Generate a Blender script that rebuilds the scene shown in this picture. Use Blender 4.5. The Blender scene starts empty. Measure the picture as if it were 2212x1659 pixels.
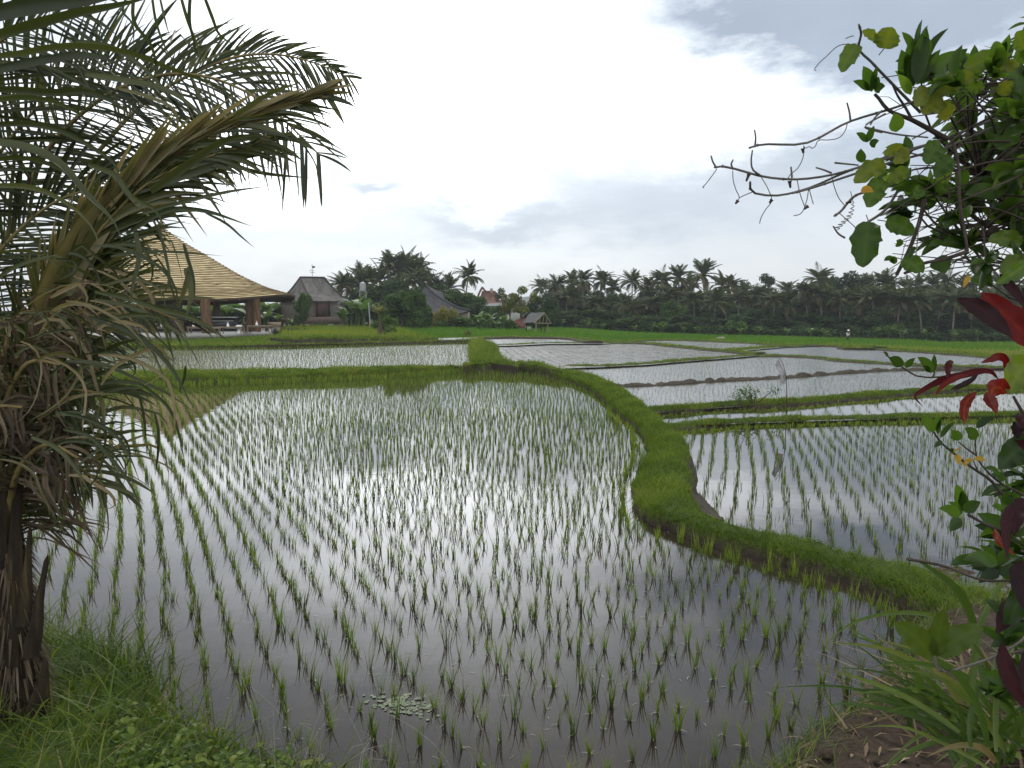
import bpy, math, random
import numpy as np
from mathutils import Vector

C = bpy.context.scene.collection
rng = np.random.default_rng(7)
random.seed(7)

# ---------------------------------------------------------------- camera
CAM_H = 2.6
F_PX = 1660.0                      # focal length in units of a 2212 px wide picture
PITCH = math.atan((829.5 - 670.0) / F_PX)
cam_d = bpy.data.cameras.new("camera")
cam_d.sensor_width = 36.0
cam_d.lens = F_PX / 2212.0 * 36.0
cam_d.clip_start = 0.05
cam_d.clip_end = 8000
cam = bpy.data.objects.new("camera", cam_d)
C.objects.link(cam)
cam.location = (0, 0, CAM_H)
cam.rotation_euler = (math.radians(90) - PITCH, 0, 0)
bpy.context.scene.camera = cam

# ---------------------------------------------------------------- world
SUN_EL, SUN_AZ = 52.0, -8.0        # degrees; azimuth from +Y, clockwise seen from above
w = bpy.data.worlds.new("World")
bpy.context.scene.world = w
w.use_nodes = True
nt = w.node_tree
nt.nodes.clear()


def pix_dir(px, py):
    xc, yc = (px - 1106.0) / F_PX, -(py - 829.5) / F_PX
    sp, cp = math.sin(PITCH), math.cos(PITCH)
    return (xc, yc * sp + cp, yc * cp - sp)


class NG:
    """tiny node-graph writer"""
    def __init__(s, tree):
        s.t = tree

    def n(s, typ, **kw):
        nd = s.t.nodes.new(typ)
        for k, v in kw.items():
            setattr(nd, k, v)
        return nd

    def put(s, sock, v):
        if isinstance(v, bpy.types.NodeSocket):
            s.t.links.new(v, sock)
        else:
            sock.default_value = v

    def m(s, op, a, b=0.0, c=0.0, clamp=False):
        nd = s.n("ShaderNodeMath", operation=op, use_clamp=clamp)
        for i, v in enumerate((a, b, c)):
            s.put(nd.inputs[i], v)
        return nd.outputs[0]

    def mix(s, fac, a, b, mode='MIX'):
        nd = s.n("ShaderNodeMix", data_type='RGBA', blend_type=mode)
        s.put(nd.inputs[0], fac)
        s.put(nd.inputs[6], a)
        s.put(nd.inputs[7], b)
        return nd.outputs[2]

    def noise(s, vec, scale, detail=4.0, rough=0.55):
        nd = s.n("ShaderNodeTexNoise")
        if vec is not None:
            s.put(nd.inputs["Vector"], vec)
        nd.inputs["Scale"].default_value = scale
        nd.inputs["Detail"].default_value = detail
        nd.inputs["Roughness"].default_value = rough
        return nd.outputs[0]

    def ramp(s, fac, stops):
        nd = s.n("ShaderNodeValToRGB")
        el = nd.color_ramp.elements
        while len(el) > 1:
            el.remove(el[-1])
        for i, (p, c) in enumerate(stops):
            e = el[0] if i == 0 else el.new(p)
            e.position = p
            e.color = (*c, 1.0)
        s.put(nd.inputs[0], fac)
        return nd.outputs[0]


def build_sky():
    g = NG(nt)
    tc = g.n("ShaderNodeTexCoord")
    sep = g.n("ShaderNodeSeparateXYZ")
    nt.links.new(tc.outputs["Generated"], sep.inputs[0])
    x, y, z = sep.outputs
    az = g.m('ARCTAN2', x, y)
    el = g.m('ARCSINE', z)
    mp = g.n("ShaderNodeMapping")
    mp.inputs["Scale"].default_value = (1.0, 1.0, 2.6)
    nt.links.new(tc.outputs["Generated"], mp.inputs[0])
    n1 = g.noise(mp.outputs[0], 3.2, 6.0, 0.6)
    n2 = g.noise(mp.outputs[0], 7.5, 7.0, 0.62)
    azd = g.m('ADD', az, g.m('MULTIPLY', g.m('SUBTRACT', n1, 0.5), 0.30))
    eld = g.m('ADD', el, g.m('MULTIPLY', g.m('SUBTRACT', n2, 0.5), 0.16))

    def blob(px, py, sx, sy, amp, soft=False):
        d = Vector(pix_dir(px, py)).normalized()
        a0, e0 = math.atan2(d.x, d.y), math.asin(d.z)
        ta = g.m('DIVIDE', g.m('SUBTRACT', az if soft else azd, a0), sx / F_PX)
        te = g.m('DIVIDE', g.m('SUBTRACT', el if soft else eld, e0), sy / F_PX)
        r = g.m('ADD', g.m('MULTIPLY', ta, ta), g.m('MULTIPLY', te, te))
        return g.m('MULTIPLY', g.m('EXPONENT', g.m('MULTIPLY', r, -0.7)), amp)

    def total(lst, **k):
        s_ = None
        for b in lst:
            v = blob(*b, **k)
            s_ = v if s_ is None else g.m('ADD', s_, v)
        return s_
    dark = total([(1700, 30, 330, 80, 1.1), (2080, 60, 260, 120, .75), (1500, 398, 220, 40, .30),
                  (1790, 345, 280, 60, .42), 
                  (1230, 500, 300, 40, .40), (2050, 330, 240, 70, .45), (150, 60, 260, 120, .55),
                  (560, 170, 130, 60, .35), (1000, 470, 180, 34, .35), (1700, 545, 330, 40, .22),
                  (1950, -250, 380, 150, .8), (300, -300, 400, 130, .6)])
    glow = total([(930, 160, 500, 185, 2.3), (860, 300, 330, 70, .6), (420, 280, 260, 120, .6), (1700, 235, 230, 45, .6),
                  (2080, 130, 90, 45, .75), (720, 440, 150, 40, .3), (1000, -170, 500, 200, .5)])
    # added brightness in the unseen sky behind and above the viewer, front-lighting the scene
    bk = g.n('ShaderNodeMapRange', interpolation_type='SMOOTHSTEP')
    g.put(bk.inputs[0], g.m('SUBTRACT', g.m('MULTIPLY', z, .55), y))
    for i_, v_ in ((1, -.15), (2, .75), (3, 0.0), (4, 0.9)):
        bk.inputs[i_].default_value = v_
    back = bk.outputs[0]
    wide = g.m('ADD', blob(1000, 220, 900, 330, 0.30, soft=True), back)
    # overcast base: paler near the horizon, greyer overhead
    mr = g.n("ShaderNodeMapRange", interpolation_type='SMOOTHSTEP')
    g.put(mr.inputs[0], el)
    mr.inputs[1].default_value = 0.0
    mr.inputs[2].default_value = 0.75
    mr.inputs[3].default_value = 0.74
    mr.inputs[4].default_value = 0.28
    mott = g.m('ADD', 0.82, g.m('MULTIPLY', n2, 0.36))
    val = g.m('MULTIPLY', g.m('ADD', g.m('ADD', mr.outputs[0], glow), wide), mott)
    dk = g.m('MULTIPLY', dark, g.m('ADD', 0.55, g.m('MULTIPLY', n1, 0.9)), clamp=True)
    vcol = g.n("ShaderNodeCombineColor")
    for i, k in enumerate((0.955, 0.988, 1.01)):
        g.put(vcol.inputs[i], g.m('MULTIPLY', val, k))
    soft_m = total([(790, 372, 170, 36, .9), (1000, 470, 480, 34, .6), (1450, 400, 300, 70, .8), (620, 520, 300, 30, .5), (1700, 480, 260, 40, .5), (1200, 330, 160, 26, .4), (640, 300, 120, 40, .3)])
    sm_ = g.m('MULTIPLY', soft_m, g.m('ADD', .35, g.m('MULTIPLY', n2, 1.1)), clamp=True)
    base_c = g.mix(sm_, vcol.outputs[0], (0.63, 0.69, 0.765, 1))
    dcol = g.n('ShaderNodeCombineColor')
    for i, k in enumerate((0.375, 0.44, 0.53)):
        g.put(dcol.inputs[i], g.m('MULTIPLY', k, g.m('ADD', .72, g.m('MULTIPLY', n1, .56))))
    cloud = g.mix(dk, base_c, dcol.outputs[0]) if True else g.mix(dk, vcol.outputs[0], (0.39, 0.455, 0.545, 1))
    ten = g.mix(1.0, cloud, (10, 10, 10, 1), 'MULTIPLY')
    sky = g.n("ShaderNodeTexSky", sky_type='NISHITA')
    sky.sun_disc = False
    sky.sun_elevation = math.radians(SUN_EL)
    sky.sun_rotation = math.radians(SUN_AZ)
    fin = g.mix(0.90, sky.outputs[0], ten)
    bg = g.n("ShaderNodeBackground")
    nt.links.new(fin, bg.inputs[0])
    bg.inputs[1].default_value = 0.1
    out = g.n("ShaderNodeOutputWorld")
    nt.links.new(bg.outputs[0], out.inputs[0])


build_sky()
sun_d = bpy.data.lights.new("sun", 'SUN')
sun_d.energy = 1.3
sun_d.angle = math.radians(14)
sun_d.color = (1.0, 0.95, 0.88)
sun = bpy.data.objects.new("sun", sun_d)
C.objects.link(sun)
sun.location = (0, 0, 60)
_sd = Vector((math.sin(math.radians(SUN_AZ)) * math.cos(math.radians(SUN_EL)),
              math.cos(math.radians(SUN_AZ)) * math.cos(math.radians(SUN_EL)), math.sin(math.radians(SUN_EL))))
sun.rotation_euler = (-_sd).to_track_quat('-Z', 'Y').to_euler()

vs = bpy.context.scene.view_settings
vs.view_transform = 'Standard'
vs.look = 'None'
vs.exposure = 0.3
vs.gamma = 1.0
bpy.context.scene.cycles.max_bounces = 8
bpy.context.scene.cycles.transparent_max_bounces = 16
bpy.context.scene.cycles.caustics_reflective = False
bpy.context.scene.cycles.caustics_refractive = False

# ---------------------------------------------------------------- pixel -> world helpers


def P(px, py, z=0.0):
    """point of the view ray through (px, py) at height z"""
    d = pix_dir(px, py)
    s = (z - CAM_H) / d[2]
    return np.array([d[0] * s, d[1] * s, z])


def T(px, py, D):
    """point of the view ray at forward distance D"""
    d = pix_dir(px, py)
    s = D / d[1]
    return np.array([d[0] * s, D, CAM_H + d[2] * s])


def in_frame(p, margin=30):
    """(n,3) world points -> bool inside the picture"""
    p = np.asarray(p)
    sp, cp = math.sin(PITCH), math.cos(PITCH)
    q = p - np.array([0, 0, CAM_H])
    dz = q[:, 1] * cp - q[:, 2] * sp
    up = q[:, 1] * sp + q[:, 2] * cp
    u = 1106 + F_PX * q[:, 0] / np.maximum(dz, .01)
    v = 829.5 - F_PX * up / np.maximum(dz, .01)
    return (dz > .2) & (u > -margin) & (u < 2212 + margin) & (v > -margin) & (v < 1659 + margin), u, v


def inpoly(x, y, poly):
    x = np.asarray(x); y = np.asarray(y)
    r = np.zeros(x.shape, bool)
    n = len(poly)
    for i in range(n):
        x1, y1 = poly[i][0], poly[i][1]
        x2, y2 = poly[(i + 1) % n][0], poly[(i + 1) % n][1]
        c = ((y1 > y) != (y2 > y)) & (x < (x2 - x1) * (y - y1) / (y2 - y1 + 1e-12) + x1)
        r ^= c
    return r


def resample(pts, n, smooth=True):
    """polyline (k,d) -> n points evenly by chord length, Catmull-Rom"""
    pts = np.asarray(pts, float)
    if len(pts) < 3:
        smooth = False
    L = np.r_[0, np.cumsum(np.linalg.norm(np.diff(pts, axis=0), axis=1))]
    t = np.linspace(0, L[-1], n)
    if not smooth:
        return np.stack([np.interp(t, L, pts[:, i]) for i in range(pts.shape[1])], 1)
    k = np.clip(np.searchsorted(L, t, 'right') - 1, 0, len(pts) - 2)
    u = ((t - L[k]) / np.maximum(L[k + 1] - L[k], 1e-9))[:, None]
    m = np.gradient(pts, L, axis=0)
    h = (L[k + 1] - L[k])[:, None]
    return ((2 * u**3 - 3 * u**2 + 1) * pts[k] + (u**3 - 2 * u**2 + u) * h * m[k]
            + (-2 * u**3 + 3 * u**2) * pts[k + 1] + (u**3 - u**2) * h * m[k + 1])


# ---------------------------------------------------------------- mesh helpers
class Buf:
    """collects polygons; build() links them as ONE mesh object"""
    def __init__(s):
        s.v = []; s.t = []; s.n = 0
        s.fv = []; s.fc = []; s.fm = []

    def add(s, verts, faces, mat=0, tint=0.5):
        verts = np.asarray(verts, float).reshape(-1, 3)
        if isinstance(faces, np.ndarray) and faces.ndim == 2:
            s.fv.append((faces + s.n).ravel())
            s.fc.append(np.full(len(faces), faces.shape[1]))
            nf = len(faces)
        else:
            s.fv.append(np.array([i + s.n for f in faces for i in f], int))
            s.fc.append(np.array([len(f) for f in faces], int))
            nf = len(faces)
        s.fm.append(np.full(nf, mat) if np.isscalar(mat) else np.asarray(mat))
        s.v.append(verts)
        s.t.append(np.full(len(verts), tint, float) if np.isscalar(tint) else np.asarray(tint, float).ravel())
        s.n += len(verts)
        return s

    def box(s, c, size, mat=0, tint=.5, rz=0.0, taper=1.0):
        x, y, z = np.array(size) / 2.0
        v = np.array([[-x, -y, -z], [x, -y, -z], [x, y, -z], [-x, y, -z],
                      [-x * taper, -y * taper, z], [x * taper, -y * taper, z], [x * taper, y * taper, z], [-x * taper, y * taper, z]])
        if rz:
            cr, sr = math.cos(rz), math.sin(rz)
            v[:, :2] = v[:, :2] @ np.array([[cr, sr], [-sr, cr]])
        return s.add(v + np.array(c), np.array([[0, 3, 2, 1], [4, 5, 6, 7], [0, 1, 5, 4], [1, 2, 6, 5], [2, 3, 7, 6], [3, 0, 4, 7]]), mat, tint)

    def tube(s, pts, rad, sides=6, mat=0, tint=.5, cap=True):
        pts = np.asarray(pts, float)
        n = len(pts)
        rad = np.full(n, rad, float) if np.isscalar(rad) else np.asarray(rad, float)
        tg = np.gradient(pts, axis=0)
        tg /= np.maximum(np.linalg.norm(tg, axis=1, keepdims=True), 1e-9)
        ref = np.array([0, 0, 1.0]) if abs(tg[:, 2]).mean() < .8 else np.array([1.0, 0, 0])
        a = np.cross(tg, ref); a /= np.maximum(np.linalg.norm(a, axis=1, keepdims=True), 1e-9)
        b = np.cross(tg, a)
        th = np.linspace(0, 2 * math.pi, sides, endpoint=False)
        ring = pts[:, None] + rad[:, None, None] * (a[:, None] * np.cos(th)[None, :, None] + b[:, None] * np.sin(th)[None, :, None])
        i = np.arange(n - 1)[:, None] * sides
        j = np.arange(sides)[None]
        q = np.stack([i + j, i + (j + 1) % sides, i + sides + (j + 1) % sides, i + sides + j], -1).reshape(-1, 4)
        t_ = tint if np.isscalar(tint) else np.repeat(tint, sides)
        s.add(ring.reshape(-1, 3), q, mat, t_)
        if cap:
            for k, r in ((0, range(sides - 1, -1, -1)), (n - 1, range(sides))):
                s.add(ring[k], [list(r)], mat, tint if np.isscalar(tint) else tint[k])
        return s

    def grid(s, G, mat=0, tint=.5):
        """(a,b,3) array of points -> quads"""
        a, b = G.shape[:2]
        idx = np.arange(a * b).reshape(a, b)
        q = np.stack([idx[:-1, :-1], idx[1:, :-1], idx[1:, 1:], idx[:-1, 1:]], -1).reshape(-1, 4)
        if not np.isscalar(mat):
            mat = np.asarray(mat).reshape(-1)
        return s.add(G.reshape(-1, 3), q, mat, tint)

    def lathe(s, prof, c=(0, 0, 0), sides=16, mat=0, tint=.5):
        prof = np.asarray(prof, float)
        th = np.linspace(0, 2 * math.pi, sides + 1)
        G = np.stack([prof[:, 0][:, None] * np.cos(th), prof[:, 0][:, None] * np.sin(th), np.repeat(prof[:, 1][:, None], sides + 1, 1)], -1)
        return s.grid(G.transpose(1, 0, 2) + np.array(c), mat, tint)

    def ribbons(s, R, mat=0, tint=.5):
        """R (n, k, 2, 3): n strips of k cross-sections; tint (n,) or (n,k)"""
        n, k = R.shape[:2]
        idx = np.arange(n * k * 2).reshape(n, k, 2)
        q = np.stack([idx[:, :-1, 0], idx[:, :-1, 1], idx[:, 1:, 1], idx[:, 1:, 0]], -1).reshape(-1, 4)
        t = np.asarray(tint, float)
        if t.ndim == 1:
            t = np.repeat(t[:, None], k, 1)
        if t.ndim == 2:
            t = np.repeat(t[:, :, None], 2, 2).ravel()
        return s.add(R.reshape(-1, 3), q, mat, t)

    def ribbons3(s, R, mat=0, tint=.5):
        """R (n, k, 3, 3): strips with a mid-rib (folded leaves)"""
        n, k = R.shape[:2]
        idx = np.arange(n * k * 3).reshape(n, k, 3)
        q = np.concatenate([np.stack([idx[:, :-1, j], idx[:, :-1, j + 1], idx[:, 1:, j + 1], idx[:, 1:, j]], -1).reshape(-1, 4) for j in (0, 1)])
        t = np.asarray(tint, float)
        if t.ndim == 1:
            t = np.repeat(t[:, None], k, 1)
        if t.ndim == 2:
            t = np.repeat(t[:, :, None], 3, 2).ravel()
        return s.add(R.reshape(-1, 3), q, mat, t)

    def sheet_leaf(s, p, side, nrm, width, prof, tint, fold=.2, wave=.0, vein=.10, mat=0, r=None):
        """broad leaf: k sections x 9 across, side veins and wavy rim; p,side,nrm (k,3), prof (k,)"""
        k = len(p)
        u = np.linspace(-1, 1, 9)
        t = np.linspace(0, 1, k)
        ph = (r.random() if r is not None else 0) * 6.28
        hw = prof * width / 2
        hw = hw * (1 + .06 * np.sin(t * 23 + ph) + .04 * np.sin(t * 41 + ph * 2))
        X = p[:, None] + side[:, None] * (hw[:, None] * u[None])[..., None]
        lift = hw[:, None] * (fold * 2 * np.abs(u)[None] ** 1.4 + wave * (u[None] ** 2) * np.sin(t * 17 + ph)[:, None] * np.where(u < 0, 1, -.8)[None])
        X = X + nrm[:, None] * lift[..., None]
        vv = np.sin((t[:, None] * 26 - np.abs(u)[None] * 5))
        tt = tint + vein * np.clip(vv, .3, 1) - vein * .6 + vein * 1.5 * np.exp(-(u[None] / .12) ** 2)
        s.grid(X, mat, np.clip(tt, 0, 1).ravel())
        return s

    def mesh(s, name, mats, smooth=False, origin=None):
        me = bpy.data.meshes.new(name)
        v = np.concatenate(s.v)
        if origin is not None:
            v = v - np.asarray(origin)
        fv = np.concatenate(s.fv).astype(np.int32)
        fc = np.concatenate(s.fc).astype(np.int32)
        me.vertices.add(len(v)); me.vertices.foreach_set("co", v.astype(np.float32).ravel())
        me.loops.add(len(fv)); me.loops.foreach_set("vertex_index", fv)
        me.polygons.add(len(fc))
        me.polygons.foreach_set("loop_start", np.r_[0, np.cumsum(fc)[:-1]].astype(np.int32))
        me.polygons.foreach_set("material_index", np.concatenate(s.fm).astype(np.int32))
        if smooth:
            me.polygons.foreach_set("use_smooth", np.ones(len(fc), bool))
        at = me.attributes.new("tint", 'FLOAT', 'POINT')
        at.data.foreach_set("value", np.concatenate(s.t).astype(np.float32))
        for m in (mats if isinstance(mats, (list, tuple)) else [mats]):
            me.materials.append(m)
        me.update(calc_edges=True)
        me.validate()
        return me

    def build(s, name, mats, parent=None, smooth=False, origin=None):
        me = s.mesh(name, mats, smooth, origin)
        o = bpy.data.objects.new(name, me)
        C.objects.link(o)
        if origin is not None and parent is None:
            o.location = origin
        if parent is not None:
            o.parent = parent
        return o


def tag(o, label=None, cat=None, group=None, kind=None):
    if label: o["label"] = label
    if cat: o["category"] = cat
    if group: o["group"] = group
    if kind: o["kind"] = kind
    return o


def thing(name, loc, label, cat, group=None, rz=0.0):
    o = bpy.data.objects.new(name, None)
    o.empty_display_size = .2
    C.objects.link(o)
    o.location = tuple(loc)
    o.rotation_euler = (0, 0, rz)
    return tag(o, label, cat, group)


CH = {}


def copy_tree(o, parent=None):
    c = o.copy()
    C.objects.link(c)
    if parent is not None:
        c.parent = parent
    for ch in CH.get(o.name, [x for x in o.children]):
        copy_tree(ch, c)
    return c


# ---------------------------------------------------------------- materials
def newmat(name):
    m = bpy.data.materials.new(name)
    m.use_nodes = True
    m.node_tree.nodes.clear()
    return m, NG(m.node_tree)


def finish(m, g, shader):
    o = g.n("ShaderNodeOutputMaterial")
    m.node_tree.links.new(shader, o.inputs[0])
    return m


def leafmat(name, stops, trans=.35, rough=.5, spec=.35, noise=0.0, nscale=30, tb=1.5, tw=(1.05, 1.0, .55)):
    m, g = newmat(name)
    a = g.n("ShaderNodeAttribute", attribute_name="tint")
    fac = a.outputs["Fac"]
    if noise:
        tc = g.n("ShaderNodeTexCoord")
        fac = g.m('ADD', fac, g.m('MULTIPLY', g.m('SUBTRACT', g.noise(tc.outputs["Object"], nscale, 3), .5), noise))
    col = g.ramp(fac, stops)
    p = g.n("ShaderNodeBsdfPrincipled")
    g.put(p.inputs["Base Color"], col)
    p.inputs["Roughness"].default_value = rough
    p.inputs["Specular IOR Level"].default_value = spec
    t = g.n("ShaderNodeBsdfTranslucent")
    g.put(t.inputs[0], g.mix(1.0, col, (tb * tw[0], tb * tw[1], tb * tw[2], 1), 'MULTIPLY'))
    mx = g.n("ShaderNodeMixShader")
    mx.inputs[0].default_value = trans
    m.node_tree.links.new(p.outputs[0], mx.inputs[1])
    m.node_tree.links.new(t.outputs[0], mx.inputs[2])
    return finish(m, g, mx.outputs[0])


def surf(name, stops, scale=4.0, rough=.85, bump=.3, detail=6, spec=.2, stretch=(1, 1, 1), bdist=.02, tintmix=0.0):
    m, g = newmat(name)
    tc = g.n("ShaderNodeTexCoord")
    mp = g.n("ShaderNodeMapping")
    mp.inputs["Scale"].default_value = stretch
    m.node_tree.links.new(tc.outputs["Object"], mp.inputs[0])
    n = g.noise(mp.outputs[0], scale, detail, .62)
    fac = n
    if tintmix:
        a = g.n("ShaderNodeAttribute", attribute_name="tint")
        fac = g.m('ADD', g.m('MULTIPLY', n, 1 - tintmix), g.m('MULTIPLY', a.outputs["Fac"], tintmix))
    col = g.ramp(fac, stops)
    p = g.n("ShaderNodeBsdfPrincipled")
    g.put(p.inputs["Base Color"], col)
    p.inputs["Roughness"].default_value = rough
    p.inputs["Specular IOR Level"].default_value = spec
    if bump:
        b = g.n("ShaderNodeBump")
        b.inputs["Strength"].default_value = bump
        b.inputs["Distance"].default_value = bdist
        g.put(b.inputs["Height"], n)
        m.node_tree.links.new(b.outputs[0], p.inputs["Normal"])
    return finish(m, g, p.outputs[0])


def watermat(name, base=(.032, .027, .023), rough=.03, ior=1.38, bump=.02, scale=2.0, muddy=0.0):
    m, g = newmat(name)
    tc = g.n("ShaderNodeTexCoord")
    p = g.n("ShaderNodeBsdfPrincipled")
    n = g.noise(tc.outputs["Object"], .7, 8, .65)
    col = g.ramp(n, [(.32, tuple(c * .55 for c in base)), (.5, base), (.7, tuple(c * 2.0 for c in base))])
    p.inputs["IOR"].default_value = ior
    if muddy:
        mp = g.n("ShaderNodeMapping")
        mp.inputs["Scale"].default_value = (.5, 1.6, 1)
        m.node_tree.links.new(tc.outputs["Object"], mp.inputs[0])
        n3 = g.noise(mp.outputs[0], 1.6, 8, .7)
        f = g.ramp(n3, [(.50, (0, 0, 0)), (.56, (1, 1, 1))])
        f1 = g.m('MULTIPLY', f, muddy)
        col = g.mix(f1, col, (.085, .075, .062, 1))
        g.put(p.inputs["Roughness"], g.m('ADD', rough, g.m('MULTIPLY', f1, .5)))
    else:
        p.inputs["Roughness"].default_value = rough
    g.put(p.inputs["Base Color"], col)
    b = g.n("ShaderNodeBump")
    b.inputs["Strength"].default_value = bump
    b.inputs["Distance"].default_value = .1
    g.put(b.inputs["Height"], g.noise(tc.outputs["Object"], scale, 3))
    m.node_tree.links.new(b.outputs[0], p.inputs["Normal"])
    return finish(m, g, p.outputs[0])


M = {}
M['water'] = watermat("paddy water", base=(.027, .021, .016), ior=1.52, rough=.008, bump=.010, scale=3.0)
M['water_far'] = watermat("breezy paddy water", base=(.075, .072, .066), rough=.22, bump=.10, scale=5.0, ior=1.7)
M['water_muddy'] = watermat("muddy paddy water", muddy=.8, bump=.12, scale=3.0, rough=.18, ior=1.6, base=(.06, .055, .05))
M['mud'] = surf("wet mud", [(.3, (.022, .015, .010)), (.6, (.045, .032, .022)), (.8, (.07, .052, .036))], 9, .75, .6, spec=.3)
M['drymud'] = surf("drying mud ridge", [(.3, (.03, .024, .018)), (.6, (.055, .045, .033)), (.8, (.09, .075, .055))], 5, .85, .7)
M['soil'] = surf("dark garden soil", [(.3, (.020, .014, .010)), (.55, (.050, .035, .024)), (.8, (.09, .065, .045))], 14, .9, .9, bdist=.03)
M['turf'] = surf("turf ground", [(.3, (.035, .05, .012)), (.6, (.06, .095, .02)), (.8, (.09, .12, .03))], 5, .95, .4)
M['field'] = surf("dense rice field", [(.3, (.055, .125, .012)), (.6, (.075, .165, .016)), (.8, (.10, .19, .022))], .5, .95, .3)
M['ground'] = surf("ground", [(.3, (.03, .04, .015)), (.6, (.05, .06, .02)), (.8, (.07, .075, .03))], .3, .95, .3)
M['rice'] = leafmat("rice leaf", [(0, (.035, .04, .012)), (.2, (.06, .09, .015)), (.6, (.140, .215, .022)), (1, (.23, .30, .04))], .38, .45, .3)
M['grass'] = leafmat("bund grass", [(0, (.05, .08, .010)), (.5, (.110, .178, .020)), (.85, (.17, .225, .034)), (1, (.24, .21, .08))], .4, .55, .2)
M['wildgrass'] = leafmat("bank grass", [(0, (.028, .050, .006)), (.5, (.070, .122, .010)), (.85, (.14, .19, .020)), (1, (.20, .17, .06))], .35, .5, .3)
M['yellowgrass'] = leafmat("ripening grass", [(0, (.07, .12, .012)), (.5, (.135, .195, .018)), (1, (.23, .25, .035))], .35, .6, .2)
M['straw'] = leafmat("wet straw", [(0, (.22, .19, .13)), (1, (.42, .40, .34))], .1, .5, .3)

# ================================================================ terrain
# control points (picture column, forward distance, ground height)
_CT = [(-400, 6, -.25), (700, 6, -.3), (1500, 8, -.5), (2600, 8, -.6), (-600, 20, -.25), (700, 20, -.3), (2000, 16, -.6),
       (-300, 34, -.15), (700, 34, -.15), (1300, 34, -.6), (1800, 30, -.7), (2500, 30, -.8), (600, 48, -.15), (1000, 48, -.15),
       (-200, 54, .05), (300, 54, .1), (700, 56, .15), (950, 62, -.05), (1150, 62, -.3), (1400, 56, -.75), (1900, 62, -.95), (2400, 60, -1.0),
       (300, 70, -.14), (-200, 75, -.1), (700, 80, .05), (700, 110, -.02), (950, 80, .0), (950, 110, .12), (1160, 86, 0.), (1160, 110, -.25),
       (1400, 84, -.75), (1700, 84, -.95), (2050, 84, -1.2), (1350, 130, -1.1), (1500, 130, -1.45), (1800, 120, -1.75), (2050, 112, -2.0),
       (1200, 150, -.8), (1700, 150, -2.1), (2200, 140, -2.8), (700, 160, .1), (0, 160, .2), (-800, 120, 0), (3000, 120, -2.5),
       (0, 400, 0), (1100, 400, -2), (2200, 400, -3), (3000, 400, -3), (-1500, 400, 0)]
_CX = np.array([(c - 1106) / F_PX * d for c, d, z in _CT]); _CY = np.array([d for c, d, z in _CT], float); _CZ = np.array([z for c, d, z in _CT])


def gz(x, y):
    x = np.atleast_1d(np.asarray(x, float)); y = np.atleast_1d(np.asarray(y, float))
    sc = np.maximum(np.abs(y), 8.0)
    dx = (x[..., None] - _CX) / sc[..., None]
    dy = (np.log(np.maximum(y, 3.0))[..., None] - np.log(_CY)) * .6
    wt = 1.0 / (dx * dx + dy * dy + .0012) ** 2
    return (wt * _CZ).sum(-1) / wt.sum(-1)


def PG(px, py, off=0.0):
    """view ray against the ground"""
    z = 0.0
    for _ in range(14):
        p = P(px, py, min(z, 2.2))
        z = .5 * z + .5 * (float(gz(p[0], p[1])[0]) + off)
    return P(px, py, z)


def GD(px, D, off=0.0):
    x = (px - 1106) / F_PX * D
    return np.array([x, D, float(gz(x, D)[0]) + off])


def build_ground():
    b = Buf()
    ys = np.r_[np.linspace(-60, 2, 8), np.geomspace(3, 3000, 90)]
    us = np.linspace(-1.6, 1.6, 90)
    G = np.zeros((len(us), len(ys), 3))
    for j, y in enumerate(ys):
        xs = us * (max(y, 3.0) * 1.0 + 40)
        G[:, j, 0] = xs
        G[:, j, 1] = y
        G[:, j, 2] = gz(xs, np.full_like(xs, y)) - .06
        if y < 3.1:
            G[:, j, 2] = -.7
    b.grid(G)
    tag(b.build("ground", M['ground'], smooth=True), kind="structure")


build_ground()

# far pale hill seen through the gap in the trees
def build_hill():
    b = Buf()
    n = 60
    x = np.linspace(-300, 700, n)
    h = 26 * np.exp(-((x - 150) / 260) ** 2) + 3 * np.sin(x / 37) + 14
    rows = []
    for k, (dy, f) in enumerate(((-220, 0), (-120, .55), (0, 1), (200, .5), (350, 0))):
        rows.append(np.stack([x, np.full(n, 1500 + dy), -8 + h * f], 1))
    b.grid(np.stack(rows, 1))
    tag(b.build("hill", M['ground'], smooth=True), kind="structure")


build_hill()

# ================================================================ bunds (grassy dikes)
BUND_STRIPS = []      # (rim points, far points, blade density, blade height) for the grass


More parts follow.
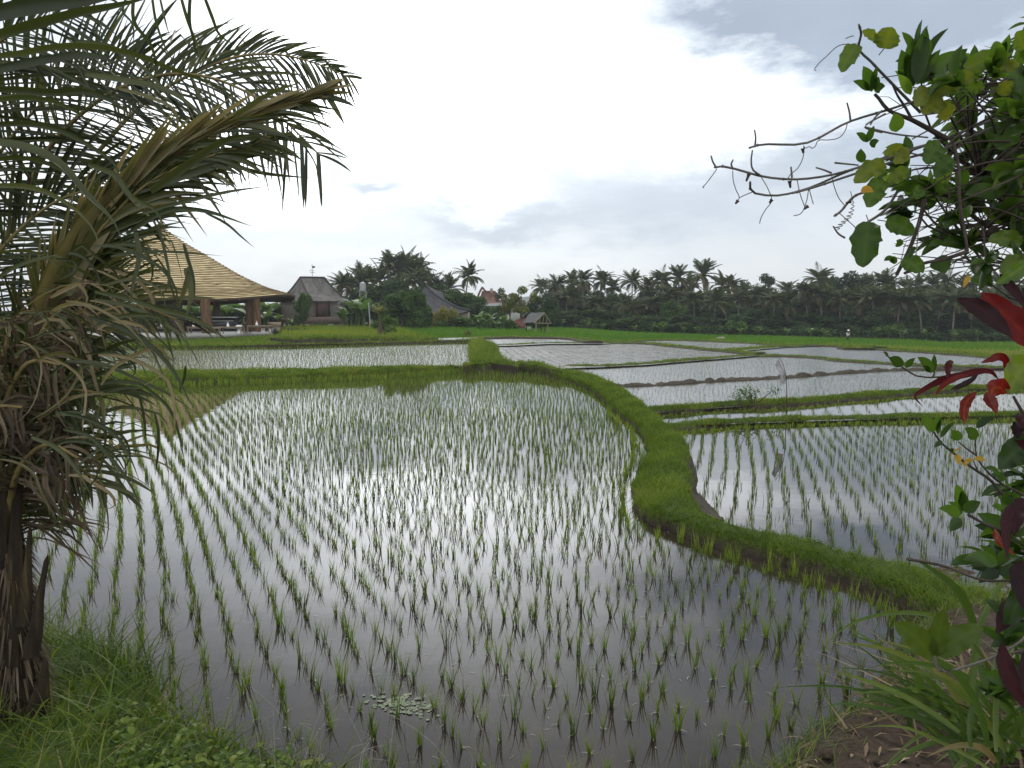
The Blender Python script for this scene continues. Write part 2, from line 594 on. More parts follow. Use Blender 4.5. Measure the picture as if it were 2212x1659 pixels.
def bund(name, near, far=None, width=None, zn=0.0, zt=.3, zf=0.0, n=120, dens=0, gh=.08, top='turf', rough=.03, label=None, topcol=None):
    A = resample([P(x, y, zn) for x, y in near], n)
    if far is not None:
        Fp = resample([P(x, y, zt) for x, y in far], n)
    else:
        tg = np.gradient(A[:, :2], axis=0)
        tg /= np.linalg.norm(tg, axis=1, keepdims=True)
        nr = np.stack([-tg[:, 1], tg[:, 0]], 1)
        nr *= np.where(nr[:, 1:2] < 0, -1, 1)
        Fp = A.copy()
        Fp[:, :2] += nr * width
    zt_ = zt + rng.normal(0, rough, n)
    zt_ = np.convolve(np.r_[zt_[:2], zt_, zt_[-2:]], np.ones(5) / 5, 'valid')
    d = Fp - A
    d[:, 2] = 0
    wd = np.linalg.norm(d, axis=1, keepdims=True)
    dn = d / np.maximum(wd, 1e-6)
    jit = np.convolve(rng.normal(0, 1, n + 4), np.ones(5) / 5, 'valid')[:, None] * np.minimum(.12, wd * .12)
    rows = []
    mats = []

    def row(base, off, z):
        r = base + dn * off
        r = r.copy()
        r[:, 2] = z
        rows.append(r)
    inset = np.minimum(.13, wd * .22)
    row(A, jit - .05, zn - .15)
    row(A, jit * 1.0, zn + .02)
    row(A, jit + inset * .6, zn + (zt_ - zn) * .62)
    row(A, jit + inset, zt_ - .045)
    R0 = rows[-1]
    row(A, jit * .5 + inset + (wd - inset) * .35, zt_ + .015)
    row(A, inset + (wd - inset) * .7, zt_ + .02)
    row(A, wd + jit * .4, zt_ - .005)
    R1 = rows[-1]
    row(A, wd + jit * .4 + inset * .7, zf + (zt_ - zf) * .5)
    row(A, wd + .18, np.full(n, zf - .15))
    b = Buf()
    G = np.stack(rows, 1)
    mt = np.zeros((n - 1, len(rows) - 1), int)
    mt[:, 3:6] = 1
    b.grid(G, mt)
    b.add(G[0], [list(range(len(rows)))])
    b.add(G[-1], [list(range(len(rows)))[::-1]])
    o = b.build(name, [M['mud'] if top == 'turf' else M['drymud'], M[top]], smooth=True)
    tag(o, kind="structure")
    if dens:
        BUND_STRIPS.append((G[:, 1:8], dens, gh, zn))
        if top == 'turf':
            BUND_STRIPS.append((G[:, 1:5], dens * 1.6, gh, zn - .04))
    return A, Fp


main_near = [(1066, 800), (1095, 798.5), (1142, 800), (1197, 816), (1270, 840), (1325, 884), (1373, 924), (1395, 961), (1398, 994), (1374, 1034), (1369, 1078),
             (1384, 1116), (1418, 1138), (1452, 1148), (1517, 1173), (1582, 1192), (1661, 1213), (1739, 1232), (1817, 1257), (1878, 1278), (1950, 1312), (2030, 1345), (2130, 1390)]
main_far = [(1085, 787), (1130, 789), (1200, 797), (1280, 810), (1350, 845), (1408, 890), (1442, 919), (1468, 942), (1478, 979), (1481, 1020), (1478, 1046),
            (1498, 1082), (1517, 1111), (1545, 1122), (1590, 1135), (1640, 1148), (1687, 1158), (1765, 1176), (1835, 1192), (1900, 1204), (1990, 1230), (2080, 1262), (2170, 1290)]


def param_far(near, far):
    return far


def mainbund():
    # near/far control points correspond one to one: resample both by the same parameter
    n = 260
    k = len(main_near)
    A0 = np.array([P(x, y, 0.0) for x, y in main_near])
    F0 = np.array([P(x, y, .19) for x, y in main_far])
    t = np.linspace(0, k - 1, n)

    def sm(p):
        i = np.clip(t.astype(int), 0, k - 2)
        u = (t - i)[:, None]
        m = np.gradient(p, axis=0)
        return (2*u**3-3*u**2+1)*p[i] + (u**3-2*u**2+u)*m[i] + (-2*u**3+3*u**2)*p[i+1] + (u**3-u**2)*m[i+1]
    A, Fp = sm(A0), sm(F0)
    d = Fp - A; d[:, 2] = 0
    wd = np.linalg.norm(d, axis=1, keepdims=True)
    dn = d / wd
    zt = .18 + np.convolve(rng.normal(0, .04, n + 6), np.ones(7) / 7, 'valid')
    jit = np.convolve(rng.normal(0, .07, n + 4), np.ones(5) / 5, 'valid')[:, None]
    rows = []

    def row(off, z):
        r = A + dn * off
        r[:, 2] = z
        rows.append(r)
    row(jit - .02, np.full(n, -.15))
    row(jit + .0, np.full(n, .025))
    row(jit + .03, zt * .40)
    row(jit + .09, zt * .62)
    row(jit + .20, zt * .84)
    row(.2 + (wd - .2) * .35, zt + .02)
    row(.2 + (wd - .2) * .75, zt + .03)
    row(wd + jit, zt - .01)
    row(wd + jit + .12, zt - .14)
    row(wd + .28 + jit, np.full(n, -.5))
    G = np.stack(rows, 1)
    mt = np.zeros((n - 1, len(rows) - 1), int)
    mt[:, 3:7] = 1
    b = Buf()
    b.grid(G, mt)
    tag(b.build("winding_bund", [M['mud'], M['turf']], smooth=True), kind="structure")
    BUND_STRIPS.append((G[:, 2:9], 2600, .075, 0.0))
    BUND_STRIPS.append((G[:, 1:5], 4200, .07, -.06))
    return A, Fp


MB_A, MB_F = mainbund()
# left bund between the big paddy and the next one
b1n = [(-260, 852), (-60, 846), (100, 840), (205, 835), (444, 831), (648, 824), (831, 816), (1014, 803), (1085, 799)]
b1f = [(-260, 812), (-60, 809), (100, 806), (205, 804.5), (478, 800.5), (648, 798.5), (794, 794), (1014, 790.5), (1085, 788)]
B1A, B1F = bund("bund", b1n, b1f, zn=0, zt=.26, zf=.1, n=220, dens=900, gh=.09)
bund("bund", [(1000, 804), (1045, 802.5), (1095, 800), (1150, 802), (1190, 812)], [(1000, 789), (1045, 785), (1095, 784), (1150, 789), (1215, 800)], zn=0, zt=.34, zf=-.2, n=50, dens=1100, gh=.09)
# broad grass path running away from the junction
b2n = [(1022, 792), (1017, 778), (1016, 764), (1018, 752), (1026, 742)]
b2f = [(1118, 791), (1088, 778), (1077, 765), (1074, 752), (1062, 741)]
bund("bund", b2n, b2f, zn=.1, zt=.34, zf=-.2, n=50, dens=700, gh=.16)
# far side of the left paddy
b3n = [(-260, 762), (0, 759), (300, 756), (540, 754), (760, 749), (860, 745), (1020, 741.5)]
b3f = [(-260, 750), (0, 748), (300, 746.5), (540, 746), (760, 741.5), (860, 738.5), (1020, 735)]
bund("bund", b3n, b3f, zn=.1, zt=.34, zf=.1, n=150, dens=420, gh=.12)
b3c = [(610, 738), (700, 736), (760, 736.5), (850, 737), (905, 738)]
bund("bund", b3c, width=3.0, zn=.22, zt=.4, zf=.1, n=70, dens=260, gh=.2)
# right-hand fields, near to far
ZR1, ZR2, ZR3, ZR4, ZR5, ZR6, ZR7, ZR8 = -.30, -.22, -.16, -.30, -.22, -.42, -.35, -.12
b9n = [(1432, 936), (1470, 931), (1564, 922), (1694, 915), (1889, 911), (2182, 904), (2500, 900)]
b9f = [(1425, 908), (1470, 907), (1564, 904.5), (1694, 901), (1889, 900), (2182, 889), (2500, 884)]
bund("bund", b9n, width=.45, zn=ZR1, zt=-.18, zf=ZR2, n=160, dens=1700, gh=.038)
b8n = [(1405, 896), (1480, 891), (1564, 884), (1694, 878), (1889, 861), (2085, 846), (2400, 832)]
b8f = [(1390, 884), (1480, 878), (1564, 872), (1694, 864), (1889, 850), (2085, 837), (2400, 824)]
bund("bund", b8n, width=.5, zn=ZR2, zt=-.08, zf=ZR3, n=160, dens=1500, gh=.05)
b7n = [(1310, 838), (1420, 834), (1564, 825), (1694, 818), (1857, 806), (1955, 801), (2069, 801), (2400, 800)]
bund("mud_ridge", b7n, width=.34, zn=ZR3, zt=ZR3 + .09, zf=ZR4, n=420, top='drymud', rough=.07, dens=40, gh=.05)
b5n = [(1215, 794), (1300, 795), (1400, 790), (1480, 783), (1571, 776), (1633, 771), (1709, 772), (1822, 782), (1919, 788), (2060, 795), (2400, 800)]
bund("bund", b5n, width=.7, zn=ZR4, zt=ZR4 + .11, zf=ZR5, n=300, rough=.05, dens=300, gh=.05)
# muddy bund between the upper right paddies
b6n = [(1060, 749), (1120, 747), (1182, 744), (1280, 743.5), (1367, 743), (1438, 749), (1515, 757), (1570, 762), (1628, 767)]
bund("bund", b6n, width=.9, zn=ZR5, zt=ZR5 + .12, zf=ZR7, n=160, dens=260, gh=.06)
b6b = [(1620, 766), (1590, 762), (1560, 757.5), (1617, 754), (1694, 750.5), (1771, 747.5)]
bund("bund", [(1590, 764), (1606, 759), (1650, 754.5), (1700, 751), (1771, 748.5)], width=1.3, zn=ZR6, zt=ZR6 + .12, zf=ZR7, n=60, dens=200, gh=.08)
bund("bund", [(1771, 748.5), (1850, 752), (1899, 757), (1980, 762), (2052, 767), (2160, 776), (2400, 790)], width=2.2, zn=ZR6, zt=ZR6 + .12, zf=-1.2, n=60, dens=160, gh=.1)
bund("bund", [(1360, 739), (1438, 736), (1592, 741.5), (1694, 746.5), (1775, 747.5)], width=1.3, zn=ZR7, zt=ZR7 + .10, zf=-1.0, n=60, dens=200, gh=.08)
bund("bund", [(1246, 738), (1300, 739.5), (1365, 739.5)], width=1.2, zn=ZR8, zt=ZR8 + .10, zf=-.7, n=30, dens=200, gh=.07)
bund("bund", [(905, 734), (960, 733), (1040, 730.5), (1110, 729), (1200, 730), (1262, 738)], width=1.5, zn=ZR8 + .12, zt=ZR8 + .2, zf=-.1, n=60, dens=200, gh=.08)

# ================================================================ water
WATER = {}


def water(key, pts, z, mat='water', world=None):
    b = Buf()
    v = np.array([P(x, y, z) for x, y in pts]) if world is None else np.array(world)
    v[:, 2] = z
    b.add(v, [list(range(len(v)))])
    o = b.build("paddy_water", M[mat])
    WATER[key] = v
    return tag(o, kind="structure")


MID = .5 * (MB_A + MB_F)
B1M = .5 * (B1A + B1F)
water('main', None, 0.0, world=np.concatenate([B1M, MID[8:], [[4.6, 4.2, 0], [3.5, 1.5, 0], [-14, 1.5, 0], [-30, 14, 0]]]))
water('L1', [(-260, 826), (100, 822), (444, 815), (794, 805), (1014, 798), (1045, 796), (1045, 770), (1040, 739.5), (860, 742), (540, 750), (-260, 756)], .1, 'water_far')
water('L2', [(900, 740), (1040, 738), (1030, 729), (905, 731)], .1, 'water_far')
r1 = [MB_F[i] + np.array([0, 0, 0]) for i in range(60, 260, 6)]
_mid = .45 * MB_A + .55 * MB_F
water('R1', None, ZR1, world=np.concatenate([[P(1445, 925, ZR1)], _mid[125:250:4], [[9.5, 6.5, 0], [26, 9, 0], P(2700, 893, ZR1), P(2182, 897, ZR1), P(1694, 908, ZR1)]]))
water('R2', [(1395, 916), (1470, 920), (1694, 912), (1889, 906), (2182, 898), (2600, 893), (2600, 822), (2085, 841), (1889, 855), (1694, 870), (1480, 884), (1380, 890)], ZR2)
water('R3', [(1270, 850), (1390, 895), (1480, 886), (1694, 872), (1889, 856), (2085, 842), (2600, 820), (2600, 800), (2069, 799.5), (1955, 799.5), (1857, 804), (1694, 816), (1564, 823), (1250, 836)], ZR3, 'water_far')
water('R4', [(1170, 800), (1260, 842), (1420, 833), (1564, 824), (1694, 817), (1857, 805), (1955, 800), (2069, 800), (2600, 800), (2400, 797), (2060, 792), (1919, 785), (1822, 779), (1709, 769), (1633, 768), (1571, 773), (1400, 787), (1250, 793)], ZR4, 'water_far')
water('R5', [(1060, 788), (1120, 797), (1215, 796), (1300, 793), (1400, 788), (1480, 781), (1571, 774), (1640, 768), (1570, 760), (1438, 747), (1367, 741), (1182, 742), (1060, 747)], ZR5, 'water_muddy')
water('R6', [(1590, 762), (1633, 771), (1709, 771), (1822, 780), (1919, 786), (2060, 794), (2400, 798), (2400, 786), (2052, 765), (1980, 760.5), (1899, 756), (1850, 750.5), (1771, 747), (1700, 750), (1617, 758)], ZR6, 'water_far')
water('R7', [(1340, 742), (1438, 749), (1515, 757), (1600, 764), (1615, 757), (1700, 749.5), (1771, 747), (1694, 745.5), (1592, 740.5), (1438, 735), (1365, 738.5)], ZR7, 'water_far')
water('R8', [(1046, 748), (1120, 746), (1182, 743), (1280, 742.5), (1320, 742), (1262, 737), (1200, 729), (1110, 728), (1040, 729.5)], ZR8, 'water_far')

# ================================================================ ground sheets with dense growth
def sheet(name, pix, mat, off=.05, sub=28, kind="structure"):
    """patch of ground inside a picture outline, following the terrain"""
    w_ = np.array([PG(x, y, off) for x, y in pix])
    x0, y0 = w_[:, 0].min(), w_[:, 1].min()
    x1, y1 = w_[:, 0].max(), w_[:, 1].max()
    b = Buf()
    # fan of strips between lower and upper outline would be irregular: clip a fine grid to the outline
    nx = ny = 90
    X, Y = np.meshgrid(np.linspace(x0, x1, nx), np.linspace(y0, y1, ny), indexing='ij')
    Z = gz(X, Y) + off
    ins = inpoly(X, Y, w_)
    idx = np.arange(nx * ny).reshape(nx, ny)
    q = np.stack([idx[:-1, :-1], idx[1:, :-1], idx[1:, 1:], idx[:-1, 1:]], -1)
    keep = (ins[:-1, :-1].astype(int) + ins[1:, :-1] + ins[1:, 1:] + ins[:-1, 1:]) >= 2
    b.add(np.stack([X, Y, Z], -1).reshape(-1, 3), q[keep].reshape(-1, 4))
    tag(b.build(name, mat, smooth=True), kind=kind)
    return w_


def blades(base, h, wdt, lean, azim, bend=.25, nseg=2, face=None):
    """grass blades as ribbons (n,k,2,3)"""
    n = len(base)
    k = nseg + 1
    t = np.linspace(0, 1, k)[None, :]
    la = np.stack([np.cos(azim), np.sin(azim)], 1)
    horiz = (lean[:, None] * t + bend * np.ones((n, 1)) * t**2) * h[:, None]
    vert = h[:, None] * t * (1 - .5 * np.minimum(lean[:, None] + bend * t, 1.2) ** 2 * .6)
    ctr = base[:, None, :] + np.stack([la[:, None, 0] * horiz, la[:, None, 1] * horiz, vert], -1)
    fa = azim + math.pi / 2 if face is None else face
    sd = np.stack([np.cos(fa), np.sin(fa), np.zeros(n)], 1)[:, None, :]
    prof = np.array([1.0, .9, .0]) if k == 3 else (1 - t[0] ** 1.8)
    hw = (wdt[:, None] * .5 * prof[None, :] + 1e-4)[..., None]
    return np.stack([ctr - sd * hw, ctr + sd * hw], 2)


def scatter_strip(G, dens):
    """random points on an (n,m,3) strip grid with density per m2"""
    a, b_, c, d = G[:-1, :-1], G[1:, :-1], G[1:, 1:], G[:-1, 1:]
    ar = .5 * np.linalg.norm(np.cross(c - a, d - b_), axis=-1).ravel()
    N = int(ar.sum() * dens)
    q = rng.choice(len(ar), N, p=ar / ar.sum())
    u, v = rng.random((N, 1)), rng.random((N, 1))
    a, b_, c, d = (m.reshape(-1, 3)[q] for m in (a, b_, c, d))
    return a * (1 - u) * (1 - v) + b_ * u * (1 - v) + c * u * v + d * (1 - u) * v


def build_bund_grass():
    b = Buf()
    for G, dens, gh, zn in BUND_STRIPS:
        p = scatter_strip(G, dens)
        if len(p) == 0:
            continue
        D = np.hypot(p[:, 0], p[:, 1])
        # thinner tufts far away are larger so that they still read
        keep = (rng.random(len(p)) < np.clip((14.0 / np.maximum(D, 6.0)) ** .5, .25, 1.0)) & (p[:, 2] > zn + .06 + .10 * rng.random(len(p)) ** 2)
        p = p[keep]; D = D[keep]
        n = len(p)
        patch = .5 + .5 * np.sin(p[:, 0] * 1.7 + np.sin(p[:, 1] * 2.3) * 1.3)
        h = gh * rng.lognormal(0, .45, n) * (.6 + .65 * patch) * np.where(rng.random(n) < .02, 2.2, 1)
        wd = np.clip(.0045 * (D / 7.0), .005, .06)
        az = rng.random(n) * 2 * math.pi
        R = blades(p, h, wd, rng.uniform(.1, .8, n), az, .35, 2, face=rng.random(n) * 6.28)
        b.ribbons(R, 0, np.clip(.45 + .34 * (patch - .5) + .25 * np.sin(p[:, 0] * 5.1 + 2 * np.sin(p[:, 1] * 3.7)) * .5 + rng.normal(0, .2, n), 0, 1))
    print("bund grass blades", b.n // 6)
    o = b.build("bund_grass", M['grass'])
    tag(o, "short green grass growing over the bunds between the paddies", "grass", kind="stuff")


build_bund_grass()

# far dense rice fields
W1 = sheet("rice_field_ground", [(846, 732), (905, 733), (1000, 731.5), (1040, 729), (1110, 727.5), (1200, 729), (1280, 738), (1380, 737), (1438, 733.5), (1592, 739), (1700, 744.5), (1771, 746), (1870, 747),
                          (2040, 755), (2200, 760), (2200, 744), (2040, 742), (1900, 735), (1820, 731), (1700, 725), (1560, 719), (1400, 714), (1240, 711), (1105, 707), (1000, 707), (850, 706)], M['field'])


def field_blades(name, polyw, count, h0, wd0, mat, label, off=0.0, tint=.5, sd=.2, kind="stuff", lean=.25):
    x0, y0 = polyw[:, 0].min(), polyw[:, 1].min()
    x1, y1 = polyw[:, 0].max(), polyw[:, 1].max()
    n = count * 4
    Y = np.exp(rng.uniform(np.log(max(y0, 1)), np.log(y1), n))
    X = rng.uniform(x0, x1, n)
    k = inpoly(X, Y, polyw)
    X, Y = X[k][:count], Y[k][:count]
    n = len(X)
    p = np.stack([X, Y, gz(X, Y) + off], 1)
    R = blades(p, h0 * rng.lognormal(0, .25, n), wd0 * rng.uniform(.6, 1.4, n), rng.uniform(0, lean, n), rng.random(n) * 6.28, .2, 1, face=rng.normal(0, .6, n))
    b = Buf()
    pt = .5 + .5 * np.sin(X * .23 + np.sin(Y * .17) * 2)
    b.ribbons(R, 0, np.clip(tint + .25 * (pt - .5) + rng.normal(0, sd, n), 0, 1))
    return tag(b.build(name, mat), label, "grass" if 'grass' in name else "crop", kind=kind)


M['fieldrice'] = leafmat("dense young rice", [(0, (.045, .11, .010)), (.5, (.07, .165, .014)), (1, (.11, .21, .022))], .3, .6, .15)
field_blades("dense_rice", W1, 60000, .34, .10, M['fieldrice'], "dense bright green young rice filling the far fields")
W2 = np.array([PG(x, y) for x, y in [(610, 739), (760, 738), (850, 737), (905, 735), (880, 722), (850, 713), (760, 712), (650, 711), (608, 716)]])
field_blades("yellow_grass", W2, 26000, .55, .07, M['yellowgrass'], "tall yellow green grass in front of the grey house", tint=.55)
W3 = np.array([PG(x, y) for x, y in [(-260, 748), (300, 747), (560, 745), (640, 740), (640, 728), (604, 724), (500, 731), (300, 736), (-260, 738)]])
field_blades("meadow_grass", W3, 30000, .15, .08, M['grass'], "long green grass on the slope before the pavilion", tint=.4)
W4 = np.array([PG(x, y) for x, y in [(1771, 746), (1870, 752), (1990, 760), (2212, 772), (2400, 780), (2400, 744), (2040, 743), (1900, 737)]])
field_blades("verge_grass", W4, 20000, .22, .09, M['grass'], "rough yellow green grass beside the upper right paddies", tint=.7)

# ================================================================ rice seedlings
def clump_ribbons(p, nb, hmean, wmean, nseg=2, spread=.02, lean=.12, bend=.09):
    """p (n,3) -> ribbons of nb blades each and tints"""
    n = len(p)
    base = np.repeat(p, nb, 0) + np.c_[rng.normal(0, spread, (n * nb, 2)), np.full(n * nb, -.03)]
    hs = np.repeat(np.broadcast_to(hmean, n) * rng.uniform(.75, 1.2, n), nb) * rng.uniform(.6, 1.1, n * nb)
    az = rng.random(n * nb) * 6.28
    R = blades(base, hs, np.repeat(np.broadcast_to(wmean, n), nb) * rng.uniform(.7, 1.3, n * nb), rng.uniform(.02, lean, n * nb), az, bend, nseg, face=rng.normal(0, .7, n * nb))
    tint = np.repeat(rng.normal(.55, .12, n), nb) + rng.normal(0, .1, n * nb)
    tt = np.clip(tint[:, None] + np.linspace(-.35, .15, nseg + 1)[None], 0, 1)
    return R, tt


def paddy_points(poly, ang, sp_row, sp, jit, ox=0.0):
    ca, sa = math.cos(ang), math.sin(ang)
    ctr = poly[:, :2].mean(0)
    r = np.linalg.norm(poly[:, :2] - ctr, axis=1).max()
    a = np.arange(-r, r, sp_row)
    c = np.arange(-r, r, sp)
    A, B = np.meshgrid(a, c, indexing='ij')
    A = A + rng.normal(0, jit, A.shape) + .07 * np.sin(B * .45 + A * .15)
    B = B + rng.normal(0, jit * 1.6, B.shape) + ox
    X = ctr[0] + A * ca - B * sa
    Y = ctr[1] + A * sa + B * ca
    X, Y = X.ravel(), Y.ravel()
    k = inpoly(X, Y, poly)
    return X[k], Y[k]


def bank_edge(x):
    """forward distance of the near bank's waterline at x"""
    return np.interp(x, EDGE[:, 0], EDGE[:, 1])


_edge_px = [(-150, 1330), (0, 1345), (100, 1400), (230, 1425), (335, 1480), (362, 1570), (560, 1655), (700, 1690), (1100, 1800), (1600, 1720), (1700, 1648), (1745, 1585), (1850, 1528), (1905, 1470), (1940, 1400), (2000, 1345), (2075, 1310), (2212, 1300), (2500, 1290)]
EDGE = np.array([P(x, y, 0)[:2] for x, y in _edge_px])
EDGE = EDGE[np.argsort(EDGE[:, 0])]


def build_rice():
    polym = np.concatenate([B1A[::2] - np.array([0, .15, 0]), MB_A[4::2] - np.array([.12, .1, 0]), [[4.6, 4.2, 0], [3.5, 1.5, 0], [-14, 1.5, 0], [-30, 14, 0]]])
    X, Y = paddy_points(polym, math.radians(27.3), .212, .185, .015)
    k = Y > bank_edge(X) + .12
    X, Y = X[k], Y[k]
    p = np.stack([X, Y, np.zeros_like(X)], 1)
    ok, u, v = in_frame(p, 320)
    p, inside = p[ok], in_frame(p[ok], 10)[0]
    D = np.hypot(p[:, 0], p[:, 1])
    # a few gaps where seedlings failed, sparser close to the bank
    k = rng.random(len(p)) > np.where(D < 9, .15, .06)
    p, D, inside = p[k], D[k], inside[k]
    o = np.argsort(D + 1000.0 * ~inside)
    p, D = p[o], D[o]
    # seedlings individually, the 300 that show largest
    protos = []
    for i in range(14):
        b = Buf()
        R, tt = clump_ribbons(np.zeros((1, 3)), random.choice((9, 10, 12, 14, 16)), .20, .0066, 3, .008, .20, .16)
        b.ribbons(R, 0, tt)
        # withered leaves lying on the water at its foot
        ns = random.choice((1, 2, 3))
        q = np.zeros((ns, 3)); q[:, 2] = .006
        az = rng.random(ns) * 6.28
        L = rng.uniform(.02, .065, ns)
        e = np.stack([np.cos(az) * L, np.sin(az) * L, np.full(ns, .0)], 1)
        sd = np.stack([-np.sin(az), np.cos(az), np.zeros(ns)], 1) * .002
        cs = np.stack([q, q + e * .5 + np.array([0, 0, .006]), q + e], 1)
        wv = np.array([1, .9, .1])[None, :, None]
        b.ribbons(np.stack([cs - sd[:, None] * wv, cs + sd[:, None] * wv], 2), 1, rng.random(ns))
        protos.append(b.mesh("rice_seedling", [M['rice'], M['straw']]))
    lab = "young green rice seedling in the near water of the big paddy"
    for i in range(300):
        ob = bpy.data.objects.new("rice_seedling", protos[i % len(protos)])
        C.objects.link(ob)
        ob.location = p[i]
        ob.rotation_euler = (0, 0, random.random() * 6.28)
        s = random.uniform(.8, 1.25)
        ob.scale = (s, s, s * random.uniform(.9, 1.15))
        tag(ob, lab, "rice plant", "rice seedlings nearest the bank")
    p, D = p[300:], D[300:]
    b = Buf()
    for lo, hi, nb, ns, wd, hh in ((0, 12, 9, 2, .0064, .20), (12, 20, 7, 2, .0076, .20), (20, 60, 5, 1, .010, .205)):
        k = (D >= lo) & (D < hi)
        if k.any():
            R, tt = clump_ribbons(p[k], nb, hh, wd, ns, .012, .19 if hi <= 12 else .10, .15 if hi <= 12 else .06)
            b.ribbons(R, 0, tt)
    # lusher plants along the far bund and along the winding bund
    e1 = resample(B1A, 420)
    e1[:, 1] -= rng.uniform(.15, .6, 420); e1[:, 2] = 0
    e2 = resample(MB_A[60:240], 60)
    e2[:, :2] += np.array([-.25, -.2]) + rng.normal(0, .06, (60, 2)); e2[:, 2] = 0
    e2 = e2[e2[:, 1] > bank_edge(e2[:, 0]) + .2]
    R, tt = clump_ribbons(e1, 9, .30, .014, 2, .04)
    b.ribbons(R, 0, np.clip(tt + .12, 0, 1))
    R, tt = clump_ribbons(e2, 12, .26, .007, 2, .02)
    b.ribbons(R, 0, np.clip(tt + .1, 0, 1))
    # dense growth at the far left of the big paddy
    polyl = np.array([P(x, y, 0) for x, y in [(-200, 860), (-200, 960), (60, 920), (190, 870), (260, 843), (100, 845)]])
    X, Y = paddy_points(polyl, math.radians(27.3), .23, .13, .03)
    R, tt = clump_ribbons(np.stack([X, Y, 0 * X], 1), 8, .30, .012, 1, .03)
    b.ribbons(R, 0, np.clip(tt + .08, 0, 1))
    print("main rice rows", b.n)
    tag(b.build("rice_rows", M['rice']), "rows of young rice receding across the big flooded paddy", "rice", kind="stuff")
    # floating straw bits
    # rice of the other paddies
    b = Buf()
    for key, z, ang, sr, sp, nb, hh, wd in (('L1', .1, -16, .42, .26, 4, .27, .012), ('R1', ZR1, -17, .25, .20, 5, .185, .0078), ('R2', ZR2, -19, .36, .24, 4, .15, .009),
                                            ('R3', ZR3, 14, .34, .32, 3, .17, .008), ('R4', ZR4, 14, .38, .36, 3, .16, .009), ('R6', ZR6, 14, .7, .6, 3, .13, .012), ('R5', ZR5, 5, .55, .5, 3, .14, .018), ('R7', ZR7, 5, .7, .6, 3, .2, .025), ('R8', ZR8, 5, 1.0, .8, 3, .16, .012), ('L2', .1, 5, .9, .9, 3, .16, .012)):
        poly = WATER[key]
        X, Y = paddy_points(poly, math.radians(ang), sr, sp, .024)
        pp = np.stack([X + rng.normal(0, .0, len(X)), Y, np.full_like(X, z)], 1)
        ok, u, v = in_frame(pp, 420)
        pp = pp[ok]
        if key == 'R1':
            pp = pp[pp[:, 1] > 6.5]
        R, tt = clump_ribbons(pp, nb, hh, wd, 1 if nb < 5 else 2, .016)
        b.ribbons(R, 0, np.clip(tt - .08, 0, 1))
        print(key, len(pp))
    for near, z, hh in ((b9n, ZR1, .12), (b8n, ZR2, .08), (b3n, .1, .2)):
        e1 = resample([P(x, y, z) for x, y in near], 330)
        e1[:, 1] -= rng.uniform(.12, .7, len(e1))
        R, tt = clump_ribbons(e1, 7, hh, .013, 2, .03)
        b.ribbons(R, 0, np.clip(tt + .15, 0, 1))
    tag(b.build("rice_shoots", M['rice']), "thin young rice standing in the other flooded paddies", "rice", kind="stuff")


build_rice()
# ================================================================ materials for things
def roofmat(name, cols, rows=None, scale=6, rough=.8, bands=None):
    m, g = newmat(name)
    tc = g.n("ShaderNodeTexCoord")
    n = g.noise(tc.outputs["Object"], scale, 6, .65)
    a = g.n("ShaderNodeAttribute", attribute_name="tint")
    col = g.ramp(g.m('ADD', g.m('MULTIPLY', n, .6), g.m('MULTIPLY', a.outputs["Fac"], .4)), cols)
    p = g.n("ShaderNodeBsdfPrincipled")
    g.put(p.inputs["Base Color"], col)
    p.inputs["Roughness"].default_value = rough
    p.inputs["Specular IOR Level"].default_value = .2
    b = g.n("ShaderNodeBump")
    b.inputs["Strength"].default_value = .5
    b.inputs["Distance"].default_value = .03
    g.put(b.inputs["Height"], n)
    m.node_tree.links.new(b.outputs[0], p.inputs["Normal"])
    return finish(m, g, p.outputs[0])


M['bamboo_roof'] = roofmat("split bamboo shingles", [(.25, (.40, .32, .16)), (.5, (.58, .48, .27)), (.8, (.72, .62, .38))], scale=3)
M['bamboo_edge'] = surf("shingle butt ends", [(.3, (.12, .08, .035)), (.7, (.22, .16, .08))], 8, .9, .3)
M['thatch'] = roofmat("weathered grey thatch", [(.25, (.065, .060, .056)), (.5, (.115, .107, .10)), (.8, (.17, .16, .15))], scale=2.5)
M['thatch_ridge'] = surf("ridge thatch", [(.3, (.035, .032, .030)), (.7, (.07, .065, .06))], 6, .9, .4)
M['wood_dark'] = surf("dark wood", [(.3, (.025, .014, .009)), (.7, (.06, .035, .02))], 5, .7, .3, stretch=(1, 1, .2))
M['wood'] = surf("brown timber", [(.3, (.05, .027, .014)), (.5, (.11, .06, .03)), (.8, (.24, .135, .065))], 4, .65, .4, stretch=(1.5, 1.5, .25))
M['teak'] = surf("pale teak", [(.3, (.18, .14, .10)), (.7, (.29, .23, .165))], 6, .6, .2)
M['board'] = surf("weathered boards", [(.3, (.10, .07, .055)), (.7, (.18, .125, .10))], 5, .8, .4, stretch=(.3, .3, 2))
M['blind'] = surf("bamboo blind", [(.3, (.085, .075, .062)), (.7, (.15, .135, .11))], 5, .85, .5, stretch=(.2, .2, 6))
M['doorwood'] = surf("reddish door boards", [(.3, (.06, .032, .03)), (.7, (.11, .06, .055))], 5, .7, .3, stretch=(4, 4, .3))
M['deck'] = surf("pale deck edge", [(.3, (.60, .58, .54)), (.7, (.74, .72, .69))], 3, .7, .3)
M['white'] = surf("white paint", [(.3, (.72, .72, .70)), (.7, (.82, .82, .80))], 3, .5, .1)
M['black'] = surf("black counter", [(.3, (.010, .010, .011)), (.7, (.022, .021, .022))], 3, .35, .1, spec=.5)
M['metal'] = surf("galvanised metal", [(.3, (.20, .21, .22)), (.7, (.32, .33, .34))], 4, .4, .1, spec=.5)
M['slate'] = roofmat("dark slate roof", [(.25, (.030, .029, .033)), (.5, (.05, .048, .054)), (.8, (.078, .075, .083))], scale=3)
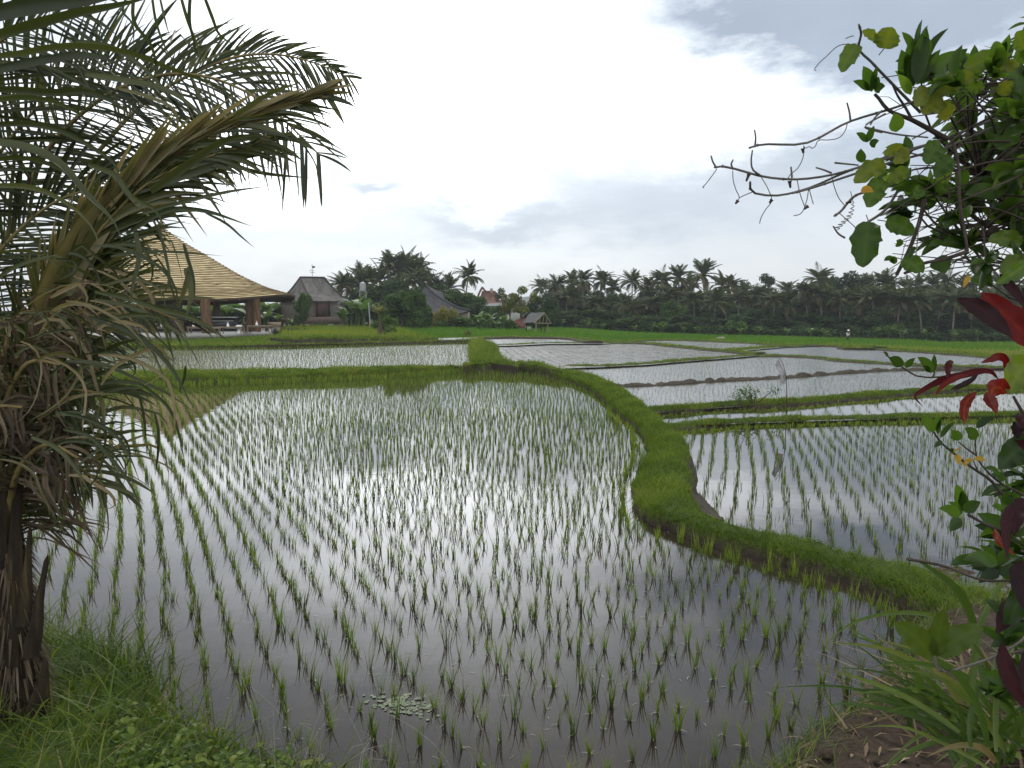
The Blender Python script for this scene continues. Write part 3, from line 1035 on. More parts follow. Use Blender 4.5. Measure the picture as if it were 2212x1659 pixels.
M['redtile'] = roofmat("red clay tile", [(.25, (.085, .042, .032)), (.5, (.13, .068, .05)), (.8, (.19, .105, .08))], scale=3)
M['plaster'] = surf("beige plaster", [(.3, (.22, .185, .14)), (.7, (.32, .27, .21))], 2, .9, .2)
M['tin'] = roofmat("grey corrugated sheet", [(.25, (.065, .068, .068)), (.5, (.10, .104, .103)), (.8, (.13, .133, .132))], scale=2, rough=.9)
M['rust'] = surf("rusty sheet", [(.3, (.09, .035, .025)), (.6, (.17, .07, .05)), (.8, (.24, .13, .10))], 3, .8, .3)
M['bark'] = surf("tree bark", [(.3, (.05, .038, .028)), (.7, (.12, .095, .07))], 7, .9, .7, stretch=(1, 1, .3))
M['palmbark'] = surf("palm bark", [(.3, (.09, .078, .062)), (.7, (.20, .175, .14))], 3, .9, .6, stretch=(.4, .4, 3))
M['leaf_dark'] = leafmat("dark tree leaf", [(0, (.016, .030, .013)), (.5, (.036, .066, .023)), (1, (.075, .12, .036))], .25, .7, .08)
M['leaf_mid'] = leafmat("tree leaf", [(0, (.024, .050, .012)), (.5, (.055, .108, .022)), (1, (.105, .170, .036))], .3, .65, .12)
M['leaf_yellow'] = leafmat("yellow green leaf", [(0, (.06, .08, .012)), (.5, (.13, .15, .022)), (1, (.24, .23, .035))], .35, .55, .25)
M['leaf_croton'] = leafmat("croton leaf", [(0, (.06, .085, .012)), (.5, (.16, .17, .025)), (1, (.26, .20, .035))], .3, .5, .3)
M['palmleaf'] = leafmat("palm leaf", [(0, (.022, .040, .014)), (.45, (.060, .085, .029)), (.8, (.12, .128, .052)), (1, (.17, .135, .078))], .25, .65, .12)
M['banana'] = leafmat("banana leaf", [(0, (.035, .075, .018)), (.5, (.075, .145, .03)), (1, (.15, .22, .06))], .35, .4, .4)
M['dryleaf'] = leafmat("dry leaf", [(0, (.10, .065, .035)), (.5, (.20, .14, .085)), (1, (.34, .27, .18))], .2, .7, .15)
M['plastic'] = leafmat("thin white plastic sheet", [(0, (.22, .22, .225)), (1, (.40, .40, .405))], .25, .35, .4, tb=1.0, tw=(1, 1, 1))
M['skin'] = surf("skin", [(.3, (.16, .085, .05)), (.7, (.20, .11, .07))], 8, .6, .05)
M['shirt'] = surf("grey shirt cloth", [(.3, (.40, .40, .42)), (.7, (.52, .52, .54))], 8, .85, .1)
M['trouser'] = surf("dark trousers", [(.3, (.035, .035, .045)), (.7, (.06, .06, .07))], 8, .9, .1)


# ================================================================ pavilion
def spline(xs, ys, t):
    return resample(np.stack([xs, ys], 1), len(t))


def build_pavilion():
    D = 85.0
    ctr = GD(359, D)
    apex = T(362, 494, D)
    k = D / F_PX
    root = thing("pavilion", (ctr[0], D, 0), "large open-sided dining pavilion under a flaring bamboo shingle roof", "pavilion")
    # outline of the roof (distance from the axis in px, height in px) measured on its right flank
    prof = np.array([(0, 490), (12, 498), (30, 512), (52, 528), (86, 549), (120, 571), (155, 593), (190, 612), (224, 628), (252, 638), (272, 646)], float)
    R = prof[:, 0] * k
    Z = np.array([T(359, y, D)[2] for y in prof[:, 1]])
    nrow, ns = 40, 96
    pr = resample(np.stack([R, Z], 1), nrow + 1)
    th = np.linspace(0, 2 * math.pi, ns + 1)
    ell = 1.0

    def ring(r, z, frac):
        # the eave sags between the main rafters and lifts a little towards the sides
        wob = frac ** 4 * (.16 * np.cos(5 * th + .6) + .55 * np.cos(th) ** 2 - .28)
        rr = r * (1 + .02 * frac * np.cos(5 * th + .6))
        return np.stack([rr * np.cos(th), ell * rr * np.sin(th), z + wob], -1)
    b = Buf()
    e = Buf()
    for i in range(nrow):
        f0, f1 = i / nrow, (i + 1) / nrow
        r0, z0 = pr[i]; r1, z1 = pr[i + 1]
        a = ring(max(r0 - .04, .0), z0, f0)
        c = ring(r1, z1 + .10, f1)
        # shingles end at slightly different heights
        c[:, 2] += np.r_[rng.normal(0, .012, ns), 0]
        d = ring(r1 - .03, z1 + .0, f1)
        tn = np.clip(rng.normal(.5, .22, ns + 1), 0, 1)
        b.grid(np.stack([a, c], 0), 0, np.r_[tn, tn])
        b.grid(np.stack([c, d], 0), 1)
    o = b.build("roof", [M['bamboo_roof'], M['bamboo_edge']], root)
    off = np.array([0, 0, 0])
    u = Buf()
    inner = [ring(pr[i][0] - .1, pr[i][1] - .22, i / nrow) for i in range(0, nrow + 1, 4)]
    u.grid(np.stack(inner, 0))
    u.build("ceiling", M['wood_dark'], o)
    rim = Buf()
    q = ring(pr[-1][0] - .12, pr[-1][1] - .10, 1.0)
    rim.tube(q, .13, 6, cap=False)
    rim.build("eave_beam", M['wood_dark'], o)
    for j in range(0, 60):
        t_ = j / 60 * 2 * math.pi
        if math.sin(t_) > .35:
            continue
        rf = Buf()
        r1, z1 = pr[-1]
        zz = z1 - .22 + (.16 * math.cos(5 * t_ + .6) + .55 * math.cos(t_) ** 2 - .28)
        rf.tube([[(r1 - s) * math.cos(t_), (r1 - s) * math.sin(t_), zz + s * .35] for s in (.05, 1.2)], .06, 5)
        rf.build("rafter", M['wood'], o)
    fin = Buf()
    za = pr[0][1]
    fin.lathe([(.5, za - .5), (.42, za - .1), (.3, za + .1), (.34, za + .25), (.2, za + .45), (.05, za + .7), (0, za + .72)], sides=12)
    fin.build("finial", M['bamboo_edge'], o)
    # deck, roughly round, edge pale
    zd = .42
    rd = 232 * k
    dk = Buf()
    thd = np.linspace(0, 2 * math.pi, 65)
    pr2 = [(0, zd), (rd * .96, zd), (rd, zd), (rd, zd - .5), (rd - .25, zd - .52), (rd - .3, zd - .95)]
    dk.lathe(pr2, sides=64)
    dk.build("deck", M['deck'], root)
    # plinth posts under the deck
    # log columns: (px, distance, radius m, top spread)
    for px, Dc, r in ((448, 74.5, .33), (541, 79.5, .26), (556, 79.0, .26), (388, 74.5, .3), (255, 76, .35), (150, 82, .35), (330, 96, .3), (470, 97, .3)):
        cb = Buf()
        x = (px - 1106) / F_PX * Dc - ctr[0]
        y = Dc - D
        zt = 3.75 + (1.5 if Dc > 90 else 0)
        zz = np.linspace(zd - .02, zt, 12)
        ph = px * .1
        pts = np.stack([x + .06 * np.sin(zz * 1.2 + ph), y + .05 * np.cos(zz + ph), zz], 1)
        rad = 1.3 * r * (1.25 - .45 * np.exp(-((zz - zd) / .9)) * 0 - .3 * (zz - zd) / 4 + .35 * np.clip((zz - 2.4) / 1.6, 0, 1) ** 2)
        cb.tube(pts, rad, 12)
        cb.build("column", M['wood'], root, smooth=True)
    return root, zd, k


PAV, ZD, PK = build_pavilion()


def at_deck(px, D):
    return ((px - 1106) / F_PX * D, D, ZD + .005)


def small_table(px, D, w, d, h, label, cat="table", legstyle=True, rz=0, mat='teak', group="low tables on the pavilion deck"):
    t = thing("low_table", at_deck(px, D), label, cat, group, rz)
    b = Buf(); b.box((0, 0, h - .035), (w, d, .07)); b.build("table_top", M[mat], t)
    b = Buf(); b.box((0, -d / 2 + .07, h - .12), (w * .86, .04, .10)); b.build("apron", M[mat], t)
    for sx in (-1, 1):
        for sy in (-1, 1):
            b = Buf()
            z = np.linspace(0, h - .07, 6)
            bow = np.array([.06, .0, -.03, -.03, 0, .03])
            b.tube(np.stack([sx * (w / 2 - .1) + sx * bow, np.full(6, sy * (d / 2 - .09)), z], 1), [.06, .05, .045, .05, .065, .07], 6)
            b.build("leg", M[mat], t)
    return t


def bench(px, D, w, h, label, rz=0, mat='teak'):
    t = thing("bench", at_deck(px, D), label, "bench", None, rz)
    b = Buf(); b.box((0, 0, h * .5), (w, .5, .07)); b.build("seat", M[mat], t)
    b = Buf(); b.box((0, .24, h * .82), (w, .05, h * .42)); b.build("backrest", M[mat], t)
    for sx in (-1, 1):
        b = Buf(); b.box((sx * (w / 2 - .05), 0, h * .25), (.07, .46, h * .5 - .035)); b.build("leg", M[mat], t)
    return t


def armchair(px, D, label, rz=0, mat='teak'):
    t = thing("armchair", at_deck(px, D), label, "chair", "chairs on the pavilion deck", rz)
    b = Buf(); b.box((0, 0, .40), (.6, .55, .06)); b.build("seat", M[mat], t)
    b = Buf(); b.box((0, .27, .70), (.6, .05, .55)); b.build("backrest", M[mat], t)
    for sx in (-1, 1):
        b = Buf(); b.box((sx * .29, -.02, .62), (.06, .5, .05)); b.build("arm", M[mat], t)
        for sy in (-1, 1):
            b = Buf(); b.box((sx * .27, sy * .24, .185), (.05, .05, .37)); b.build("leg", M[mat], t)
    return t


small_table(497, 72.5, 2.6, 1.0, .62, "low teak table with a white cup, before the long black counter")
small_table(352, 72.2, 1.9, 1.0, .62, "low teak table near the left end of the visible deck")
small_table(432, 71.8, 2.0, .9, .64, "long low teak table just left of the thick log column")
small_table(466, 72.0, 1.4, .9, .60, "short low teak table just right of the thick log column")
small_table(562, 76.5, 2.3, 1.0, .66, "low teak table below the pair of log columns")
bench(590, 77.5, 1.7, .95, "teak bench with a backrest at the right end of the deck", rz=-.5)
armchair(601, 79.5, "pale armchair at the right edge of the deck", rz=-1.0)
armchair(534, 76.5, "dark armchair left of the pair of log columns", rz=.9, mat='wood_dark')
armchair(399, 73.5, "dark armchair left of the thick log column in the shade", rz=2.2, mat='wood_dark')
armchair(377, 73.0, "dark armchair behind the leftmost low table", rz=-.6, mat='wood_dark')


def build_counter(px0, px1, D, label, h=1.45):
    a, c = at_deck(px0, D), at_deck(px1, D)
    w_ = c[0] - a[0]
    t = thing("bar_counter", ((a[0] + c[0]) / 2, D, ZD), label, "counter", "bar counters in the pavilion")
    b = Buf(); b.box((0, 0, h / 2 - .03), (w_, 1.0, h - .06)); b.build("body", M['black'], t)
    b = Buf(); b.box((0, -.02, h), (w_ + .2, 1.15, .08)); b.build("counter_top", M['white'], t)
    b = Buf(); b.box((0, -.53, h - .38), (w_ * .98, .05, .05)); b.build("rail", M['white'], t)
    return t


build_counter(395, 512, 80.5, "long black bar counter with a white edge behind the columns")
build_counter(318, 372, 79.5, "short black bar counter at the left of the pavilion", 1.15)


def stool(px, D, label):
    t = thing("white_stool", at_deck(px, D), label, "stool")
    b = Buf(); b.lathe([(0, .72), (.30, .72), (.30, .66), (.2, .62), (.17, .35), (.24, .06), (.3, 0), (0, 0)], sides=14)
    b.build("body", M['white'], t, smooth=True)
    b = Buf(); b.lathe([(0, .78), (.24, .77), (.29, .722), (0, .722)], sides=14); b.build("cushion", M['white'], t, smooth=True)


stool(518, 72.6, "white waisted stool beside the low table with the cup")


def cup(px, D, h, label):
    t = thing("vase", (at_deck(px, D)[0], D, ZD + h + .003), label, "vase", "white vases on the low tables")
    b = Buf(); b.lathe([(0, 0), (.09, 0), (.13, .1), (.11, .22), (.06, .27), (.07, .31), (0, .31)], sides=12)
    b.build("body", M['white'], t, smooth=True)
    b = Buf()
    R = blades(np.tile([0, 0, .3], (10, 1)), rng.uniform(.12, .25, 10), np.full(10, .05), rng.uniform(0, .5, 10), rng.random(10) * 6.28, .3, 2)
    b.ribbons(R, 0, rng.random(10)); b.build("flowers", M['white'], t)


cup(494, 72.5, .62, "white vase on the table before the long black counter")
cup(352, 72.2, .62, "white vase on the leftmost low table")
cup(420, 71.8, .64, "white vase on the table left of the thick log column")
cup(556, 76.5, .66, "white vase on the table below the pair of log columns")


# ================================================================ grey house
def build_house():
    D = 112.0
    k = D / F_PX
    ctr = GD(681, D)
    t = thing("house", (ctr[0], D, ctr[2]), "grey thatched house on stilts with bamboo blind walls", "house")

    def X(px): return (px - 681) * k
    def Zp(py): return T(681, py, D)[2] - ctr[2]
    er, ez = (X(754), Zp(650))
    rl, rr, rz_ = X(655), X(702), Zp(600)
    dpt = 5.2
    # roof with slightly sagging faces
    b = Buf()
    ys = 10
    L0, R0 = X(608), X(754)
    corners = [np.array([L0, -dpt, ez]), np.array([R0, -dpt, ez]), np.array([R0, dpt, ez]), np.array([L0, dpt, ez])]
    # the hip line seen on the front runs from the ridge's left end to x=695 at the eave: the house stands a little turned
    corners[0] = np.array([L0, -dpt * .2, ez]); corners[1] = np.array([X(697), -dpt, ez - .05]); corners[2] = np.array([R0, dpt * .1, ez]); corners[3] = np.array([X(665), dpt, ez])
    r0 = np.array([rl, -.6, rz_]); r1 = np.array([rr, .6, rz_])
    faces = [(corners[0], corners[1], r0, r0), (corners[1], corners[2], r1, r0), (corners[2], corners[3], r1, r1), (corners[3], corners[0], r0, r1)]
    for a, c, e, f in faces:
        s = np.linspace(0, 1, ys)
        G = np.zeros((ys, 12, 3))
        for i, ss in enumerate(s):
            A = a + (f - a) * ss; B = c + (e - c) * ss
            u = np.linspace(0, 1, 12)[:, None]
            G[i] = A + (B - A) * u
            G[i, :, 2] -= .38 * math.sin(ss * math.pi) * 1.0
        G += rng.normal(0, .02, G.shape)
        b.grid(G, 0, rng.random(ys * 12))
        G2 = G[:1].repeat(2, 0).copy(); G2[1, :, 2] -= .22
        b.grid(G2, 1)
    roof = b.build("roof", [M['thatch'], M['thatch_ridge']], t)
    rb = Buf()
    for a, c in ((r0, corners[0]), (r0, corners[1]), (r1, corners[2]), (r1, corners[3])):
        u = np.linspace(0, 1, 12)[:, None]
        q = a + (c - a) * u
        q[:, 2] += .06 - .38 * np.sin(u[:, 0] * math.pi)
        rb.tube(q, .13, 6)
    rb.tube(np.stack([r0, r1]) + np.array([0, 0, .06]), .15, 6)
    rb.build("ridge", M['thatch_ridge'], roof)
    an = Buf()
    mx = (r0 + r1) / 2
    an.tube([mx, mx + [0, 0, 1.9]], .035, 5)
    an.tube([mx + [-.3, 0, .75], mx + [.35, 0, .75]], .03, 4); an.tube([mx + [-.4, 0, 1.0], mx + [.3, 0, 1.0]], .03, 4)
    an.lathe([(0, 0), (.2, .12), (.28, .3), (0, .32)], mx + [.2, 0, 1.35], 8)
    an.build("antenna", M['black'], roof)
    # walls: two faces meeting near the hip
    wc = [c * np.array([.93, .88, 1]) for c in corners]
    zb = Zp(683)
    wb = Buf()
    for i in range(4):
        a, c = wc[i], wc[(i + 1) % 4]
        u = np.linspace(0, 1, 14)[:, None]
        top = a + (c - a) * u; top[:, 2] = ez - .1
        mid = a + (c - a) * u; mid[:, 2] = (ez + zb) / 2
        mid[:, 1] -= .08 * np.abs(np.sin(u[:, 0] * 9))
        bot = a + (c - a) * u; bot[:, 2] = zb - .06 * np.sin(u[:, 0] * math.pi * 3) ** 2
        wb.grid(np.stack([top, mid, bot], 0))
    wb.build("wall", M['blind'], t)
    # door panel on the front-right face
    a, c = wc[1], wc[2]
    db = Buf()
    for f0, f1, m_ in ((.06, .10, 1), (.12, .42, 0), (.44, .475, 1)):
        p0, p1 = a + (c - a) * f0, a + (c - a) * f1
        nrm = np.array([(c - a)[1], -(c - a)[0], 0]); nrm /= np.linalg.norm(nrm)
        q = np.array([p0, p1, p1, p0]) + nrm * .14
        q[:2, 2] = zb - .05; q[2:, 2] = ez - .12
        q2 = q + nrm * .05
        db.add(np.concatenate([q, q2]), [[4, 5, 6, 7], [0, 1, 5, 4], [1, 2, 6, 5], [2, 3, 7, 6], [3, 0, 4, 7]], m_)
    db.build("door", [M['doorwood'], M['wood_dark']], t)
    # balustrade boards below
    bb = Buf()
    z1 = Zp(684); z0 = Zp(699)
    for i in range(4):
        a, c = wc[i], wc[(i + 1) % 4]
        pa, pc = a.copy(), c.copy()
        q = np.array([pa, pc, pc, pa]); q[:2, 2] = z0; q[2:, 2] = z1
        cen = np.array([wc[j] for j in range(4)]).mean(0)
        outw = (q.mean(0) - cen) * np.array([1, 1, 0]); outw /= np.linalg.norm(outw)
        q2 = q + outw * .2
        bb.add(np.concatenate([q, q2]), [[4, 5, 6, 7], [0, 1, 5, 4], [1, 2, 6, 5], [2, 3, 7, 6], [3, 0, 4, 7]], 0)
    bb.build("balustrade", M['board'], t)
    for i in range(4):
        a, c = wc[i], wc[(i + 1) % 4]
        for f in (0, .33, .67):
            pb = Buf(); p = a + (c - a) * f
            pb.tube([[p[0] * .97, p[1] * .97, -.3], [p[0] * .97, p[1] * .97, z0 - .01]], .14, 8)
            pb.build("stilt", M['wood_dark'], t)


build_house()


def build_slate_house():
    D = 118.0
    c = GD(965, D)
    k = D / F_PX
    t = thing("slate_house", tuple(c), "house with a steep dark slate roof sweeping down to the right", "house")
    q = lambda px, py, d=0: np.array([(px - 965) * k, d, T(px, py, D + d)[2] - c[2]])
    b = Buf()
    rows = []
    edge = resample(np.array([q(917, 616), q(937, 635), q(970, 655), q(987, 664), q(1018, 671)]), 14)
    base = resample(np.array([q(908, 628), q(915, 645), q(930, 668), q(942, 682), q(948, 689)]), 14)
    # front face of the roof leans back: its upper edge lies deeper than its lower one
    edge[:, 1] = 2.5; base[:, 1] = -3.0
    edge[-1, 1] = -1; edge[:, 1] = np.linspace(3, -2.0, 14)
    base[:, 1] = np.linspace(2.6, -3.2, 14)
    edge_x = edge.copy()
    u = np.linspace(0, 1, 14)[None, :, None]
    low = resample(np.array([q(917, 616), q(925, 660), q(945, 688), q(975, 674), q(1018, 672)]), 14)
    G = edge[:, None] * (1 - u) + base[:, None] * u
    b.grid(G, 0, rng.random(14 * 14))
    # back face
    back = base.copy(); back[:, 1] += 9; back[:, 0] += 2.5
    b.grid(edge[:, None] * (1 - u) + back[:, None] * u, 0, rng.random(14 * 14))
    roof = b.build("roof", M['slate'], t)
    rb = Buf(); rb.tube(edge + np.array([0, 0, .08]), .16, 6); rb.build("ridge", M['slate'], roof)
    wb = Buf()
    z = T(990, 674, D)[2] - c[2]
    wb.box((q(988, 680)[0], 1.4, z / 2 - .1), ((1008 - 960) * k, 5.0, z + .0))
    wall = wb.build("wall", M['plaster'], t)
    wd = Buf(); wd.box((q(960, 680)[0], -1.12, z * .45), (1.1, .06, z * .7)); wd.build("door", M['wood_dark'], wall)


build_slate_house()


def build_red_house():
    D = 150.0
    c = GD(1058, D)
    k = D / F_PX
    t = thing("red_house", tuple(c), "house with a red clay tile roof behind the green trees", "house")
    q = lambda px, py, d=0: np.array([(px - 1058) * k, d, T(px, py, D + d)[2] - c[2]])
    b = Buf()
    e0, e1 = q(1030, 657, -4), q(1092, 654, -4)
    f0, f1 = q(1030, 650, 5), q(1092, 650, 5)
    r0, r1 = q(1042, 628), q(1066, 631)

    def face(a, c_, d, e):
        n = 10
        s = np.linspace(0, 1, n)[:, None, None]; u = np.linspace(0, 1, n)[None, :, None]
        G = (a * (1 - u) + c_ * u) * (1 - s) + (e * (1 - u) + d * u) * s
        G[:, :, 2] -= .5 * np.sin(np.linspace(0, 1, n) * math.pi)[:, None]
        b.grid(G, 0, rng.random(n * n))
    face(e0, e1, r1, r0); face(e1, f1, r1, r1); face(f1, f0, r0, r1); face(f0, e0, r0, r0)
    roof = b.build("roof", M['redtile'], t)
    g = Buf()
    pk = q(1042, 621)
    g.tube(np.array([pk, pk + (q(1050, 630) - q(1042, 621)) * 1.0, q(1062, 630), q(1068, 630), q(1092, 653, -3.9)]), .22, 6)
    g.tube(np.array([pk, q(1036, 634, -1.5), q(1030, 657, -3.9)]), .22, 6)
    g.build("ridge", M['redtile'], roof)
    ch = Buf(); ch.box(tuple(q(1062, 631) + [0, 0, -.1]), (.5, .5, 1.6)); ch.build("chimney", M['plaster'], roof)
    wb = Buf(); z = e0[2] - .3
    wb.box((q(1060, 660)[0], .4, z / 2), (46 * k, 6.5, z)); wall = wb.build("wall", M['plaster'], t)
    for px in (1045, 1074):
        wn = Buf(); wn.box((q(px, 660)[0], -2.9, z * .55), (1.2, .08, 1.3)); wn.build("window", M['wood_dark'], wall)


build_red_house()


# ================================================================ field shelters
def build_hut():
    D = 86.0
    c = PG(1160, 722)
    D = c[1]
    k = D / F_PX
    t = thing("field_shelter", tuple(c), "small open field shelter with a grey corrugated gable roof", "shelter")
    q = lambda px, py, d=0: np.array([(px - 1160) * k, d, T(px, py, D + d)[2] - c[2]])
    r0, r1 = q(1144, 677, 1.2), q(1175.5, 674.5, 0)
    a0, a1 = q(1129, 697.5, .2), q(1153, 696, -1.0)
    b0, b1 = a0 + 2 * (r0 - a0) * [1, 1, 0] + [.3, .3, 0], np.array(q(1191, 697, .9))

    def slab(p, nm, mat, corr=True):
        b = Buf()
        A, B, Cc, Dd = p
        n, m_ = 40, 5
        G = np.zeros((n, m_, 3))
        u = np.linspace(0, 1, n)
        for j, s in enumerate(np.linspace(0, 1, m_)):
            e = A + (Dd - A) * s; f = B + (Cc - B) * s
            G[:, j] = e + (f - e) * u[:, None]
        nr = np.cross(B - A, Dd - A); nr /= np.linalg.norm(nr)
        nr *= np.sign(nr[2])
        G += nr * (.022 * np.sin(u * 2 * math.pi * 14))[:, None, None]
        b.grid(G, 0, rng.random(n * m_))
        H = G - nr * .05
        b.grid(H[::-1], 0)
        for e in ((G[:, 0], H[:, 0]), (G[:, -1], H[:, -1]), (G[0], H[0]), (G[-1], H[-1])):
            b.grid(np.stack(e, 0))
        return b.build(nm, mat, t)
    slab((a0, a1 + [0, 0, 0], r1, r0), "roof", M['tin'])
    slab((b0, b1, r1 + [.02, 0, .02], r0 + [.02, 0, .02]), "roof", M['tin'])
    # gable timbers
    g = Buf()
    for p0, p1 in ((a1, b1), (a1, r1), (b1, r1)):
        g.tube(np.array([p0, p1]) + np.array([0, -.03, -.09]), .055, 5)
    mid = (a1 + b1) / 2
    for s in (.3, .5, .7):
        p = a1 + (b1 - a1) * s
        tp = (a1 + (r1 - a1) * s * 2 if s <= .5 else b1 + (r1 - b1) * (1 - s) * 2)
        g.tube(np.array([p, tp]) + np.array([0, .02, -.1]), .04, 4)
    g.build("gable_frame", M['teak'], t)
    for px, d, m_ in ((1157, -.75, 'teak'), (1184, .7, 'teak'), (1137.5, .45, 'wood_dark'), (1171, 1.6, 'wood_dark'), (1177.5, 1.0, 'wood_dark')):
        top = q(px, 697, d); p = np.array([top, [top[0], d, -.15]])
        b = Buf(); b.tube(np.linspace(p[1], p[0], 4) + rng.normal(0, .012, (4, 3)), .06, 7)
        b.build("post", M[m_], t)
    # bench boards inside
    # second, rusty shed behind
    c2 = PG(1121, 714.5)
    k2 = c2[1] / F_PX
    t2 = thing("rusty_shed", tuple(c2), "low shed with a rusty sheet roof left of the field shelter", "shed")
    q2 = lambda px, py, d=0: np.array([(px - 1121) * k2, d, T(px, py, c2[1] + d)[2] - c2[2]])
    b = Buf()
    tp = [q2(1109, 694), q2(1121, 689), q2(1136, 688), q2(1134, 699)]
    fr = [q2(1108, 697, -.8), q2(1118, 699.5, -.9), q2(1126, 705, -.9), q2(1134, 706, -.7)]
    b.grid(np.stack([np.array(tp) + [0, .9, .05], np.array(tp), np.array(fr)], 0), 0, rng.random(12))
    b.grid(np.stack([np.array(fr), np.array(fr) - [0, 0, .08]], 0), 0)
    b.build("roof", M['rust'], t2)
    b = Buf()
    b.box((q2(1122, 708)[0], .1, .38), (21 * k2, 1.2, .76)); b.build("wall", M['board'], t2)
    b = Buf(); b.box((q2(1114, 708)[0], -.53, .35), (8 * k2, .05, .66)); b.build("dark_opening_panel", M['black'], t2)  # black slab on the solid wall, its colour stands for shade inside an opening
    c3 = PG(1141, 716)
    t3 = Buf()
    n = 14
    u = np.linspace(0, 1, n)
    G = np.stack([np.stack([(u - .5) * .65 + .05 * np.sin(z * 7), .06 * np.sin(u * 14 + z * 2), np.full(n, z)], 1) for z in np.linspace(.0, .62, 6)], 1)
    t3.grid(G, 0, rng.random(n * 6))
    o = t3.build("hanging_cloth", M['plastic'])
    o.location = tuple(c3 + [0, -.2, .05])
    tag(o, "white cloth hanging between the rusty shed and the field shelter", "cloth")


build_hut()


# ================================================================ trees
def leaf_cloud(centres, radii, n, size, flat=.9, shell=.55):
    """n leaf quads spread through ellipsoidal clumps -> (n,4,3)"""
    centres = np.asarray(centres, float); radii = np.asarray(radii, float)
    wgt = (radii.prod(1)) ** .67
    q = rng.choice(len(centres), n, p=wgt / wgt.sum())
    d = rng.normal(0, 1, (n, 3)); d /= np.linalg.norm(d, axis=1, keepdims=True)
    r = shell + (1 - shell) * rng.random((n, 1)) ** .6
    r *= np.where(rng.random((n, 1)) < .12, rng.uniform(1.0, 1.3, (n, 1)), 1)
    p = centres[q] + d * radii[q] * r
    nrm = d * .6 + rng.normal(0, .6, (n, 3)) + np.array([0, 0, .5])
    nrm /= np.linalg.norm(nrm, axis=1, keepdims=True)
    a = np.cross(nrm, rng.normal(0, 1, (n, 3))); a /= np.linalg.norm(a, axis=1, keepdims=True)
    b = np.cross(nrm, a)
    s = size * rng.lognormal(0, .3, (n, 1))
    return np.stack([p - a * s * .55, p + b * s * .32, p + a * s * .6, p - b * s * .32], 1), q


def tree_meshes(h, cr, kind, seed, n=3600, size=.34, mat='leaf_dark', open_=False):
    global rng
    keep = rng
    rng = np.random.default_rng(seed)
    tb = Buf()
    zt = h * (.35 if not open_ else .5)
    tr = .016 * h + .05
    z = np.linspace(-.3, zt * 1.2, 7)
    pts = np.stack([.03 * h * np.sin(z * .5 + seed), .03 * h * np.cos(z * .4 + seed), z], 1)
    tb.tube(pts, np.linspace(tr * 1.3, tr * .6, 7), 8)
    cs, rs = [], []
    nb = 16 if not open_ else 12
    for i in range(nb):
        a = i * 2.4 + rng.random()
        rr = cr * rng.uniform(.35, .8) * (0 if i == 0 else 1) * (1 if open_ else math.sqrt(max(.15, 1 - (zz / h) ** 2.5)) if False else 1)
        zz = h * (rng.uniform(.42, .9) if open_ else rng.uniform(.2, .86)) if i else h * .88
        c = np.array([rr * math.cos(a), rr * math.sin(a), zz])
        s = cr * rng.uniform(.26, .48) * (.75 if open_ else 1)
        cs.append(c); rs.append([s, s, s * .85])
        st = pts[rng.integers(3, 7)]
        m_ = (st + c) / 2 + [0, 0, .04 * h]
        tb.tube(resample([st, m_, c], 6), np.linspace(tr * .5, tr * .12, 6), 5)
    Q, q = leaf_cloud(cs, rs, n, size, shell=.35)
    cb = Buf()
    t = np.clip(rng.normal(.45, .2, n) + rng.normal(0, .13, len(cs))[q], 0, 1)
    cb.add(Q.reshape(-1, 3), np.arange(n * 4).reshape(n, 4), 0, np.repeat(t, 4))
    r = (tb.mesh("trunk", M['bark'], True), cb.mesh("crown", M[mat]))
    rng = keep
    return r


def put_tree(name, meshes, loc, label, cat="tree", group=None, s=1.0, sz=None, rz=None, parts=("trunk", "crown")):
    t = thing(name, loc, label, cat, group, random.random() * 6.28 if rz is None else rz)
    t.scale = (s, s, s if sz is None else sz)
    for nm, me in zip(parts, meshes):
        if me is None:
            continue
        o = bpy.data.objects.new(nm, me)
        C.objects.link(o)
        o.parent = t
    return t


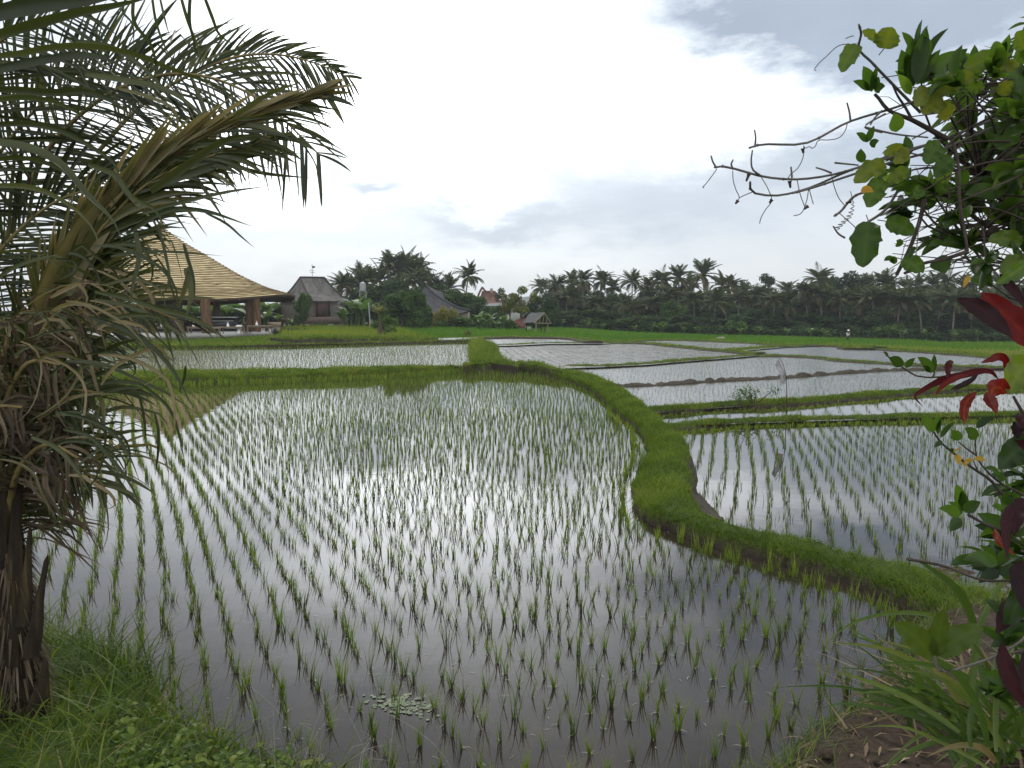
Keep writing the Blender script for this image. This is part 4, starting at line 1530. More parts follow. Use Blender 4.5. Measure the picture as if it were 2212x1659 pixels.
def frond_geo(L, rise, nl, lw, seed, droop=.9, leaf=.75, dry=0.0):
    """a palm frond along +X from the origin: rachis points, leaflet ribbons, tints"""
    r = np.random.default_rng(seed)
    n = 9
    s = np.linspace(0, 1, n)
    ang = rise - droop * s ** 1.4
    x = np.r_[0, np.cumsum(np.cos(ang[:-1]))] * L / (n - 1)
    z = np.r_[0, np.cumsum(np.sin(ang[:-1]))] * L / (n - 1)
    pts = np.stack([x, r.normal(0, .02) * x, z], 1)
    t = np.linspace(.16, 1.0, nl)
    P0 = np.stack([np.interp(t, s, pts[:, i]) for i in range(3)], 1)
    tg = np.stack([np.interp(t, s, np.gradient(pts[:, i])) for i in range(3)], 1)
    tg /= np.linalg.norm(tg, axis=1, keepdims=True)
    R, T_ = [], []
    for sd in (-1, 1):
        ln = leaf * np.sin(np.clip(t * 1.02 + .12, 0, 1.1) * math.pi / 1.12) ** .6 * r.uniform(.8, 1.15, nl) * (1 - .25 * t)
        side = np.array([0, sd, 0.0])
        d0 = tg * .65 + side * .8 + np.array([0, 0, .12])
        d0 /= np.linalg.norm(d0, axis=1, keepdims=True)
        k = 4
        cur = P0.copy(); cs = [cur]
        for j in range(k - 1):
            d = d0 + np.array([0, 0, -1]) * (.55 * (j + .35) / (k - 1) * 1.6) * r.uniform(.6, 1.3, (nl, 1))
            d /= np.linalg.norm(d, axis=1, keepdims=True)
            cur = cur + d * (ln / (k - 1))[:, None]
            cs.append(cur)
        cs = np.stack(cs, 1)
        wv = np.cross(d0, np.array([0, 0, 1.0])); wv /= np.linalg.norm(wv, axis=1, keepdims=True)
        wv = wv * .8 + np.array([0, 0, .6])
        prof = np.array([.7, 1, .7, .05]) * lw / 2
        R.append(np.stack([cs - wv[:, None] * prof[None, :, None], cs + wv[:, None] * prof[None, :, None]], 2))
        T_.append(np.clip(r.normal(.42 + dry, .15, nl), 0, 1))
    return pts, np.concatenate(R), np.concatenate(T_)


def palm_meshes(h, nf, L, seed, lean=.06, leaf=.8, lw=.09, nl=20, up=.0):
    global rng
    r = np.random.default_rng(seed)
    tb = Buf()
    z = np.linspace(-.4, h, 14)
    a = r.random() * 6.28
    off = lean * h * (z / h) ** 1.6
    pts = np.stack([np.cos(a) * off, np.sin(a) * off, z], 1)
    rad = .13 + .10 * np.exp(-np.maximum(z, 0) / .8)
    tb.tube(pts, rad, 8)
    cb = Buf()
    top = pts[-1]
    for i in range(nf):
        f = i / nf
        rise = 1.40 - 2.0 * f + r.normal(0, .2) + up
        droop = .95 + .5 * f + r.normal(0, .22)
        ps, R, tt = frond_geo(L * r.uniform(.85, 1.1), rise, nl, lw, int(r.integers(1e6)), droop, leaf, .45 if f > .86 else (-.05 + .15 * f))
        az = i * 2.39996 + r.normal(0, .35)
        ca, sa = math.cos(az), math.sin(az)
        rot = np.array([[ca, sa, 0], [-sa, ca, 0], [0, 0, 1]])
        cb.tube(ps @ rot + top, np.linspace(.05, .012, len(ps)), 4, 0, .75, cap=False)
        cb.ribbons((R.reshape(-1, 3) @ rot + top).reshape(R.shape), 0, tt)
    return tb.mesh("trunk", M['palmbark'], True), cb.mesh("crown", M['palmleaf'])


def banana_meshes(h, n, seed):
    r = np.random.default_rng(seed)
    tb = Buf(); cb = Buf()
    for s_ in range(max(1, n // 5)):
        o = np.array([r.normal(0, .45), r.normal(0, .45), 0]) * (s_ > 0)
        hh = h * r.uniform(.7, 1.0)
        z = np.linspace(-.2, hh * .5, 5)
        tb.tube(np.stack([np.full(5, o[0]), np.full(5, o[1]), z], 1), np.linspace(.13, .07, 5) * h / 4, 7)
        for i in range(6):
            az = i * 2.4 + r.random(); L = hh * r.uniform(.5, .75)
            rise = r.uniform(.75, 1.45); k = 9
            ang = rise - r.uniform(.9, 1.7) * np.linspace(0, 1, k) ** 1.5
            x = np.r_[0, np.cumsum(np.cos(ang[:-1]))] * L / (k - 1); zz = np.r_[0, np.cumsum(np.sin(ang[:-1]))] * L / (k - 1)
            t = np.linspace(0, 1, k)
            w_ = .17 * L * np.sin(np.clip(t * 1.05 - .05, 0, 1) * math.pi) ** .5
            w_[0] = .02; w_[-1] = .01
            c = np.stack([x, 0 * x, zz], 1)
            fold = np.stack([0 * x, w_, .25 * w_ * (1 - t * 1.6)], 1)
            fold2 = fold * np.array([1, -1, 1])
            RR = np.stack([c + fold, c, c + fold2], 1)
            ca, sa = math.cos(az), math.sin(az)
            rot = np.array([[ca, sa, 0], [-sa, ca, 0], [0, 0, 1]])
            RR = RR.reshape(-1, 3) @ rot + o + np.array([0, 0, hh * .5])
            cb.ribbons3(RR.reshape(1, k, 3, 3), 0, np.clip(r.normal(.5, .2, 1), 0, 1))
    return tb.mesh("stem", M['banana'], True), cb.mesh("leaves", M['banana'])


def bush_meshes(seed, n=900, size=.2, mat='leaf_mid', h=1.0):
    global rng
    keep = rng
    rng = np.random.default_rng(seed)
    tb = Buf(); cs = []; rs = []
    for i in range(6):
        c = np.array([rng.normal(0, .45), rng.normal(0, .45), h * rng.uniform(.35, .75)])
        tb.tube([[c[0] * .2, c[1] * .2, -.1], c * [.7, .7, .6], c], [.035, .025, .01], 5)
        cs.append(c); rs.append([.42, .42, .36 * h])
    Q, q = leaf_cloud(cs, rs, n, size, shell=.25)
    cb = Buf()
    cb.add(Q.reshape(-1, 3), np.arange(n * 4).reshape(n, 4), 0, np.repeat(np.clip(rng.normal(.5, .22, n), 0, 1), 4))
    r = tb.mesh("stem", M['bark']), cb.mesh("foliage", M[mat])
    rng = keep
    return r


ORD = ["first", "second", "third", "fourth", "fifth", "sixth", "seventh", "eighth", "ninth", "tenth", "eleventh", "twelfth", "thirteenth", "fourteenth", "fifteenth", "sixteenth", "seventeenth", "eighteenth", "nineteenth",
       "twentieth"] + ["twenty-" + x for x in ("first", "second", "third", "fourth", "fifth", "sixth", "seventh", "eighth", "ninth")] + ["thirtieth"] + ["thirty-" + x for x in ("first", "second", "third", "fourth", "fifth", "sixth", "seventh", "eighth", "ninth")] + ["fortieth"] + ["forty-" + x for x in ("first", "second", "third", "fourth", "fifth", "sixth", "seventh", "eighth", "ninth")] + ["fiftieth"] + ["fifty-" + x for x in ("first", "second", "third", "fourth", "fifth", "sixth", "seventh", "eighth", "ninth")]

PALMS = [palm_meshes(11.0, 30, 3.9, 100 + i, lean=l, leaf=1.15, lw=.17, nl=24) for i, l in enumerate((.03, .07, .12, .05, .10, .02, .16, .08))]
PALMS_UP = [palm_meshes(9.2, 26, 5.2, 200 + i, lean=.05, leaf=1.3, lw=.20, nl=26, up=.30) for i in range(3)]
BROAD = [tree_meshes(9.5, 4.2, 'b', 300 + i, 8500, .44, 'leaf_dark') for i in range(4)]
BROADM = [tree_meshes(8.0, 3.6, 'b', 320 + i, 8000, .40, 'leaf_mid') for i in range(3)]
SPARSE = [tree_meshes(12.0, 3.6, 's', 340 + i, 1300, .36, 'leaf_dark', True) for i in range(2)]
YELLOWT = [tree_meshes(8.5, 2.9, 'y', 360 + i, 3000, .30, 'leaf_yellow', True) for i in range(2)]
BANANAS = [banana_meshes(4.0, 12, 400 + i) for i in range(4)]
BUSH = [bush_meshes(420 + i, 900, .16, m_) for i, m_ in enumerate(('leaf_mid', 'leaf_dark', 'leaf_croton', 'leaf_mid'))]


def palm_at(px, top_y, D, i, label, group, up=False, k=1.0, name="coconut_palm"):
    """place a palm so that its crown's top reaches picture row top_y"""
    base = GD(px, D)
    top = T(px, top_y, D)[2]
    hgt = top - base[2]
    nat = 13.3 if not up else 13.4
    s = hgt / nat
    lst = PALMS_UP if up else PALMS
    t = put_tree(name, lst[i % len(lst)], tuple(base), label, "palm tree", group)
    wd = s * k
    if s < .8 and not up:
        wd = max(wd, .85 * k)
    t.scale = (wd, wd, s)
    return t


# --- tall palms behind the houses
CL = [(738, 597, 128, 0), (762, 586, 132, 1), (775, 571, 136, 1), (800, 573, 134, 1), (818, 566, 140, 1), (846, 550, 142, 0), (868, 546, 142, 1), (886, 541, 146, 1), (905, 560, 148, 0), (926, 588, 150, 0), (948, 592, 152, 1), (972, 590, 150, 1), (1002, 574, 148, 0), (898, 585, 136, 0), (858, 590, 130, 1)]
for i, (px, py, D, up) in enumerate(CL):
    palm_at(px, py, D, i, "coconut palm behind the houses, %s from the left of that group" % ORD[i], "coconut palms behind the houses", bool(up), 1.05)
# --- skyline palms of the wood on the right
TL = [(1162, 603, 175), (1207, 598, 150), (1234, 590, 160), (1263, 588, 150), (1291, 586, 156), (1318, 604, 162), (1364, 589, 150), (1402, 602, 158), (1432, 585, 152), (1463, 577, 156), (1490, 598, 164),
      (1524, 567, 140), (1551, 596, 150), (1573, 598, 154), (1602, 612, 160), (1690, 612, 150), (1758, 581, 146), (1783, 600, 158), (1868, 597, 150), (1893, 590, 142), (1920, 594, 140), (1945, 602, 148), (1972, 598, 138), (2003, 596, 144), (2041, 585, 152), (2075, 598, 140), (2110, 590, 146), (2150, 592, 140), (2190, 588, 146), (2240, 590, 140)]
TL2 = [(1222, 628, 138), (1280, 640, 136), (1345, 632, 134), (1420, 640, 132), (1455, 622, 134), (1500, 632, 130), (1540, 622, 127), (1592, 628, 128), (1640, 622, 128), (1668, 634, 124), (1700, 628, 126), (1745, 612, 124), (1775, 618, 122), (1812, 630, 122), (1850, 616, 122), (1880, 628, 118), (1905, 622, 120), (1935, 630, 116), (1962, 622, 118), (1990, 634, 114), (2020, 622, 116), (2055, 632, 112), (2095, 622, 114), (2140, 630, 112), (2185, 626, 112)]
for i, (px, py, D) in enumerate(TL):
    palm_at(px, py, D, i * 2 + 1, "tall coconut palm of the right-hand wood, %s along its skyline from the field shelter" % ORD[i], "skyline coconut palms of the wood", False, 1.0)
for i, (px, py, D) in enumerate(TL2):
    palm_at(px, py, D, i * 3, "lower coconut palm of the right-hand wood, %s along its front from the field shelter" % ORD[i], "lower coconut palms of the wood", i % 4 == 2, 1.12)
# leaning trunk
t = palm_at(1412, 640, 129, 2, "strongly leaning coconut palm at the front edge of the right-hand wood", "lower coconut palms of the wood")
t.rotation_euler = (0, .62, 2.6)
# --- broadleaf trees filling the wood
k_ = 0
for row, (Dn, y0, y1, cnt) in enumerate(((162, 600, 622, 24), (142, 622, 655, 26), (127, 655, 688, 28))):
    for j in range(cnt):
        px = 1185 + (j + .5) / cnt * 1080 + random.uniform(-14, 14)
        D = Dn - (px - 1185) / 1080 * 12 + random.uniform(-3, 3)
        base = GD(px, D)
        top = T(px, random.uniform(y0, y1), D)[2]
        s = (top - base[2]) / 10.6
        lst = BROAD if random.random() < .8 else BROADM
        w_ = max(s, .75) * random.uniform(.95, 1.25)
        put_tree("broadleaf_tree", lst[(k_ * 5 + row) % len(lst)], tuple(base), "dark broadleaf tree of the right-hand wood, %s from the left in its %s row" % (ORD[j], ("back", "middle", "front")[row]), "tree", "broadleaf trees of the wood", w_, s)
        k_ += 1


def tree_at(name, meshes, px, top_y, D, label, wk=1.0, nat=10.2, cat="tree", group=None):
    base = GD(px, D)
    s = (T(px, top_y, D)[2] - base[2]) / nat
    return put_tree(name, meshes, tuple(base), label, cat, group, s * wk, s)


tree_at("sparse_tree", SPARSE[0], 1648, 570, 140, "thinly leaved tree showing sky through its crown above the wood", 1.0, 13.2)
tree_at("sparse_tree", SPARSE[1], 1612, 592, 146, "thinly leaved lower tree beside the sparse crown above the wood", .9, 13.2)
tree_at("broad_tree", BROAD[1], 1832, 573, 152, "tall dark round-crowned tree rising above the wood behind the person", 1.0, 10.4)
tree_at("broad_tree", BROAD[3], 1800, 592, 156, "dark tree shoulder left of the tall round-crowned tree", .9, 10.4)
tree_at("green_tree", BROADM[0], 1448, 640, 126, "lighter green tree at the front of the wood left of its middle", 1.0, 8.8)
# trees around the houses
tree_at("fruit_tree", BROADM[1], 786, 634, 106, "green tree hiding the tower of the water tank", .8, 8.8)
tree_at("fruit_tree", BROADM[0], 872, 618, 100, "wide green fruit tree left of the dark slate roof", 1.35, 8.8)
tree_at("fruit_tree", BROADM[2], 835, 640, 101, "lower green fruit tree left of the wide one", 1.25, 8.8)
tree_at("fruit_tree", BROADM[2], 896, 618, 99, "tall green fruit tree against the left edge of the dark slate roof", .8, 8.8)
tree_at("broad_tree", BROADM[1], 1052, 657, 118, "green tree hiding the wall of the red-roofed house", .9, 8.8)
tree_at("broad_tree", BROADM[0], 1078, 654, 120, "green tree below the right end of the red roof", .9, 8.8)
tree_at("fruit_tree", BROADM[1], 905, 640, 102, "green fruit tree right against the dark slate roof", 1.0, 8.8)
tree_at("broad_tree", BROADM[1], 975, 618, 132, "green tree behind the tip of the dark slate roof", 1.2, 8.8)
tree_at("broad_tree", BROADM[2], 1012, 624, 134, "round green tree between the slate roof and the red roof", 1.2, 8.8)
tree_at("broad_tree", BROAD[2], 1030, 650, 126, "dark tree below the left end of the red roof", 1.0, 10.4)
tree_at("yellow_tree", YELLOWT[0], 1128, 606, 108, "yellow green tree with a thin pale trunk behind the field shelter", 1.0, 9.3)
tree_at("yellow_tree", YELLOWT[1], 1104, 620, 112, "yellow green tree left of the thin pale trunk", .9, 9.3)
tree_at("sparse_tree", SPARSE[1], 1086, 608, 128, "airy thin-leaved tree right of the red roof", .8, 13.2)
tree_at("broad_tree", BROAD[0], 1164, 634, 108, "dark round tree directly behind the field shelter", 1.05, 10.4)
tree_at("broad_tree", BROAD[1], 1190, 640, 122, "dark tree at the left end of the wood", .9, 10.4)
for i, (px, py, D, kd) in enumerate(((768, 622, 126, 0), (800, 612, 124, 2), (742, 640, 122, 3), (830, 606, 126, 1), (948, 606, 136, 0), (860, 600, 128, 2))):
    tree_at("broad_tree", BROAD[kd], px, py, D, "dark tree below the coconut palms behind the houses, %s from the left" % ORD[(1, 2, 0, 3, 5, 4)[i]], 1.25, 10.2, group="dark trees behind the houses")
tree_at("slim_tree", BROADM[1], 656, 626, 103, "slim dark tree standing before the grey thatched house", .55, 8.8)
tree_at("broad_tree", BROAD[2], 560, 655, 125, "dark tree seen under the pavilion roof at its right end", 1.0, 10.4)
for i, (px, py) in enumerate(((240, 640), (330, 650), (400, 652), (460, 655), (510, 650), (600, 668), (100, 640), (-30, 620))):
    tree_at("broad_tree", (BROAD + BROADM)[i % 7], px, py, 128, "tree behind the pavilion, %s of those seen between its posts" % ORD[i], 1.3, 10.0, group="trees behind the pavilion")
for i, (px, py, D) in enumerate(((752, 668, 104), (760, 642, 101), (744, 672, 99), (776, 646, 100), (788, 655, 98), (575, 672, 98), (628, 690, 99), (603, 676, 97))):
    tree_at("banana_plant", BANANAS[i % 4], px, py, D, "banana plant beside the grey house, %s from the left of its row" % ORD[(3, 4, 5, 6, 7, 0, 2, 1)[i]], 1.0, 3.3, "banana plant", "banana plants by the grey house")
for i, (px, py, D) in enumerate(((735, 699, 95), (660, 698, 94))):
    tree_at("banana_plant", BANANAS[(i + 1) % 4], px, py, D, ("young pale banana plant in the yellow grass below the water tank", "young banana plant in the grass below the grey house")[i], 1.1, 4.2, "banana plant")
for i, (px, py, D) in enumerate(((1030, 668, 104), (1060, 672, 103), (1082, 668, 104), (1045, 682, 101), (1075, 686, 100))):
    tree_at("banana_plant", BANANAS[(i * 3 + 1) % 4], px, py, D, "banana plant below the red roof, %s from the left of its patch" % ORD[(0, 2, 4, 1, 3)[i]], 1.2, 4.2, "banana plant", "banana plants below the red roof")
for i in range(15):
    px = 180 + i * 31 + random.uniform(-8, 8)
    tree_at("banana_plant", BANANAS[i % 4], px, random.uniform(648, 664), 106 + (i % 3) * 4, "banana plant behind the pavilion, %s from the left of that thicket" % ORD[i], 1.5, 3.4, "banana plant", "banana plants behind the pavilion")
for i in range(12):
    px = 170 + i * 40 + random.uniform(-8, 8)
    base = GD(px, 116)
    put_tree("bush", BUSH[(0, 1, 3)[i % 3]], tuple(base), "tall bush behind the pavilion, %s from the left of that hedge" % ORD[i], "bush", "bushes behind the pavilion", 3.2, 3.6, parts=("stem", "foliage"))
BPL = [(890, 690, 0, 1.3, "low green bush at the foot of the fruit trees"), (912, 683, 2, 1.5, "yellow croton bush left of the slate roof's foot"), (933, 690, 2, 1.2, "small yellow croton bush at the slate roof's foot"),
       (950, 691, 0, 1.3, "green bush below the slate roof"), (972, 688, 1, 1.5, "dark bush in front of the beige wall"), (1000, 684, 0, 1.7, "tall leafy bush right of the beige wall"), (1022, 691, 1, 1.4, "dark bush left of the red roof's banana patch"),
       (1050, 694, 3, 1.4, "green bush in front of the banana patch"), (1092, 690, 0, 1.3, "upright bush left of the rusty shed"), (985, 699, 3, .9, "low bush at the edge of the field below the beige wall"), (1016, 700, 3, .8, "low bush at the field edge below the red roof"),
       (1060, 703, 3, .7, "low spreading bush in the field left of the rusty shed"), (965, 661, 2, 1.1, "yellow flowering bush behind the slate roof"), (640, 706, 1, 1.1, "dark bush at the foot of the grey house"), (690, 704, 0, 1.0, "green bush between the grey house and the yellow grass"),
       (612, 713, 1, 1.2, "dark bush at the right end of the pavilion deck"), (800, 700, 1, 1.6, "dark bush behind the grey pole"), (770, 702, 1, 1.4, "dark bush left of the grey pole"), (745, 703, 1, 1.3, "dark bush behind the young pale banana plant"), (842, 702, 1, 1.5, "dark bush right of the trunk with the spiky top")]
for px, py, kd, sc, lab in BPL:
    D = 106.0 if py < 705 else 80.0
    base = GD(px, D)
    top = T(px, py, D)[2]
    s = max((top - base[2]) / 1.05, .8)
    put_tree("bush", BUSH[kd], tuple(base), lab, "bush", None, sc * 1.3, s, parts=("stem", "foliage"))
# bananas and scrub along the foot of the wood
FB = [(1215, 700), (1268, 706), (1300, 704), (1372, 702), (1430, 708), (1478, 716), (1510, 708), (1600, 716), (1640, 718), (1700, 722), (1752, 716), (1785, 728), (1950, 712), (2000, 706), (2060, 716), (2110, 704)]
for i, (px, py) in enumerate(FB):
    D = 122 - (px - 1200) / 1000 * 16
    base = GD(px, D)
    s = max((T(px, py, D)[2] - base[2]) / 4.2, .45)
    put_tree("banana_plant", BANANAS[i % 4], tuple(base), "banana plant at the foot of the right-hand wood, %s from the left" % ORD[i], "banana plant", "banana plants at the foot of the wood", s)
for i in range(26):
    px = 1195 + i * 40 + random.uniform(-10, 10)
    D = 124 - (px - 1200) / 1000 * 16
    base = GD(px, D)
    put_tree("scrub_bush", BUSH[(1, 1, 0, 1)[i % 4]], tuple(base), "scrub bush along the edge of the right-hand wood, %s from the left" % ORD[i], "bush", "scrub bushes along the wood", random.uniform(1.6, 2.6), random.uniform(1.4, 2.4), parts=("stem", "foliage"))


# ================================================================ small things of the middle distance
def build_tank():
    D = 112.0
    base = GD(786, D)
    k = D / F_PX
    t = thing("water_tank", tuple(base), "shiny ribbed water tank on a steel tower beside the grey house", "water tank")
    z0, z1 = T(786, 628, D)[2] - base[2], T(786, 609, D)[2] - base[2]
    pr = [(0, z0)]
    for i in range(13):
        pr.append((13 * k * .5 * (1 + .03 * (i % 2)), z0 + (z1 - z0) * (.03 + .82 * i / 12)))
    pr += [(9 * k * .5, z1 - .1), (2 * k, z1), (0, z1)]
    b = Buf(); b.lathe(pr, sides=18); b.build("tank", M['metal'], t)
    b = Buf(); b.box((0, 0, z0 - .06), (1.1, 1.1, .1)); b.build("platform", M['metal'], t)
    for sx in (-1, 1):
        for sy in (-1, 1):
            b = Buf(); b.tube([[sx * .5, sy * .5, -.2], [sx * .42, sy * .42, z0 - .11]], .05, 5); b.build("leg", M['metal'], t)
    b = Buf()
    for z in np.linspace(1, z0 - .8, 4):
        b.tube([[-.48, -.48, z], [.45, -.46, z + .7]], .025, 4); b.tube([[.48, .48, z], [-.45, .46, z + .7]], .025, 4)
    b.build("bracing", M['metal'], t)


build_tank()


def build_pole():
    a = PG(801, 716)
    top = T(796, 654, a[1]) - a
    t = thing("utility_pole", tuple(a), "thin grey metal pole standing in the yellow grass", "pole")
    b = Buf(); b.tube(np.linspace([0, 0, -.2], top, 6), np.linspace(.09, .065, 6), 8); b.build("shaft", M['metal'], t, smooth=True)
    b = Buf(); b.box(tuple(top + [0, 0, .03]), (.2, .2, .06)); b.build("cap", M['metal'], t)


build_pole()


def build_spiky():
    a = PG(821, 734.5)
    k = a[1] / F_PX
    t = thing("spiky_tree", tuple(a), "small tree with a shaggy trunk, leafy skirt and a spiky pale top", "tree")
    h = 79 * k
    b = Buf()
    z = np.linspace(-.2, h * .82, 12)
    b.tube(np.stack([.05 * np.sin(z * 1.5), 0 * z, z], 1), np.interp(z, [-.2, .3, 1.2, h], [.42, .34, .2, .12]), 9)
    b.build("trunk", M['bark'], t, smooth=True)
    b = Buf()
    n = 64
    az = rng.random(n) * 6.28
    R = blades(np.tile([0, 0, h * .72], (n, 1)) + rng.normal(0, .08, (n, 3)), rng.uniform(.6, 1.15, n) * .95, np.full(n, .12), rng.uniform(.1, 1.2, n), az, .6, 3)
    b.ribbons(R, 0, rng.random(n)); b.build("spiky_crown", M['leaf_yellow'], t)
    b = Buf()
    cs = [[rng.normal(0, .45), rng.normal(0, .4), h * rng.uniform(.28, .6)] for _ in range(9)]
    Q, q = leaf_cloud(cs, np.tile([.42, .4, .4], (9, 1)), 900, .17, shell=.2)
    b.add(Q.reshape(-1, 3), np.arange(3600).reshape(-1, 4), 0, np.repeat(np.clip(rng.normal(.6, .2, 900), 0, 1), 4))
    b.build("foliage", M['leaf_mid'], t)
    b = Buf()
    n = 60
    R = blades(np.c_[rng.normal(.18, .1, n), rng.normal(-.2, .1, n), np.full(n, h * .30)], -rng.uniform(.4, .9, n), np.full(n, .05), rng.uniform(-.1, .2, n), rng.random(n) * 6.28, .1, 2)
    b.ribbons(R, 0, rng.random(n)); b.build("dead_leaves", M['dryleaf'], t)
    b = Buf()
    n = 300
    p = np.c_[rng.normal(0, .42, (n, 2)), np.full(n, -.05)]
    b.ribbons(blades(p, rng.uniform(.3, .8, n), np.full(n, .05), rng.uniform(.1, .6, n), rng.random(n) * 6.28, .4, 2), 0, rng.random(n))
    b.build("foot_grass", M['wildgrass'], t)


build_spiky()


def build_red_plant():
    a = PG(1011, 729)
    t = thing("red_plant", tuple(a), "small dark red plant growing on the bund by the far pond", "plant")
    n = 40
    b = Buf(); b.tube([[0, 0, -.1], [.02, 0, .35]], .03, 5); b.build("stem", M['bark'], t)
    b = Buf()
    M['redplant'] = leafmat("dull red leaf", [(0, (.035, .02, .012)), (.5, (.09, .04, .02)), (1, (.12, .09, .03))], .3)
    R = blades(np.tile([0, 0, .05], (n, 1)) + np.c_[rng.normal(0, .12, (n, 2)), rng.uniform(0, .3, n)], rng.uniform(.3, .6, n), np.full(n, .08), rng.uniform(.1, .7, n), rng.random(n) * 6.28, .3, 3)
    b.ribbons(R, 0, rng.random(n)); b.build("leaves", M['redplant'], t)


build_red_plant()


def build_flag():
    base = P(1699, 906, ZR1)
    D = base[1]
    k = D / F_PX
    t = thing("bird_scarer_flag", tuple(base), "thin bent bamboo pole with a torn white plastic strip flag", "flag")
    q = lambda px, py: T(px, py, D) - base
    pole = resample(np.array([q(1699, 915), q(1699, 880), q(1699.5, 840), q(1697, 808), q(1691, 786), q(1683, 772)]), 16)
    b = Buf(); b.tube(pole, np.linspace(.013, .007, 16), 6); b.build("pole", M['wood_dark'], t, smooth=True)
    fr = resample(np.array([q(1682.5, 775), q(1689, 790), q(1695, 806), q(1697.5, 820), q(1697.5, 829)]), 14)
    fl = resample(np.array([q(1674.5, 786), q(1679, 797), q(1684, 808), q(1685, 818), q(1683.5, 833)]), 14)
    u = np.linspace(0, 1, 7)[None, :, None]
    G = fr[:, None] * (1 - u) + fl[:, None] * u
    G[:, :, 1] += .045 * np.sin(np.linspace(0, 9, 14))[:, None] + .03 * np.sin(np.linspace(0, 6, 7))[None]
    b = Buf(); b.grid(G, 0, rng.random(98)); b.build("plastic_strip", M['plastic'], t, smooth=True)


build_flag()


def build_bund_bush():
    a = P(1629, 866, .03)
    for px, py, w_, lab in ((1629, 866, 1.0, "small leafy weed bush on the bund left of the flag pole"), (1600, 872, .55, "low weed tuft beside the small bush on the bund")):
        a = P(px, py, .03)
        k = a[1] / F_PX
        put_tree("weed_bush", BUSHS, tuple(a), lab, "bush", None, .5 * w_, .5 * w_, parts=("stem", "foliage"))


BUSHS = bush_meshes(470, 420, .09, 'leaf_mid', 1.0)
build_bund_bush()


def build_tarp():
    a = PG(1556, 725)
    t = thing("tarp_tent", tuple(a), "low brown tarpaulin ridge tent at the far edge of the rice field", "tent")
    k = a[1] / F_PX
    w_, h_ = 25 * k, 7.5 * k
    b = Buf()
    b.grid(np.stack([[[-w_ / 2, -1, 0], [-w_ * .36, 0, h_]], [[w_ / 2, -1, 0], [w_ * .40, 0, h_ * .96]]], 0))
    b.grid(np.stack([[[-w_ * .36, 0, h_], [-w_ / 2, 1.2, 0]], [[w_ * .40, 0, h_ * .96], [w_ / 2, 1.2, 0]]], 0))
    b.build("sheet", surf("brown tarpaulin", [(.3, (.20, .14, .105)), (.7, (.28, .20, .15))], 3, .8, .3), t)
    b = Buf(); b.tube([[-w_ * .36, 0, 0], [-w_ * .36, 0, h_ - .03]], .04, 5); b.tube([[w_ * .4, 0, 0], [w_ * .4, 0, h_ * .93]], .04, 5); b.build("pole", M['wood'], t)


build_tarp()
for i, (px, py, w_, lab) in enumerate(((1691, 726, .9, "white sack lying at the edge of the wood"), (1557, 736, .9, "pale yellow sack lying in the green rice field"), (1727, 729, .5, "small white sack right of the larger one by the wood"))):
    a = PG(px, py)
    b = Buf()
    th = np.linspace(0, 2 * math.pi, 13)
    rows = []
    for s in np.linspace(-1, 1, 9):
        r = (1 - abs(s) ** 2.6) ** .5 * .32 + .015
        rows.append(np.stack([np.full(13, s * .62), r * np.cos(th) * 1.1, .24 + r * np.sin(th) * .8 + .03 * np.sin(4 * s)], 1))
    b.grid(np.stack(rows, 0) * w_)
    o = b.build("sack", M['plaster'] if i == 1 else M['white'], smooth=True)
    o.location = tuple(a)
    tag(o, lab, "sack")


# ================================================================ person in the field
def skin_mesh(name, verts, edges, radii, mat, sub=1, root=0):
    me = bpy.data.meshes.new(name)
    me.from_pydata([tuple(v) for v in verts], edges, [])
    o = bpy.data.objects.new(name, me)
    C.objects.link(o)
    m = o.modifiers.new("skin", 'SKIN')
    for v, r in zip(me.skin_vertices[0].data, radii):
        v.radius = (r, r) if np.isscalar(r) else r
    me.skin_vertices[0].data[root].use_root = True
    if sub:
        s = o.modifiers.new("sub", 'SUBSURF'); s.levels = sub; s.render_levels = sub
    me.materials.append(mat)
    return o


